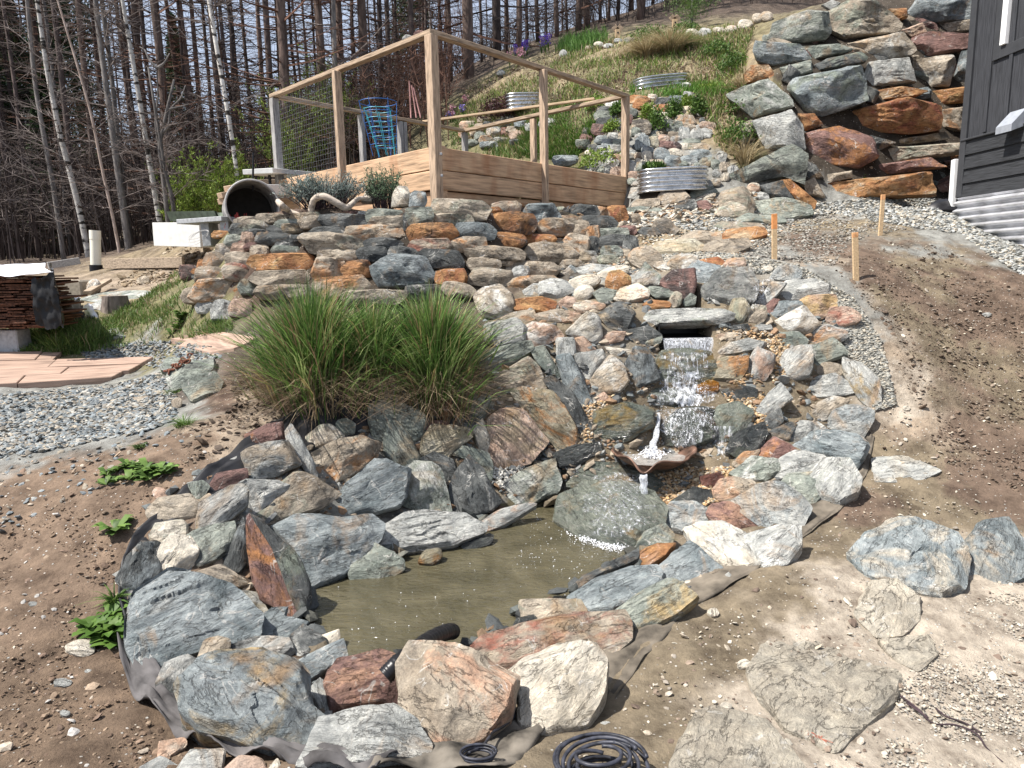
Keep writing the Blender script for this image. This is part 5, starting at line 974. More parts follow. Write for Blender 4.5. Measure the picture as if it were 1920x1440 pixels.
def film(rows, nu, nv, mat, label, off=0.012, mask=.12, seed=1):
    def fn(px, py, u, v):
        px = px+5*fbm(np.stack([v*9, v*0, v*0+seed], 1), seed+50, 3); s = surf(px, py); d = rays(px, py)
        eL = .10+.16*fbm(np.stack([v*13, v*0+3, v*0], 1), seed+7, 3); eR = .10+.16*fbm(np.stack([v*13, v*0+8, v*0], 1), seed+8, 3); s[(u < eL) | (u > 1-eR)] = np.nan
        nn = fbm(np.stack([px/9, py/9, px*0], 1), seed, 3)
        return s-d*(off*(1+.8*nn))[:, None]+np.array([0, 0, .004])
    o = grid_mesh('falling_water', patch(rows, nu, nv, fn), mat, True, 0, mask)
    tag(o, label, 'water', 'water of the cascade'); return o
film([[(1236,662),(1336,662)],[(1232,690),(1338,690)],[(1215,722),(1335,718)],[(1200,740),(1345,735)],[(1205,762),(1350,756)]], 44, 40, THIN, 'thin water running down the mossy rock face onto the ledge', seed=1)
film([[(1275,700),(1325,695)],[(1262,722),(1312,716)],[(1258,742),(1312,738)],[(1255,765),(1330,760)]], 30, 26, FOAM, 'white water splashing on the dark ledge below the spillway', .02, seed=2)
film([[(1228,770),(1345,762)],[(1230,795),(1340,790)],[(1250,820),(1325,822)],[(1262,845),(1310,845)]], 44, 34, THIN, 'foam running over the dark boulder above the bowl', .014, seed=3)
film([[(1335,800),(1385,800)],[(1335,830),(1370,840)],[(1340,850),(1362,860)]], 20, 20, THIN, 'thin trickle down the grey-green boulder right of the bowl', .01, seed=4)
film([[(1120,885),(1225,890)],[(1090,930),(1228,935)],[(1085,975),(1225,980)],[(1100,1005),(1190,1010)]], 50, 40, CLEAR, 'thin water film over the last big boulder', .008, seed=5)
film([[(1418,528),(1450,520)],[(1412,545),(1442,545)],[(1405,565),(1428,570)],[(1395,585),(1412,585)]], 20, 26, THIN, 'white water bubbling out at the source', .015, .10, seed=6)
# spillway box with its sheet of water
a0 = surf([1290], [597])[0]; Ys = a0[1]+0.03
sp = empty('spillway_box', U(1288, 620, Ys), 'black plastic spillway box under the long layered slab', 'spillway')
mb = MB(); A_ = U(1236, 634, Ys); B_ = U(1339, 634, Ys); T_ = U(1236, 606, Ys)[2]
blk = plain('black_plastic', (.012,.012,.014), .35, .2, 20, .1)
cx_ = (A_[0]+B_[0])/2; wd = B_[0]-A_[0]; hz = T_-A_[2]
mb.box((cx_, Ys+.17, A_[2]-.004), (wd, .34, .012)).box((cx_, Ys+.17, T_), (wd, .34, .012)).box((A_[0], Ys+.17, (A_[2]+T_)/2), (.012, .34, hz)).box((B_[0], Ys+.17, (A_[2]+T_)/2), (.012, .34, hz)).box((cx_, Ys+.34, (A_[2]+T_)/2), (wd, .01, hz))
mb.build('box_shell', blk, sp)
lip = MB().box((cx_, Ys-.03, A_[2]-.004), (wd-.02, .07, .008)); lip.build('lip', blk, sp)
zb = surf([1290], [690])[0][2]; nu, nv = 30, 24; uu, vv = np.meshgrid(np.linspace(0, 1, nu), np.linspace(0, 1, nv)); drop = A_[2]-zb
gx_ = A_[0]+.012+uu*(wd-.024)+np.sin(vv*5+uu*9)*.004; gy_ = Ys-.065-.075*np.sqrt(vv)+fbm(np.stack([uu.ravel()*14, vv.ravel()*2, 0*uu.ravel()], 1), 8, 2).reshape(uu.shape)*.006; gz_ = A_[2]+.004-drop*vv
o = grid_mesh('falling_water', np.stack([gx_, gy_, gz_], 2), SHEET); tag(o, 'sheet of water falling from the black spillway box', 'water', 'water of the cascade')
# rusty bowl
bc = U(1226, 852, 4.84)
RUST = plain('rusty_copper', (.12,.07,.05), .42, .8, 11, .7, metal=.25)
na, nr = 96, 16; th = np.arange(na)*2*math.pi/na; rr = np.linspace(0, 1, nr)
rim = 0.305*(1+.03*np.sin(th*5+1)+.015*np.sin(th*11)); lipz = .006*np.sin(th*7)+.008*np.sin(th*3+2)
spd = np.abs((th-math.radians(248)+math.pi) % (2*math.pi)-math.pi); spf = np.exp(-(spd/.22)**2)
Vb = []
for r_ in rr:
    z = 0.125*r_**2.2+lipz*r_**3-spf*.08*r_**2; R_ = rim*(1+.16*spf)*r_
    Vb.append(np.stack([bc[0]+R_*np.cos(th), bc[1]+R_*.92*np.sin(th), bc[2]-.10+z], 1))
Vb = np.array(Vb); Gb = np.concatenate([Vb, Vb[:, :1]], 1)
bowl = empty('rusty_bowl', (bc[0], bc[1], bc[2]-.1), 'rusty copper shell-shaped bowl catching the waterfall', 'bowl')
o = grid_mesh('bowl_shell', Gb, RUST, parent=bowl); md = o.modifiers.new('solid', 'SOLIDIFY'); md.thickness = .012; md.offset = -1
r2_ = np.linspace(0, .8, 14); Vw = np.array([np.stack([bc[0]+rim*r_*np.cos(th), bc[1]+rim*.92*r_*np.sin(th), np.full(na, bc[2]-.1+.078)+fbm(np.stack([np.cos(th)*r_*7, np.sin(th)*r_*7, th*0], 1), 3, 3)*.004], 1) for r_ in r2_]); 
BW = foam_mat('bowl_water', .42, .66, 14, (1, 1.8, 1), (.42,.40,.37), .85, .5)
o = grid_mesh('bowl_water', np.concatenate([Vw, Vw[:, :1]], 1), BW); tag(o, 'churning water filling the rusty bowl', 'water', 'water of the cascade')
def fallstream(name, a, b, w0, w1, mat, label, seed):
    a = np.array(a); b = np.array(b); nu, nv = 9, 26; V = []
    for i in range(nv):
        t = i/(nv-1); c = a+(b-a)*np.array([t, math.sqrt(t), t]); wd_ = w0+(w1-w0)*t; an = np.linspace(0, 2*math.pi, nu)
        ns = fbm(np.stack([np.cos(an)*2+seed, np.sin(an)*2, np.full(nu, t*7)], 1), seed, 2)
        V.append(np.stack([c[0]+np.cos(an)*wd_*(1+.35*ns), c[1]+np.sin(an)*wd_*.5, np.full(nu, c[2])+ns*.01], 1))
    V = np.array(V); V[:, -1] = V[:, 0]
    o = grid_mesh('falling_water', V, mat); tag(o, label, 'water', 'water of the cascade')
tp = surf([1232], [775])[0]; fallstream('x', tp+[0, -.03, .01], (bc[0]-.015, bc[1]+.03, bc[2]-.01), .012, .03, SHEET, 'narrow water column dropping into the rusty bowl', 3)
spt = Vb[-1][int(248/360*na)]; fallstream('x', spt+[0, 0, .0], (spt[0]-.005, spt[1]-.05, spt[2]-.2), .028, .02, SHEET, 'water pouring from the spout of the rusty bowl', 5)
def blobs(name, P, s, mat, label, flat=.6):
    pebbles(name, P, s, [(1, 1, 1)], label, flat, mat, jit=0)
WHITE = plain('foam_white', (.78,.8,.84), .3, .1, 40, .5)
_q = np.concatenate([RNG.normal([bc[0]-.02, bc[1]+.02, bc[2]-.01], [.045, .04, .02], (260, 3))]); _q[:, 2] = np.abs(_q[:, 2]-bc[2])+bc[2]-.02
blobs('splash_foam', _q, RNG.uniform(.003, .009, len(_q)), WHITE, 'white splash in the middle of the bowl', 1.0)
for poly, k_, lab in (([(1262,698),(1310,694),(1335,735),(1300,762),(1255,750)], 420, 'white splash where the first fall hits the ledge'), ([(1240,764),(1345,764),(1335,800),(1300,842),(1262,838),(1240,800)], 420, 'white droplets on the dark boulder above the bowl'), ([(1240,634),(1335,634),(1335,668),(1240,668)], 160, 'bright drops in the falling sheet'), ([(1418,525),(1448,520),(1425,572),(1400,575)], 160, 'bubbling froth at the source')):
    q_ = rnd_poly(poly, k_); dd_ = rays(q_[:, 0], q_[:, 1]); _q = surf(q_[:, 0], q_[:, 1])-dd_*RNG.uniform(.005, .05, (k_, 1)); _q = _q[~np.isnan(_q[:, 0])]; blobs('splash_foam', _q, RNG.uniform(.001, .0034, len(_q)), WHITE, lab, 1.0)
pf = np.array([at_z(a, b, WZ) for a, b in [(1112,1012),(1138,1022),(1165,1028),(1190,1024),(1092,998)]]); _q = np.repeat(pf, 320, 0)+RNG.normal(0, .05, (1600, 3))*[1, .55, 0]; _q[:, 2] = WZ+np.abs(RNG.normal(0, .008, 1600))
blobs('splash_foam', _q, RNG.uniform(.002, .006, len(_q)), WHITE, 'white froth where the last fall meets the pond', .8)
q_ = rnd_poly([(1000,960),(1160,1010),(1080,1080),(960,1060)], 160); _q = np.array([at_z(a, b, WZ) for a, b in q_]); _q = np.concatenate([_q, np.array([at_z(a, b, WZ) for a, b in rnd_poly(POND_PX, 70)])])
blobs('foam_bubbles', _q, RNG.uniform(.0015, .004, len(_q)), WHITE, 'little white bubbles drifting on the murky water', .7)
# black hose in the pond
hp = [at_z(722, 1268, .10), at_z(745, 1245, .13), at_z(775, 1222, .12), at_z(805, 1200, .09), at_z(835, 1186, .05), at_z(850, 1184, .0)]
def smoothpath(P, k=8):
    P = np.array(P, float); t = np.arange(len(P)); tt = np.linspace(0, len(P)-1, (len(P)-1)*k+1); out = np.zeros((len(tt), 3))
    Q = np.concatenate([[2*P[0]-P[1]], P, [2*P[-1]-P[-2]]])
    for i, x in enumerate(tt):
        j = min(int(x), len(P)-2); f = x-j; p0, p1, p2, p3 = Q[j], Q[j+1], Q[j+2], Q[j+3]
        out[i] = .5*((2*p1)+(-p0+p2)*f+(2*p0-5*p1+4*p2-p3)*f*f+(-p0+3*p1-3*p2+p3)*f**3)
    return out
hpt = smoothpath(hp, 14); o = MB().tube(hpt, .034+.0025*np.sin(np.arange(len(hpt))*2.6), 14).build('hose', blk, None, True); tag(o, 'fat black ribbed hose dipping into the near end of the pond', 'hose')
# cables
CABM = plain('black_cable', (.03,.032,.042), .45, .8, 30, .2)
mb = MB(); cc = at_z(1128, 1462, .03)
for k in range(7):
    a = np.linspace(-.25, 6.1, 60); ra, rb = .145-.012*k+.006*math.sin(k*2), .115-.010*k; ph = k*.25
    P_ = np.stack([cc[0]+ra*np.cos(a+ph)+.012*math.sin(k*3), cc[1]+rb*np.sin(a+ph)+.01*math.cos(k*5), cc[2]+.035+.014*(k % 4)+.03*np.sin(a*.5+k)+.0*a], 1); mb.tube(P_, .0065, 7)
o = mb.build('cable_coil', CABM, None, True); tag(o, 'loose coil of black cable on the mud at the bottom edge', 'cable')
mb = MB(); pts = [hit(a, b)+[0, 0, z] for a, b, z in [(962,1340,.05),(965,1365,.05),(945,1385,.05),(925,1398,.05),(905,1420,.04),(880,1438,.05)]]; mb.tube(smoothpath(pts), .005, 7)
c2_ = hit(898, 1436)+[0, 0, .03]
for k in range(3):
    a = np.linspace(0, 6.28, 30); mb.tube(np.stack([c2_[0]+(.045+.006*k)*np.cos(a), c2_[1]+(.035)*np.sin(a), c2_[2]+.01*k+0*a], 1), .0045, 6)
o = mb.build('cable', CABM, None, True); tag(o, 'thin black cable looping out from between tan and cream boulders', 'cable')
mb = MB()
for tw in [[(1688,1308),(1720,1335),(1750,1358),(1790,1362),(1830,1382),(1850,1405),(1880,1432)],[(1755,1333),(1775,1350),(1810,1358),(1840,1378)],[(1700,1322),(1740,1352)]]:
    mb.tube(smoothpath([hit(a, b)+[0, 0, .008+.006*math.sin(i*2)] for i, (a, b) in enumerate(tw)]), .0035, 6)
o = mb.build('twig', plain('dark_root', (.045,.03,.035), .9, .3), None, True); tag(o, 'long dark bent root lying on the dusty ground at lower right', 'twig')
mb = MB()
for i in range(26):
    p = hit(1490+i*2.2, 1362+i*1.1); mb.tube([p+[0, 0, .006], p+[random.uniform(-.02, .02), random.uniform(-.03, .01), .012]], .0011, 4)
mb.tube([hit(1485, 1358)+[0, 0, .006], hit(1550, 1394)+[0, 0, .006]], .002, 5)
o = mb.build('needle_sprig', plain('red_needles', (.33,.12,.08), .9)); tag(o, 'reddish dead needle sprig between the two dusty boulders', 'sprig')
# rusty chain on the slab
chn = empty('chain', surf([338], [686])[0], 'short rusty chain lying on the grey slab by the plank path', 'chain'); rustm = plain('rust', (.13,.05,.03), .9, .4, 40, .5)
for i in range(14):
    p = surf([314+i*3.4], [698-i*1.9+4*math.sin(i*1.3)])[0]+[0, 0, .012]; R = .021
    e = np.array([math.cos(i*1.7), math.sin(i*1.7)*.6, .3*(i % 2)]); MB().tube(np.stack([p+e*R*1.3*math.cos(t)+np.array([0, .6, .8*(i % 2)+.2])*R*.7*math.sin(t) for t in np.linspace(0, 6.283, 12)]), .007, 6, False).build('link', rustm, chn)
# ------------------------------------------------------------------ gravel, grit and clods
_h = scatter([(-260,740),(0,742),(218,722),(300,700),(330,740),(330,790),(250,815),(150,835),(0,860),(-260,880)], 11000)
pebbles('gravel', _h, RNG.uniform(.010, .030, len(_h)), GRYC+[(.36,.34,.30)], 'blue-grey gravel beside the plank path', .7)
_h = scatter([(-260,860),(0,860),(200,835),(330,780),(380,820),(300,880),(120,960),(0,1000),(-260,1050)], 350)
pebbles('gravel', _h, RNG.uniform(.008, .026, len(_h)), GRYC, 'gravel thinning out on the brown soil', .7)
_h = scatter([(180,685),(330,690),(420,670),(400,650),(300,640),(180,650),(150,660)], 1500)
pebbles('gravel', _h, RNG.uniform(.012, .03, len(_h)), GRYC, 'gravel between the lawn and the planks', .7)
_h = scatter([(1390,480),(1500,500),(1600,560),(1650,640),(1680,760),(1640,770),(1590,660),(1560,580),(1480,520),(1300,500),(1180,500),(1180,480),(1300,470)], 9000)
pebbles('gravel', _h, RNG.uniform(.009, .026, len(_h)), [(.34,.33,.29),(.27,.27,.25),(.42,.38,.31),(.22,.22,.2)], 'grey gravel rim on the right above the cascade', .7)
_h = scatter([(1500,385),(1700,365),(1800,380),(1920,465),(1920,520),(1800,440),(1700,425),(1560,400),(1450,420),(1300,440),(1250,415),(1400,400)], 6500)
pebbles('gravel', _h, RNG.uniform(.012, .034, len(_h)), [(.38,.39,.38),(.30,.31,.3),(.44,.40,.33),(.24,.24,.22)], 'grey gravel at the foot of the boulder wall and house', .7)
_h = scatter([(-200,880),(330,820),(430,850),(300,930),(220,1020),(200,1200),(230,1300),(380,1440),(-200,1440)], 600)
s_ = np.minimum(RNG.gamma(1.2, .005, len(_h))+.003, .03); pebbles('soil_stones', _h, s_, [(.32,.24,.17),(.4,.34,.27),(.2,.14,.1),(.45,.43,.4),(.16,.11,.08),(.25,.17,.12)], 'little stones in the brown soil on the left', .7)
_h = scatter([(1100,1440),(1250,1200),(1500,1060),(1640,900),(1680,640),(1560,480),(1700,440),(1920,520),(1920,1440)], 2600)
s_ = np.minimum(RNG.gamma(1.1, .004, len(_h))+.0025, .024); pebbles('soil_stones', _h, s_, [(.42,.36,.28),(.5,.46,.38),(.22,.17,.13),(.34,.3,.25),(.15,.11,.085)], 'little stones in the clay on the right', .7)
_h = scatter([(1650,1440),(1700,1250),(1780,1150),(1920,1100),(1920,1440)], 3200)
s_ = RNG.uniform(.002, .008, len(_h)); pebbles('grit', _h, s_, [(.40,.36,.29),(.33,.29,.24),(.44,.41,.35),(.24,.225,.2)], 'pale grit and crushed stone at lower right', .7)
_h = scatter([(330,880),(330,820),(440,760),(420,700),(560,720),(700,720),(690,745),(600,770),(500,800),(440,840)], 1300)
pebbles('soil_stones', _h, RNG.gamma(1.2, .006, len(_h))+.003, [(.12,.085,.06),(.18,.14,.1),(.14,.1,.07),(.08,.06,.045)], 'dark crumbs of soil below the grass clumps', .7)
_h = scatter([(270,500),(330,455),(400,440),(420,480),(330,530),(200,540)], 900)
pebbles('soil_stones', _h, RNG.gamma(1.3, .010, len(_h))+.006, [(.3,.23,.15),(.22,.16,.1),(.36,.3,.22)], 'clods of the dry dirt heap left of the retaining wall', .8)
_h = scatter([(1080,480),(1200,440),(1450,400),(1500,420),(1400,480),(1250,510),(1100,520)], 2600)
pebbles('gravel', _h, RNG.uniform(.008, .026, len(_h)), TANC, 'gravel between the flat step stones', .7)
_h = scatter([(1000,380),(1180,400),(1420,360),(1420,400),(1200,430),(1100,410)], 1200)
pebbles('rubble', _h, RNG.uniform(.02, .06, len(_h)), TANC, 'rubble around the corner of the raised bed', .7)
_h = scatter([(1500,470),(1620,480),(1700,440),(1920,530),(1920,930),(1760,860),(1690,700),(1650,600),(1560,500)], 5000)
pebbles('soil_clods', _h, RNG.gamma(1.2, .004, len(_h))+.002, [(.15,.11,.08),(.12,.085,.06),(.19,.15,.115),(.10,.07,.05)], 'crumbly clods of dark soil on the right slope', .7)
_h = scatter([(1420,430),(1500,405),(1620,400),(1700,430),(1600,450),(1560,500),(1480,490),(1400,480)], 3500)
pebbles('gravel', _h, RNG.uniform(.006, .018, len(_h)), [(.34,.33,.29),(.27,.25,.22),(.22,.19,.16)], 'fine gravel around the first stake', .7)
_h = scatter([(0,1440),(0,1000),(200,880),(330,880),(230,1000),(210,1200),(260,1330),(380,1440)], 3200)
pebbles('soil_clods', _h, RNG.gamma(1.1, .0026, len(_h))+.0015, [(.16,.11,.075),(.12,.08,.055),(.22,.16,.11)], 'fine crumbs of brown soil at left', .7)
# hand-placed stones on the bare soil
LS = """1337 1148 24 17 W|white pebble lying alone on the wet mud
1008 0 0 0 W|x
1395 1245 26 18 W|pale egg-sized stone left of the largest dusty boulder
118 1280 40 16 L|flat light stone on the brown soil at left
62 1133 20 10 L|light stone on the soil at the left edge
150 1215 62 34 W|crumbling white stone by the weeds at left
165 1260 14 12 L|small grey stone below the crumbling white stone
122 1337 20 12 L|small pale stone near the lower left
302 925 36 22 P|pinkish brown stone at the soil edge by the rim
1362 1000 0 0 W|x
1730 1002 20 10 W|pale chip on the mud by the half-buried boulders
1700 765 16 10 W|pale pebble on the tan soil right of the rim
1690 870 14 10 W|small pale pebble near the sunk grey slab
1360 1325 26 16 W|white stone at the tip of the low dusty boulder
1290 1092 12 10 W|little pebble on the dark fabric
1245 1157 14 16 T|tan pebble on the dark fabric near the tilted slab
1850 590 18 8 L|grey chip on the dark soil of the slope
1440 505 20 12 W|pale pebble at the gravel rim
660 785 18 12 T|tan pebble above the black liner
1100 1420 14 10 W|white chip on the mud by the cable coil
1135 1358 20 12 L|broken pale chip on the mud by the cream boulder"""
for ln in LS.split('\n'):
    a, lab = ln.split('|'); a = a.split(); x, y, w_, h_ = map(float, a[:4])
    if w_ == 0: continue
    o = rock(boxpoly(x-w_/2, y-h_/2, x+w_/2, y+h_/2, rsx, 0, .3), a[4], .3, .5, name='stone', rnd=.4, lift=.004)
    if o: tag(o, lab, 'stone', 'loose stones on the bare ground')
# ------------------------------------------------------------------ plank-textured paving
PAVM = plain('pink_paver', (.32,.225,.175), .9, .25, 3.5, .5, stretch=(1, 9, 9))
def slab_from_px(name, quad, th, mat, parent, gap=.0, lift=.03, dark=None):
    P_ = hits([p[0] for p in quad], [p[1] for p in quad]); c = P_.mean(0); P_ = c+(P_-c)*(1-gap)
    up = P_+[0, 0, lift]; n_ = len(P_); k = .006; ins = c+(P_-c)*(1-k/np.linalg.norm(P_-c, axis=1).mean()*1.0)+[0, 0, lift+.004]
    mb = MB(); v = np.concatenate([up-[0, 0, th], up, ins]); f = [tuple(range(2*n_, 3*n_))]
    for i in range(n_): j = (i+1) % n_; f += [(i, j, j+n_, i+n_), (i+n_, j+n_, j+2*n_, i+2*n_)]
    if orient(v[2*n_:, :2]) < 0: f = [q_[::-1] for q_ in f]
    mb.add(v-c, f); o = mb.build(name, mat, None)
    ex = P_[1]-P_[0]; a = math.atan2(ex[1], ex[0]); R = Matrix.Rotation(a, 4, 'Z')
    o.data.transform(R.inverted()); o.matrix_world = Matrix.Translation(c.tolist()) @ R
    if parent is not None: o.parent = parent; o.matrix_parent_inverse = Matrix.Translation(parent.location).inverted()
    return o
path = empty('plank_path', hit(100, 700), 'path of pink wood-grained paving planks crossing the gravel at left', 'path')
def lerp(a, b, t): return (a[0]+(b[0]-a[0])*t, a[1]+(b[1]-a[1])*t)
tl, tr_, bl, br = (-320, 672), (312, 664), (-320, 752), (219, 714)
rs_ = random.Random(3)
for r_ in range(4):
    v0, v1 = r_/4, (r_+1)/4; xs_ = [0]; x = rs_.uniform(.05, .2)
    while x < .95: xs_.append(x); x += rs_.uniform(.22, .34)
    xs_.append([.98, 1, 1, .985][r_] if r_ else .66)
    if r_ == 0: xs_ = [q_ for q_ in xs_ if q_ < .66]+[.69]
    for a, b_ in zip(xs_[:-1], xs_[1:]):
        if b_-a < .02: continue
        f = lambda u, v: lerp(lerp(tl, tr_, u), lerp(bl, br, u), v)
        slab_from_px('paver', [f(a, v1), f(b_, v1), f(b_, v0), f(a, v0)], .07, PAVM, path, .012, .035+rs_.uniform(-.006, .006))
path2 = empty('plank_path', hit(380, 650), 'shorter piece of pink paving between the lawn and the grass clump', 'path')
for q_ in ([(335,655),(395,668),(440,660),(350,645)], [(320,641),(350,645),(440,660),(470,648),(380,634)], [(345,636),(380,634),(470,648),(480,640),(420,630)]): slab_from_px('paver', q_, .06, PAVM, path2, .015, .03)
WOODG = plain('weathered_board', (.34,.27,.20), .9, .3, 5, .5, stretch=(1, 12, 12))
a = hit(198, 508)+[0, 0, .10]; b_ = hit(345, 506)+[0, 0, .10]; o = MB().beam(a, b_, .04, .14).build('border_board', WOODG); tag(o, 'long weathered border board behind the bare soil', 'board')
a = hit(165, 556)+[0, 0, .05]; b_ = hit(205, 540)+[0, 0, .10]; o = MB().beam(a, b_, .09, .04).build('short_board', WOODG); tag(o, 'short tan board leaning beside the round pale boulder', 'board')
a = hit(93, 522)+[0, 0, .18]; b_ = hit(152, 512)+[0, 0, .18]; o = MB().beam(a, b_, .05, .10).build('grey_board', plain('grey_board', (.33,.32,.31), .9, .2, 5, .4, stretch=(1, 10, 10))); tag(o, 'grey board behind the shingle stack', 'board')
b0 = hit(124, 552)+[0, .2, .07]; o = MB().box(b0, (.30, .25, .2), bev=.02).build('concrete_block', plain('concrete', (.33,.29,.23), .95, .15, 30, .4)); tag(o, 'tan concrete block behind the white tarp flap', 'block')
# tree stump
sc_ = hit(217, 578); mb = MB(); na = 28; th = np.arange(na)*6.2832/na; R = .125*(1+.09*np.sin(th*3+1)+.05*np.sin(th*7))
ringz = [(-.05, 1.25), (.05, 1.08), (.10, 1.0), (.14, .97)]; v = np.concatenate([np.stack([R*s*np.cos(th), R*s*np.sin(th), np.full(na, z)], 1) for z, s in ringz]+[np.array([[0, 0, .136]])])+sc_
f = [(i*na+k, i*na+(k+1) % na, (i+1)*na+(k+1) % na, (i+1)*na+k) for i in range(3) for k in range(na)]+[(3*na+k, 3*na+(k+1) % na, 4*na) for k in range(na)]
o = mb.add(v, f).build('tree_stump', plain('stump_wood', (.17,.14,.12), .95, .5, 14, .8, stretch=(1, 1, .3))); tag(o, 'low grey tree stump in the lawn', 'tree stump')
# ------------------------------------------------------------------ raised bed with its frame
cedar = plain('cedar_board', (.50,.335,.21), .8, .25, 3.2, .4, stretch=(1.2, 14, 14)); oldw = plain('old_post_wood', (.42,.31,.22), .85, .35, 6, .5, stretch=(12, 12, 1.2)); greyw = plain('grey_post_wood', (.30,.29,.28), .9, .3, 6, .5, stretch=(12, 12, 1.2)); railw = plain('rail_wood', (.36,.27,.19), .9, .35, 5, .5, stretch=(1.2, 12, 12))
def add_knots(mat):
    n = mat.node_tree.nodes; l = mat.node_tree.links; b = n['Principled BSDF']; src = b.inputs['Base Color'].links[0].from_socket
    tc = nd(n, 'ShaderNodeTexCoord'); v = nd(n, 'ShaderNodeTexNoise'); v.inputs['Scale'].default_value = 3.5; v.inputs['Detail'].default_value = 4; mp = nd(n, 'ShaderNodeMapping'); mp.inputs['Scale'].default_value = (1, 1, .45); oi = nd(n, 'ShaderNodeObjectInfo'); l.new(tc.outputs['Object'], mp.inputs[0]); l.new(oi.outputs['Random'], mp.inputs['Location']); l.new(mp.outputs[0], v.inputs['Vector'])
    r = ramp(n, [(.52, (0, 0, 0)), (.74, (.65, .65, .65))]); l.new(v.outputs['Fac'], r.inputs[0]); l.new(mix(n, l, src, (.30,.115,.045), r.outputs[0]), b.inputs['Base Color'])
add_knots(cedar)
PA = U(808, 62, 7.0); ZT = PA[2]; PB = at_z(513, 180, ZT); PC = at_z(1173, 180, ZT); PD = at_z(871, 245, ZT); ZB = U(808, 392, 7.0)[2]
bed = empty('raised_bed', (PA[0], PA[1], ZB), 'cedar raised garden bed with a tall open post-and-rail frame on top of the wall', 'raised bed')
XY = lambda p: np.array([p[0], p[1], 0.0])
A, B, Cc_, D = XY(PA), XY(PB), XY(PC), XY(PD)
def onray(px, py, p, q):   # point on the vertical plane p-q seen at this pixel
    d = rays([px], [py])[0]; e = (q-p)[:2]; n2_ = np.array([-e[1], e[0]]); t = ((p[:2]-CAM[:2])@n2_)/(d[:2]@n2_); return CAM+d*t
ZBT = U(812, 276, 7.0)[2]; ZS1 = U(812, 319, 7.0)[2]; ZS2 = U(812, 357, 7.0)[2]
def post(p, z0, z1, w_=.09, d_=.09, mat=oldw, ang=0.0, lean=(0, 0)):
    mb = MB(); mb.beam((p[0], p[1], z0), (p[0]+lean[0], p[1]+lean[1], z1), w_, d_, up=(math.cos(ang), math.sin(ang), 0), bev=.005); v = mb.v[0]; c = v.mean(0); mb.v[0] = v-c
    o = mb.build('post', mat, None); o.location = c.tolist(); o.parent = bed; o.matrix_parent_inverse = Matrix.Translation(bed.location).inverted(); return o
def beam_part(name, a, b_, wd_, th_, mat, parent=None, up=(0, 0, 1), bev=.004):
    a = np.array(a); b_ = np.array(b_); c = (a+b_)/2; x = (b_-a)/np.linalg.norm(b_-a); y = np.cross(up, x); y /= np.linalg.norm(y); z = np.cross(x, y)
    o = MB().box((0, 0, 0), (np.linalg.norm(b_-a), wd_, th_), None, bev).build(name, mat, None)
    o.matrix_world = Matrix(((x[0], y[0], z[0], c[0]), (x[1], y[1], z[1], c[1]), (x[2], y[2], z[2], c[2]), (0, 0, 0, 1)))
    if parent is not None: o.parent = parent; o.matrix_parent_inverse = Matrix.Translation(parent.location).inverted()
    return o
aAB = math.atan2(B[1]-A[1], B[0]-A[0]); aAC = math.atan2(Cc_[1]-A[1], Cc_[0]-A[0])
post(A, ZB+.05, ZT-.02, .095, .095, oldw, aAC); post(A+[.05, .055, 0], ZB+.02, ZBT+.02, .05, .10, cedar, aAC)
post(B, ZB-.05, ZT-.03, .09, .09, greyw, aAB); post(Cc_, ZB-.1, ZT-.02, .085, .085, oldw, aAC)
m1 = onray(638, 140, A, B); post(XY(m1)+[-.03, -.05, 0], ZB+.1, ZT-.03, .09, .06, oldw, aAB)
m2 = onray(1013, 135, A, Cc_); post(XY(m2)+[.03, -.05, 0], ZB+.08, ZT-.03, .085, .06, oldw, aAC)
for px_, p_, q_, mt_ in ((678, B, D, greyw), (750, B, D, greyw), (757, B, D, greyw), (1000, D, Cc_, oldw)):
    k_ = onray(px_, 240, p_, q_); post(XY(k_), ZB+.1, ZT-.04, .09, .06, mt_, aAC)
post(D, ZB+.2, ZT-.03, .08, .08, greyw, aAC)
def rail(p, q, z, ext=.04):
    d = (q-p)/np.linalg.norm(q-p); a = p-d*ext; b_ = q+d*ext
    # slightly wavy old pole
    return beam_part('rail', (a[0], a[1], z), (b_[0], b_[1], z), .085, .045, railw, bed)
rail(A, B, ZT); rail(A, Cc_, ZT+.002, .0); rail(B, D, ZT-.004, -.05); rail(D, Cc_, ZT-.002)
nAB = np.array([math.sin(aAB), -math.cos(aAB), 0]); nAB *= 1 if nAB[0] < 0 else -1
for (p, q) in ((A, B), (A, Cc_)):
    d = (q-p)/np.linalg.norm(q-p); mid = (p+q)/2; nrm = np.array([d[1], -d[0], 0.0]); nrm *= 1 if nrm[1] < 0 else -1
    for z0, z1, off in ((ZS1+.004, ZBT, 0.0), (ZS2+.004, ZS1-.004, .0), (ZS2-.22, ZS2-.004, -.03)):
        a = p+d*.04+nrm*(.02+off); b_ = q-d*.03+nrm*(.02+off); beam_part('board', (a[0], a[1], (z0+z1)/2), (b_[0], b_[1], (z0+z1)/2), .04, z1-z0, cedar, bed, bev=.006)
for (p, q) in ((B, D), (D, Cc_)):
    d = (q-p)/np.linalg.norm(q-p)
    for z0, z1 in ((ZS1+.004, ZBT-.004), (ZS2-.1, ZS1-.004)): a = p+d*.05; b_ = q-d*.05; beam_part('board', (a[0], a[1], (z0+z1)/2), (b_[0], b_[1], (z0+z1)/2), .04, z1-z0, cedar, bed, bev=.006)
mb = MB(); ins = [A, B, D, Cc_]; cen = sum(ins)/4; vv_ = [np.array([*(cen+(p-cen)*.97)[:2], ZBT-.12]) for p in ins]; mb.add(vv_, [(0, 1, 2, 3)]); mb.build('bed_soil', plain('bed_soil', (.05,.035,.025), .95, .4, 20, .8), bed)
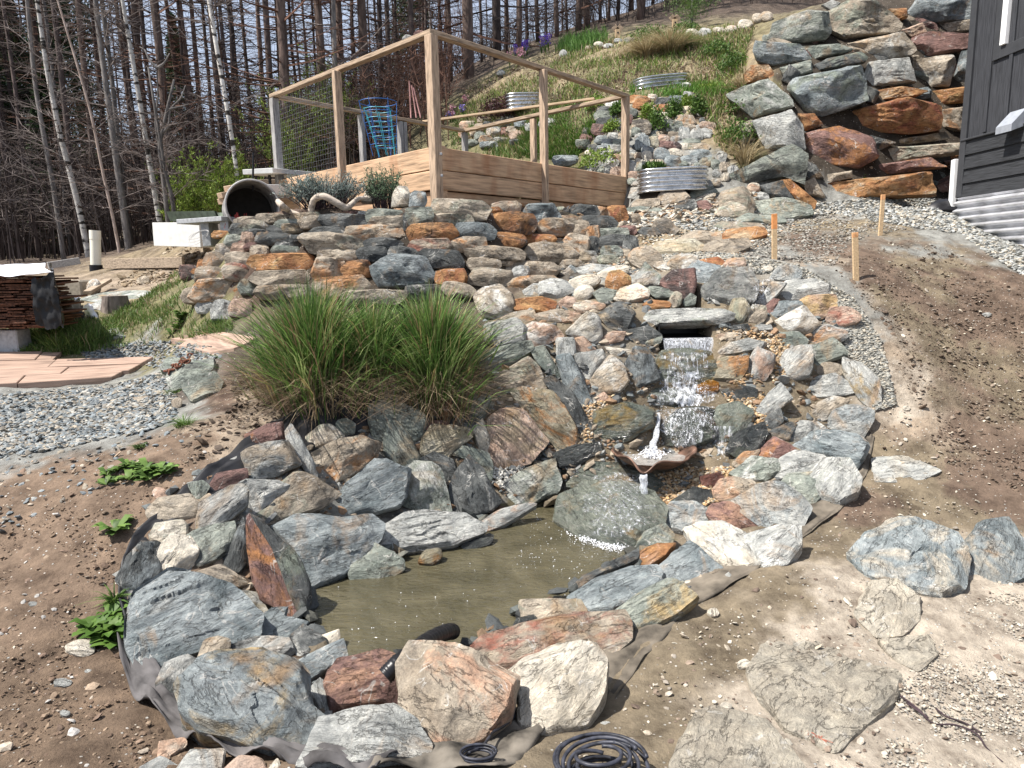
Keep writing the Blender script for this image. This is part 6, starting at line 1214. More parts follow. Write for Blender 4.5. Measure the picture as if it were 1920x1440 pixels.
# bolts and dark block under the corner
mb = MB()
for z in (ZS1+.14, ZS1-.06): mb.box((A[0]+.06, A[1]-.055, z), (.025, .02, .025), bev=.004)
mb.build('bolt', plain('bolt_steel', (.4,.4,.4), .4, .1, metal=.8), bed)['kind'] = 'stuff'
beam_part('corner_block', (A[0]-.02, A[1]+.0, ZB-.04), (A[0]+.24, A[1]+.2, ZB-.04), .12, .12, cedar, bed)
# thin wire mesh along the left side
mb = MB(); d = (m1-PB)*[1, 1, 0]; Lg = np.linalg.norm(d); d /= Lg
wz0, wz1 = ZBT+.02, ZT-.05
for i in range(int(Lg/.055)): p = XY(PB)+d*(.05+i*.055); mb.beam((p[0], p[1], wz0), (p[0], p[1], wz1), .0011, .0011, up=(1, 0, 0), bev=0)
for j in range(int((wz1-wz0)/.055)): z = wz0+j*.055; p = XY(PB)+d*.05; q = XY(PB)+d*(Lg-.05); mb.beam((p[0], p[1], z), (q[0], q[1], z), .0011, .0011, bev=0)
o = mb.build('wire_mesh', plain('wire', (.32,.33,.35), .5, .1, metal=.5), bed); o['kind'] = 'stuff'
# loose stick lying on the back rail
a = onray(793, 229, D-[0, .0, 0], D+[1, 0, 0]); kA = at_z(793, 228, ZT+.03); kB = at_z(1115, 185, ZT+.06)
o = beam_part('loose_stick', kA, kB, .045, .03, plain('fresh_stick', (.50,.37,.24), .85, .2, 5, .3, stretch=(1, 10, 10))); tag(o, 'pale loose stick laid across the back rail of the bed frame', 'stick')
for (px_, py_, w_, lab, code) in ((765, 70, 22, 'small grey stone balanced on the frame left of the peak', 'L'), (787, 62, 24, 'small brown stone balanced on the very peak of the frame', 'RT')):
    c = onray(px_, py_, A, B); c[2] = ZT+.022
    pp4 = boxpoly(px_-w_/2, py_-5, px_+w_/2, py_+7, rsx, 0, .4); o = rock(pp4, code, .75, .5, anchor=c, nt_=(0, 0, 1), rnd=.15, name='stone'); tag(o, lab, 'stone')
# ------------------------------------------------------------------ blue tomato cages
bluew = plain('blue_wire', (.03,.14,.42), .45, .15, 8, 0)
cyanw = plain('cyan_wire', (.06,.36,.45), .45, .15, 8, 0)
def cage(base, lean, h, r0, r1, mat, label, ph):
    cg = empty('tomato_cage', base, label, 'tomato cage', 'tomato cages standing in the raised bed'); base = np.array(base)
    ax = lambda t: base+np.array([lean[0]*t, lean[1]*t, h*t])
    for k in range(5):
        t = [.2, .4, .6, .8, 1.0][k]; a = np.linspace(0, 6.2832, 33); R = r0+(r1-r0)*t; c = ax(t); MB().tube(np.stack([c[0]+R*np.cos(a), c[1]+R*np.sin(a), c[2]+0*a], 1), .0045, 6, False).build('ring', mat, cg)
    for k in range(6):
        a = ph+k*math.pi/3; MB().tube([ax(t)+np.array([math.cos(a), math.sin(a), 0])*(r0+(r1-r0)*t) for t in (0, .35, .7, 1.03)], .004, 5).build('wire', mat, cg)
cb = at_z(725, 292, ZBT-.12+.0); cb = U(722, 293, 9.9)
cage(cb, (-.06, 0, 0), U(716, 192, 9.9)[2]-cb[2], .16, .25, bluew, 'blue wire tomato cage opening upward in the raised bed', .2)
cage(cb+[.05, -.12, -.02], (-.10, 0, 0), .60, .12, .19, cyanw, 'turquoise wire tomato cage nested lower inside the blue one', .6)
# ------------------------------------------------------------------ corrugated planters
galv, n, l, b = newmat('galvanised_steel', .28); b.inputs['Metallic'].default_value = .9
tc = nd(n, 'ShaderNodeTexCoord'); vo = nd(n, 'ShaderNodeTexVoronoi'); vo.inputs['Scale'].default_value = 30; l.new(tc.outputs['Object'], vo.inputs['Vector']); r = ramp(n, [(0, (.50,.52,.54)), (1, (.72,.74,.76))]); s_ = nd(n, 'ShaderNodeSeparateColor'); l.new(vo.outputs['Color'], s_.inputs[0]); l.new(s_.outputs[0], r.inputs[0]); l.new(r.outputs[0], b.inputs['Base Color'])
no = nd(n, 'ShaderNodeTexNoise'); no.inputs['Scale'].default_value = 4; l.new(tc.outputs['Object'], no.inputs['Vector']); r_ = ramp(n, [(.3, (.14,)*3), (.7, (.3,)*3)]); l.new(no.outputs['Fac'], r_.inputs[0]); l.new(r_.outputs[0], b.inputs['Roughness'])
def planter(px0, px1, pyb, Y, h, depth, waves, label, tilt=0.0, yaw=0.0):
    L_, R_ = U(px0, pyb, Y), U(px1, pyb, Y); c = (L_+R_)/2; w_ = R_[0]-L_[0]
    pl = empty('corrugated_planter', c+[0, depth/2, 0], label, 'planter', 'corrugated metal planters on the slope')
    na, nz = 96, waves*10+1; th = np.arange(na+1)*2*math.pi/na; P2 = []
    a_, b2 = w_/2, depth/2; e = 3.2
    cx = np.sign(np.cos(th))*np.abs(np.cos(th))**(2/e)*a_; cy = np.sign(np.sin(th))*np.abs(np.sin(th))**(2/e)*b2
    V = []
    for i in range(nz):
        t = i/(nz-1); s = .012*math.sin(t*waves*2*math.pi); rr = np.hypot(cx, cy); k = 1+s/rr
        x, y = cx*k, cy*k; V.append(np.stack([c[0]+x*math.cos(yaw)-y*math.sin(yaw), c[1]+depth/2+y*math.cos(yaw)+x*math.sin(yaw), c[2]+t*h+x*tilt], 1))
    o = grid_mesh('metal_side', np.array(V), galv, parent=pl)
    V0 = np.array(V)[-1]; MB().tube(V0[:-1:2], .010, 6).build('rolled_rim', galv, pl)
    s0 = np.array(V)[-3]; cc_ = s0.mean(0); mb = MB().add(np.concatenate([s0[:-1]-[0, 0, .05], [cc_-[0, 0, .03]]]), [(i, (i+1) % na, na) for i in range(na)]); mb.build('planter_soil', bpy.data.materials['bed_soil'], pl)
planter(1204, 1334, 357, 8.75, .27, .5, 5, 'nearest corrugated metal planter at the foot of the stone terrace', .03)
planter(1188, 1294, 168, 11.3, .22, .5, 4, 'corrugated metal planter highest on the grassy slope', .13, .25)
planter(948, 1024, 203, 12.9, .26, .5, 4, 'corrugated metal planter behind the right side of the frame', .0)
# ------------------------------------------------------------------ survey stakes
stk = plain('stake_wood', (.58,.42,.25), .85, .15, 6, .3, stretch=(12, 12, 1)); orp = plain('orange_paint', (.70,.30,.11), .7, .2, 20, .1)
for x0, y0, x1, y1, w_, tipf, lab in ((1452, 401, 1452, 486, .046, .33, 'survey stake with the brightest orange top, nearest the stone steps'), (1603, 436, 1605, 526, .048, .10, 'survey stake in the dark soil with a faint orange top'), (1656, 365, 1650, 444, .040, .12, 'survey stake furthest back near the boulder wall')):
    bp_ = hit(x1, y1); top = U(x0, y0, bp_[1]); s = empty('survey_stake', bp_, lab, 'stake', 'wooden survey stakes')
    d = top-bp_; t = bp_-d*.15; mid = top-d*tipf
    beam_part('stake_body', t, mid, w_, .022, stk, s, up=(0, 1, 0), bev=.002); beam_part('painted_tip', mid, top, w_+.001, .023, orp if tipf > .2 else plain('faded_orange_paint', (.68,.36,.17), .8, .25, 30, .1), s, up=(0, 1, 0), bev=.002)
# ------------------------------------------------------------------ house corner
hc0 = U(1797, 372, 8.2); Hp = np.array([hc0[0], hc0[1], 0]); h1 = U(1920, 352, 7.15); e = (h1-hc0)*[1, 1, 0]; e /= np.linalg.norm(e); e = np.array([.045, -1, 0]); e /= np.linalg.norm(e)
nrm = np.array([e[1], -e[0], 0]); nrm *= (1 if nrm[0] < 0 else -1)
house = empty('house', (Hp[0], Hp[1], hc0[2]), 'charcoal-sided house corner with a corrugated metal skirt', 'house')
def W_(s, z, o_=0.0): p = Hp+e*s+nrm*o_; return np.array([p[0], p[1], z])
def wallray(px, py): q = onray(px, py, Hp, Hp+e); return (q-Hp)[:2]@e[:2], q[2]
zsk = wallray(1797, 372)[1]; zlap = wallray(1803, 265)[1]; SL = 6.0; ZTOP = zsk+4.6
char = plain('charcoal_siding', (.040,.042,.048), .7, .3, 6, .5, stretch=(14, 14, .8)); charh = plain('charcoal_lap', (.032,.034,.038), .65, .3, 6, .5, stretch=(1, 1, 14)); trimk = plain('charcoal_trim', (.045,.047,.052), .6, .1, 10, .2)
# main volume behind the cladding
inn = -nrm
def hquad(name, s0, s1, z0, z1, o0, o1, mat, parent=house, bev=.003):
    c = (W_(s0, z0, o0)+W_(s1, z1, o1))/2; R = np.stack([e, nrm, [0, 0, 1.0]], 1); o = MB().box((0, 0, 0), (abs(s1-s0), abs(o1-o0), abs(z1-z0)), None, bev).build(name, mat, None)
    o.matrix_world = Matrix(((e[0], nrm[0], 0, c[0]), (e[1], nrm[1], 0, c[1]), (0, 0, 1, c[2]), (0, 0, 0, 1))); o.parent = parent; o.matrix_parent_inverse = Matrix.Translation(house.location).inverted(); return o
hquad('house_wall', .0, SL, zsk-1.2, ZTOP, -6, -.02, char)
hquad('vertical_siding', 0, SL, zlap+.012, ZTOP, -.02, 0, char)
s = .02
while s < SL: hquad('batten', s, s+.045, zlap+.03, ZTOP-.02, 0, .018, char); s += .30
hquad('corner_trim', -.02, .075, zsk+.01, ZTOP, .0, .026, trimk); hquad('trim_ledge', 0, SL, zlap-.008, zlap+.012, -.02, .035, trimk)
nl = 4; lh = (zlap-.01-zsk)/nl
for k in range(nl):
    z0 = zsk+k*lh; c0 = W_(0, z0, 0); mb = MB(); 
    v = [W_(.075, z0, .024), W_(SL, z0, .024), W_(SL, z0+lh+.01, .004), W_(.075, z0+lh+.01, .004), W_(.075, z0, -.01), W_(SL, z0, -.01)]; v = [x-c0 for x in v]
    o = mb.add(v, [(0, 1, 2, 3), (4, 5, 1, 0)]).build('lap_board', charh, None); o.location = c0.tolist(); o.parent = house; o.matrix_parent_inverse = Matrix.Translation(house.location).inverted()
# corrugated skirt (horizontal ribs)
nz, ns = 150, 2; zs_ = np.linspace(zsk-1.3, zsk, nz); V = np.array([[W_(s_, z, .03+.030*math.sin((z-zsk)*2*math.pi/.085)) for s_ in np.linspace(-.0, SL, 30)] for z in zs_]); skm = plain('skirt_steel', (.72,.73,.76), .3, .2, 6, .05, metal=.68); grid_mesh('corrugated_skirt', V, skm, parent=house)
# window
ws, wz_ = wallray(1881, 86); white = plain('white_vinyl', (.80,.80,.80), .5, .05, 10, .05); wsl = 1.4; wh = 1.3
win = hquad('window', ws, ws+.075, wz_, wz_+wh, 0, .045, white)
for (a, b_, c, d) in ((ws+.075, ws+wsl, wz_, wz_+.075), (ws+.075, ws+wsl, wz_+wh-.075, wz_+wh), (ws+wsl-.075, ws+wsl, wz_+.075, wz_+wh-.075)): hquad('window_frame', a, b_, c, d, .0, .044, white, win)
m, n, l, b = newmat('window_glass', .05); b.inputs['Base Color'].default_value = (.10,.14,.12, 1); b.inputs['Specular IOR Level'].default_value = .8
hquad('pane', ws+.11, ws+wsl-.11, wz_+.11, wz_+wh-.11, .005, .012, m, win, 0)
for q_ in ((ws+.075, ws+.11, wz_+.075, wz_+wh-.075), (ws+.11, ws+wsl-.11, wz_+.075, wz_+.11)): hquad('window_sash', *q_, 0, .03, white, win)
hquad('window_trim', ws-.12, ws-.005, wz_-.12, wz_+wh+.1, 0, .022, trimk); hquad('window_trim', ws-.004, ws+wsl+.1, wz_-.12, wz_-.004, 0, .022, trimk)
# vent hood
vs, vz = wallray(1893, 243); vh = empty('vent_hood', W_(vs+.06, vz), None); del vh
mb = MB(); R = [W_(vs, vz, .01), W_(vs+.22, vz, .01), W_(vs+.22, vz+.17, .01), W_(vs, vz+.17, .01), W_(vs, vz-.05, .15), W_(vs+.22, vz-.05, .15), W_(vs+.22, vz+.02, .15), W_(vs, vz+.02, .15)]
mb.add(R, [(3, 2, 6, 7), (7, 6, 5, 4), (0, 3, 7, 4), (1, 5, 6, 2), (0, 4, 5, 1)]); mb.build('vent_hood', plain('vent_metal', (.42,.45,.50), .4, .1, 20, .1, metal=.4), house)
o = beam_part('downspout', W_(-.14, zsk+.45, -.02), W_(-.10, zsk-.15, .0), .05, .07, white, up=(0, 1, 0)); tag(o, 'short white downspout behind the house corner', 'downspout')
bb = hit(1770, 392); o = rock([(1742,386),(1758,375),(1797,372),(1796,398),(1745,397)], 'D', .5, .4, name='black_bag', rnd=.1); o.data.materials[0] = blk; tag(o, 'black plastic bag on the gravel at the house corner', 'bag')
# ------------------------------------------------------------------ things left of the bed
gy = lambda px, py, Y: U(px, py, Y)
# drum lying on its side
DY = 7.7; dc = gy(474, 386, DY); axd = np.array([-.42, .90, -.02]); axd /= np.linalg.norm(axd); sx = np.cross(axd, [0, 0, 1]); sx /= np.linalg.norm(sx); sz_ = np.cross(sx, axd)
drum = empty('half_barrel', dc-[0, 0, .25], 'old grey barrel lying on its side with its open end facing out', 'barrel')
th = np.linspace(0, 2*math.pi, 65); V = []
for t in np.linspace(0, 1, 22):
    R = .262+.006*math.sin(t*40)+(.012 if t < .04 else 0); V.append(np.stack([dc+axd*t*.62+(sx*math.cos(a)+sz_*math.sin(a))*R for a in th]))
o = grid_mesh('barrel_side', np.array(V), plain('old_barrel', (.27,.26,.25), .7, .35, 9, .4), parent=drum); md = o.modifiers.new('s', 'SOLIDIFY'); md.thickness = .012
mb = MB(); mb.add(np.concatenate([V[-1][:-1], [dc+axd*.62]]), [(i, (i+1) % 64, 64) for i in range(64)]); mb.build('barrel_bottom', plain('barrel_inside', (.05,.045,.04), .9), drum)
mb = MB(); mb.tube([dc+(sx*math.cos(a)+sz_*math.sin(a))*.272 for a in th[:-1]]+[dc+sx*.272], .010, 6, False); mb.build('barrel_rim', plain('rim_grey', (.38,.37,.36), .6, .2), drum)
# red sprigs in the barrel mouth
mb = MB()
for i in range(70):
    u = random.choice([-.12, .14])+random.gauss(0, .05); p = dc+sx*(-u)+sz_*(-.24)-axd*random.uniform(-.1, .1); q = p+np.array([random.gauss(0, .03), random.gauss(0, .02), random.uniform(.05, .17)]); mb.tube([p, (p+q)/2+[random.gauss(0, .008), 0, 0], q], .0025, 4)
o = mb.build('red_seedling', plain('red_stems', (.35,.05,.05), .7)); tag(o, 'tuft of thin red stems growing in front of the open barrel', 'plant')
def standing(name, a, b_, r, mat, label, cat): o = MB().tube([a, b_], r, 8).build(name, mat, None); tag(o, label, cat); return o
standing('rod', gy(474, 358, 8.0), gy(475, 286, 8.0), .012, blk, 'thin black rod standing behind the barrel', 'rod')
foamw = plain('white_foam', (.60,.60,.58), .85, .06, 12, .3)
o = beam_part('foam_slab', gy(483, 321, 8.9), gy(584, 330, 10.2), .42, .06, foamw); tag(o, 'upper white foam slab on black legs beside the grey post', 'foam slab')
o = beam_part('foam_slab', gy(484, 357, 8.6), gy(530, 358, 8.9), .3, .12, foamw); tag(o, 'lower white foam slab behind the barrel', 'foam slab')
bpy.data.objects['foam_slab'].select_set(False); _fs = bpy.data.objects['foam_slab']; _l = MB().tube([gy(505, 328, 9.2), gy(507, 350, 9.2)], .02, 8).build('leg', blk, None); bpy.context.view_layer.update(); _l.parent = _fs; _l.matrix_parent_inverse = _fs.matrix_world.inverted()
lm = plain('lumber', (.46,.33,.23), .85, .2, 5, .3, stretch=(1, 12, 12))
for i, (x0, y0, x1, y1, Y, lab) in enumerate(((412, 367, 470, 356, 9.0, 'lowest board of the short lumber stack behind the barrel'), (426, 354, 472, 346, 9.0, 'middle board of the short lumber stack behind the barrel'), (414, 378, 460, 369, 9.05, 'board end poking out left of the barrel'), (455, 345, 520, 343, 9.6, 'long brown board on top behind the barrel'))):
    o = beam_part('lumber_board', gy(x0, y0, Y), gy(x1, y1, Y+.3), .14, .07 if i < 3 else .09, lm if i < 3 else WOODG); tag(o, lab, 'board', 'boards stacked behind the barrel')
# trough and bench
mb = MB(); a, b_ = gy(334, 398, 8.6), gy(424, 397, 8.2); x = (b_-a); x /= np.linalg.norm(x); y = np.array([-x[1], x[0], 0]); 
pr = [(-.16, .0), (-.12, -.11), (.12, -.11), (.16, 0), (.13, 0), (.10, -.08), (-.10, -.08), (-.13, 0)]
v = [p+y*u+np.array([0, 0, w_]) for p in (a, b_) for u, w_ in pr]; f = [(i, (i+1) % 8, 8+(i+1) % 8, 8+i) for i in range(8)]+[(0, 1, 2, 3)]; mb.add(v, f); o = mb.build('trough', plain('green_trough', (.12,.15,.11), .7, .3, 12, .3)); tag(o, 'dark green shallow trough left of the barrel', 'trough')
bench = empty('garden_bench', hit(395, 462), 'pale grey concrete bench in front of the white foam block', 'bench'); con = plain('bench_concrete', (.36,.37,.38), .9, .15, 30, .3)
beam_part('bench_top', gy(352, 417, 8.0), gy(436, 411, 7.7), .30, .05, con, bench); beam_part('bench_leg', gy(392, 418, 7.9), gy(398, 462, 7.9), .09, .26, con, bench, up=(0, 1, 0)); beam_part('bench_leg', gy(428, 416, 7.75), gy(430, 440, 7.75), .09, .24, con, bench, up=(0, 1, 0))
o = beam_part('foam_block', gy(310, 440, 9.8), gy(398, 441, 9.2), .35, .31, foamw); tag(o, 'big white foam block on the dirt heap behind the bench', 'foam block')
# thin wire hoops
mb = MB()
for k in range(3):
    c = gy(372, 440+k*3, 7.6); a = np.linspace(0, 6.28, 30); mb.tube(np.stack([c[0]+.11*np.cos(a), c[1]+.05*np.sin(a), c[2]+(.05+.015*k)*np.sin(a+.6)], 1), .002, 4)
o = mb.build('wire_hoop', bpy.data.materials['rim_grey']); o['kind'] = 'stuff'; tag(o, 'thin loose wire hoops hanging before the foam block')
# white pipe
pb = hit(180, 506); pt = U(178, 432, pb[1]); pk = U(180, 498, pb[1]); pipe = empty('white_pipe', pb, 'upright white plastic pipe on a black base beside the birch', 'pipe'); pv = plain('white_pvc', (.74,.72,.62), .45, .06, 5, .05); rp = .078
MB().tube([pk, pt+(pk-pt)*.25], rp*.94, 24).build('pipe_body', pv, pipe, True, 40); MB().tube([pt+(pk-pt)*.25, pt], rp, 24).build('pipe_collar', pv, pipe, True, 40); MB().tube([pb-[0, 0, .1], pk+[0, 0, .01]], rp*1.15, 20).build('pipe_base', blk, pipe, True, 40)
# shingle stack with tarp
SY = 6.45; sr = U(104, 618, SY); st_ = U(104, 512, SY); sl = U(-330, 618, SY); hstack = st_[2]-sr[2]
stack = empty('shingle_stack', ((sl[0]+sr[0])/2, SY, sr[2]), 'stack of reddish cedar shingles shaded by a tarp at the left edge', 'shingle stack')
shm = plain('cedar_shingle', (.11,.05,.03), .85, .5, 5, .5, stretch=(10, 1, 10)); meS = []
for k in range(6): mbx = MB().box((0, 0, 0), ([.12, .16, .2, .14, .24, .1][k], .46, .016), None, .002); meS.append((mesh_np('shingle', np.concatenate(mbx.v), faces=mbx.f), [.12, .16, .2, .14, .24, .1][k])); meS[-1][0].materials.append(shm)
nl = 22
for j in range(nl):
    x = sl[0]+random.uniform(0, .1); z = sr[2]+.03+hstack*.93*j/nl
    while x < sr[0]-.16:
        me_, w_ = random.choice(meS); o = bpy.data.objects.new('shingle', me_); C.objects.link(o); o.location = (x+w_/2, SY+.22+random.gauss(0, .022), z); o.rotation_euler = (random.gauss(.02, .02), random.gauss(0, .015), random.gauss(0, .03)); o.parent = stack; o.matrix_parent_inverse = Matrix.Translation(stack.location).inverted(); x += w_+random.uniform(.0, .012)
tarpk = plain('black_tarp', (.012,.012,.013), .5, .3, 6, .4); tarpw = plain('white_tarp', (.66,.68,.74), .6, .08, 8, .4)
tp = empty('tarp', st_, 'white and black tarp draped over the shingle stack', 'tarp')
def tgrid(name, corners, mat, nu, nv, sd, seed, sag=0):
    c = [np.array(q_) for q_ in corners]; uu, vv = np.meshgrid(np.linspace(0, 1, nu), np.linspace(0, 1, nv)); P_ = ((1-uu)*(1-vv))[..., None]*c[0]+(uu*(1-vv))[..., None]*c[1]+(uu*vv)[..., None]*c[2]+((1-uu)*vv)[..., None]*c[3]
    nz_ = fbm(np.stack([uu.ravel()*6, vv.ravel()*6, 0*uu.ravel()], 1), seed, 4).reshape(uu.shape)*sd; P_[..., 2] += nz_; P_[..., 1] += nz_*.7; P_[..., 2] -= sag*uu**3
    return grid_mesh(name, P_, mat, parent=tp)
tgrid('tarp_top', [U(-330, 536, SY-.13), U(100, 509, SY-.13), U(84, 496, SY+.5), U(-330, 490, SY+.5)], tarpw, 60, 20, .03, 4, .0)
tgrid('tarp_side', [U(58, 526, SY-.12), U(100, 508, SY-.12), U(120, 612, SY-.12), U(70, 618, SY-.14)], tarpk, 20, 24, .03, 7)
tgrid('tarp_side', [U(99, 508, SY-.12), U(92, 492, SY+.75), U(122, 575, SY+.9), U(120, 612, SY-.12)], tarpk, 20, 24, .03, 9)
0 and tgrid('tarp_lining', [U(-330, 500, SY-.075), U(96, 512, SY-.075), U(96, 520, SY-.09), U(-330, 512, SY-.09)], tarpk, 40, 6, .012, 11)
fl = [hit(108, 585)+[0, 0, .22], hit(150, 585)+[0, 0, .22], hit(186, 602)+[0, 0, .03], hit(112, 612)+[0, 0, .02]]
tgrid('tarp_flap', [U(106, 551, SY+.3), U(150, 556, SY+.6), hit(152, 578)+[0, 0, .07], U(106, 575, SY+.1)], tarpw, 24, 16, .03, 14); tgrid('tarp_flap', [U(155, 576, SY+.5), hit(170, 580)+[0, 0, .08], hit(187, 602)+[0, 0, .02], hit(165, 600)+[0, 0, .03]], tarpw, 14, 14, .02, 16)
tgrid('tarp_flap', [U(106, 574, SY+.1), hit(154, 577)+[0, 0, .08], hit(160, 604)+[0, 0, .01], hit(110, 620)+[0, 0, .02]], tarpk, 20, 14, .03, 18)
mb = MB(); c = (sr+U(-20, 618, SY))/2
for px_ in (8, -250): q_ = hit(px_, 664); mb = MB().box((q_[0], q_[1]+.1, (q_[2]+sr[2])/2), (.28, .2, sr[2]-q_[2]), bev=.01); o = mb.build('concrete_block', con); tag(o, 'grey concrete block under the shingle stack', 'block', 'concrete blocks under the stack')
# garden ornaments far up
for px_, py_, lab in ((918, 205, None),): pass
rodb = U(778, 205, 13.5); mb = MB()
for dx, h_, t_ in ((-.08, .5, 0), (.02, .42, .1), (.1, .38, .18)): mb.tube([rodb+[dx, 0, -.15], rodb+[dx-t_*.6, 0, h_]], .014, 6)
o = mb.build('garden_rods', plain('red_white_rod', (.55,.3,.28), .6, .4, 3)); o['kind'] = 'stuff'; tag(o, 'bundle of red and white garden rods behind the bed')
def birdhouse(px, py, lab):
    c = hit(px, py); s = empty('birdhouse', c, lab, 'birdhouse', 'small birdhouses on the crest'); bm = plain('birdhouse_wood', (.5,.36,.22), .8)
    MB().box(c+[0, 0, .10], (.10, .09, .22), bev=.003).build('house_box', bm, s); z = c[2]+.21
    MB().beam((c[0]-.085, c[1], z-.02), (c[0]+.004, c[1], z+.06), .13, .01, up=(0, 1, 0)).build('roof_board', railw, s); MB().beam((c[0]+.085, c[1], z-.02), (c[0]-.004, c[1], z+.06), .13, .01, up=(0, 1, 0)).build('roof_board', railw, s); MB().tube([c+[0, -.043, .14], c+[0, -.05, .14]], .018, 12).build('entrance_hole', blk, s)
BS_ = .55
birdhouse(1265, 57, 'right birdhouse on the crest beside the pine sapling'); birdhouse(1158, 76, 'left birdhouse on the crest by the daffodil leaves')
# ------------------------------------------------------------------ grass and leaves
LEAF = leafmat('leaf')
def blades(name, P, hgt, wid, lean, cols, label=None, cat=None, kind=None, parent=None, mat=None, curl=.5, up=None):
    """P (n,3) roots; lean (n,2) horizontal tip offset as a share of the height"""
    n = len(P); P = np.asarray(P); hgt = np.broadcast_to(hgt, (n,)); wid = np.broadcast_to(wid, (n,)); a = RNG.uniform(0, 6.28, n)
    side = np.stack([np.cos(a), np.sin(a), np.zeros(n)], 1)*wid[:, None]/2
    def at(t): 
        q_ = P.copy(); q_[:, 0] += lean[:, 0]*hgt*t**2; q_[:, 1] += lean[:, 1]*hgt*t**2; q_[:, 2] += hgt*(t-curl*np.minimum(np.hypot(lean[:, 0], lean[:, 1]), 1.6)*t**2*.6); return q_
    p0, p1, p2, p3 = at(0), at(.4), at(.75), at(1.0)
    V = np.stack([p0-side, p0+side, p1-side*.9, p1+side*.9, p2-side*.6, p2+side*.6, p3], 1).reshape(-1, 3); o_ = (np.arange(n)*7)[:, None]
    Q = np.concatenate([o_+[0, 1, 3, 2], o_+[2, 3, 5, 4]]); T = o_+[4, 5, 6]
    c = np.repeat(cols, 7, 0); me = mesh_np(name, V, quads=Q, tris=T, smooth=True, col=c); o = link(name, me, mat or LEAF, parent); tag(o, label, cat, None, kind); return o
def leaves(name, P, size, cols, label=None, cat=None, kind=None, parent=None, group=None, aspect=.5, upb=.3):
    n = len(P); size = np.broadcast_to(size, (n,))[:, None]; d = RNG.normal(0, 1, (n, 3)); d[:, 2] += upb; d /= np.linalg.norm(d, axis=1, keepdims=True); r = RNG.normal(0, 1, (n, 3)); s = np.cross(d, r); s /= np.linalg.norm(s, axis=1, keepdims=True)
    nn_ = np.cross(d, s); V = np.stack([P, P+d*size*.5+s*size*aspect*.5+nn_*size*.06, P+d*size, P+d*size*.5-s*size*aspect*.5+nn_*size*.06], 1).reshape(-1, 3); Q = (np.arange(n)*4)[:, None]+[0, 1, 2, 3]
    o = link(name, mesh_np(name, V, quads=Q, smooth=False, col=np.repeat(cols, 4, 0)), LEAF, parent); tag(o, label, cat, group, kind); return o
def pick(cols, n, var=.2): c = np.array(cols); return c[RNG.integers(0, len(c), n)]*RNG.uniform(1-var, 1+var, (n, 1))
GG = [(.10,.17,.04),(.13,.21,.05),(.08,.13,.035),(.17,.23,.07)]; STRAW = [(.34,.27,.15),(.26,.2,.11),(.42,.35,.22)]; LIME = [(.16,.24,.04),(.22,.28,.06),(.12,.2,.03)]
def tussock(px, py, R, H_, n, label, seed):
    c = hit(px, py); t = empty('grass_clump', c, label, 'ornamental grass', 'ornamental grass clumps below the retaining wall'); a = RNG.uniform(0, 6.28, n); r = np.abs(RNG.normal(0, .42, n))*R*.62; r = np.minimum(r, R*.8)
    P = np.stack([c[0]+r*np.cos(a), c[1]+r*np.sin(a)*.8, np.zeros(n)], 1); P[:, 2] = H(P[:, 0], P[:, 1]); h = H_*RNG.beta(2.2, 1.6, n)*1.12*(1-.2*r/R); k = .12+(r/R)**1.3*1.25
    ln = np.stack([np.cos(a)*k, np.sin(a)*k], 1)+RNG.normal(0, .26, (n, 2))*RNG.uniform(.3, 1.5, (n, 1)); cl = pick([(.08,.165,.035),(.12,.22,.05),(.18,.28,.07),(.05,.10,.025),(.27,.34,.13)], n); st = RNG.random(n) < .14; cl[st] = pick([(.33,.27,.12),(.25,.16,.10)], st.sum())
    blades('blades', P, h, RNG.uniform(.006, .015, n), ln, cl, parent=t, curl=.6)
    n2 = int(n*.8); a = RNG.uniform(0, 6.28, n2); r = R*RNG.uniform(.1, .7, n2); P = np.stack([c[0]+r*np.cos(a), c[1]+r*np.sin(a)*.8, np.zeros(n2)], 1); P[:, 2] = H(P[:, 0], P[:, 1]); k = RNG.uniform(.5, 1.5, n2)
    ln = np.stack([np.cos(a)*k, np.sin(a)*k], 1)+RNG.normal(0, .3, (n2, 2)); blades('dead_blades', P, H_*RNG.uniform(.25, .6, n2), RNG.uniform(.003, .006, n2), ln, pick([(.30,.23,.14),(.22,.15,.10),(.38,.31,.2),(.16,.11,.08)], n2), parent=t, curl=.9)
tussock(590, 722, .60, .80, 3000, 'left ornamental grass clump with the widest spread of arching blades', 1)
tussock(815, 712, .50, .74, 2700, 'right ornamental grass clump touching the angular light grey rock', 2)
tussock(700, 704, .45, .64, 1500, 'shorter ornamental grass clump filling the middle between its two neighbours', 3)
def turf(poly, n, h0, h1, cols, label, w0=.004, straw=.15, lean=.4, name='grass', area=True):
    P = scatter(poly, n, area); n = len(P); nz = fbm(np.stack([P[:, 0]*1.6, P[:, 1]*1.6, P[:, 2]*0], 1), 61, 3); keep = RNG.random(n) < np.clip(.62+nz*1.1, .05, 1); P = P[keep]; n = len(P)
    cl = pick(cols, n); st = RNG.random(n) < straw; cl[st] = pick(STRAW, st.sum()); ln = RNG.normal(0, lean, (n, 2)); blades(name, P, RNG.uniform(h0, h1, n), RNG.uniform(w0, w0*1.8, n), ln, cl, label, kind='stuff')
turf([(20,665),(60,610),(200,600),(270,560),(330,515),(350,520),(350,570),(380,600),(440,610),(430,632),(330,640),(240,655),(170,662),(110,668)], 17000, .03, .10, GG+[(.12,.18,.04)], 'green lawn between the plank path and the wall', .006, .12)
turf([(100,668),(60,640),(150,625),(200,640),(180,662)], 2600, .10, .24, GG, 'long grass beside the shingle stack', .006, .05)
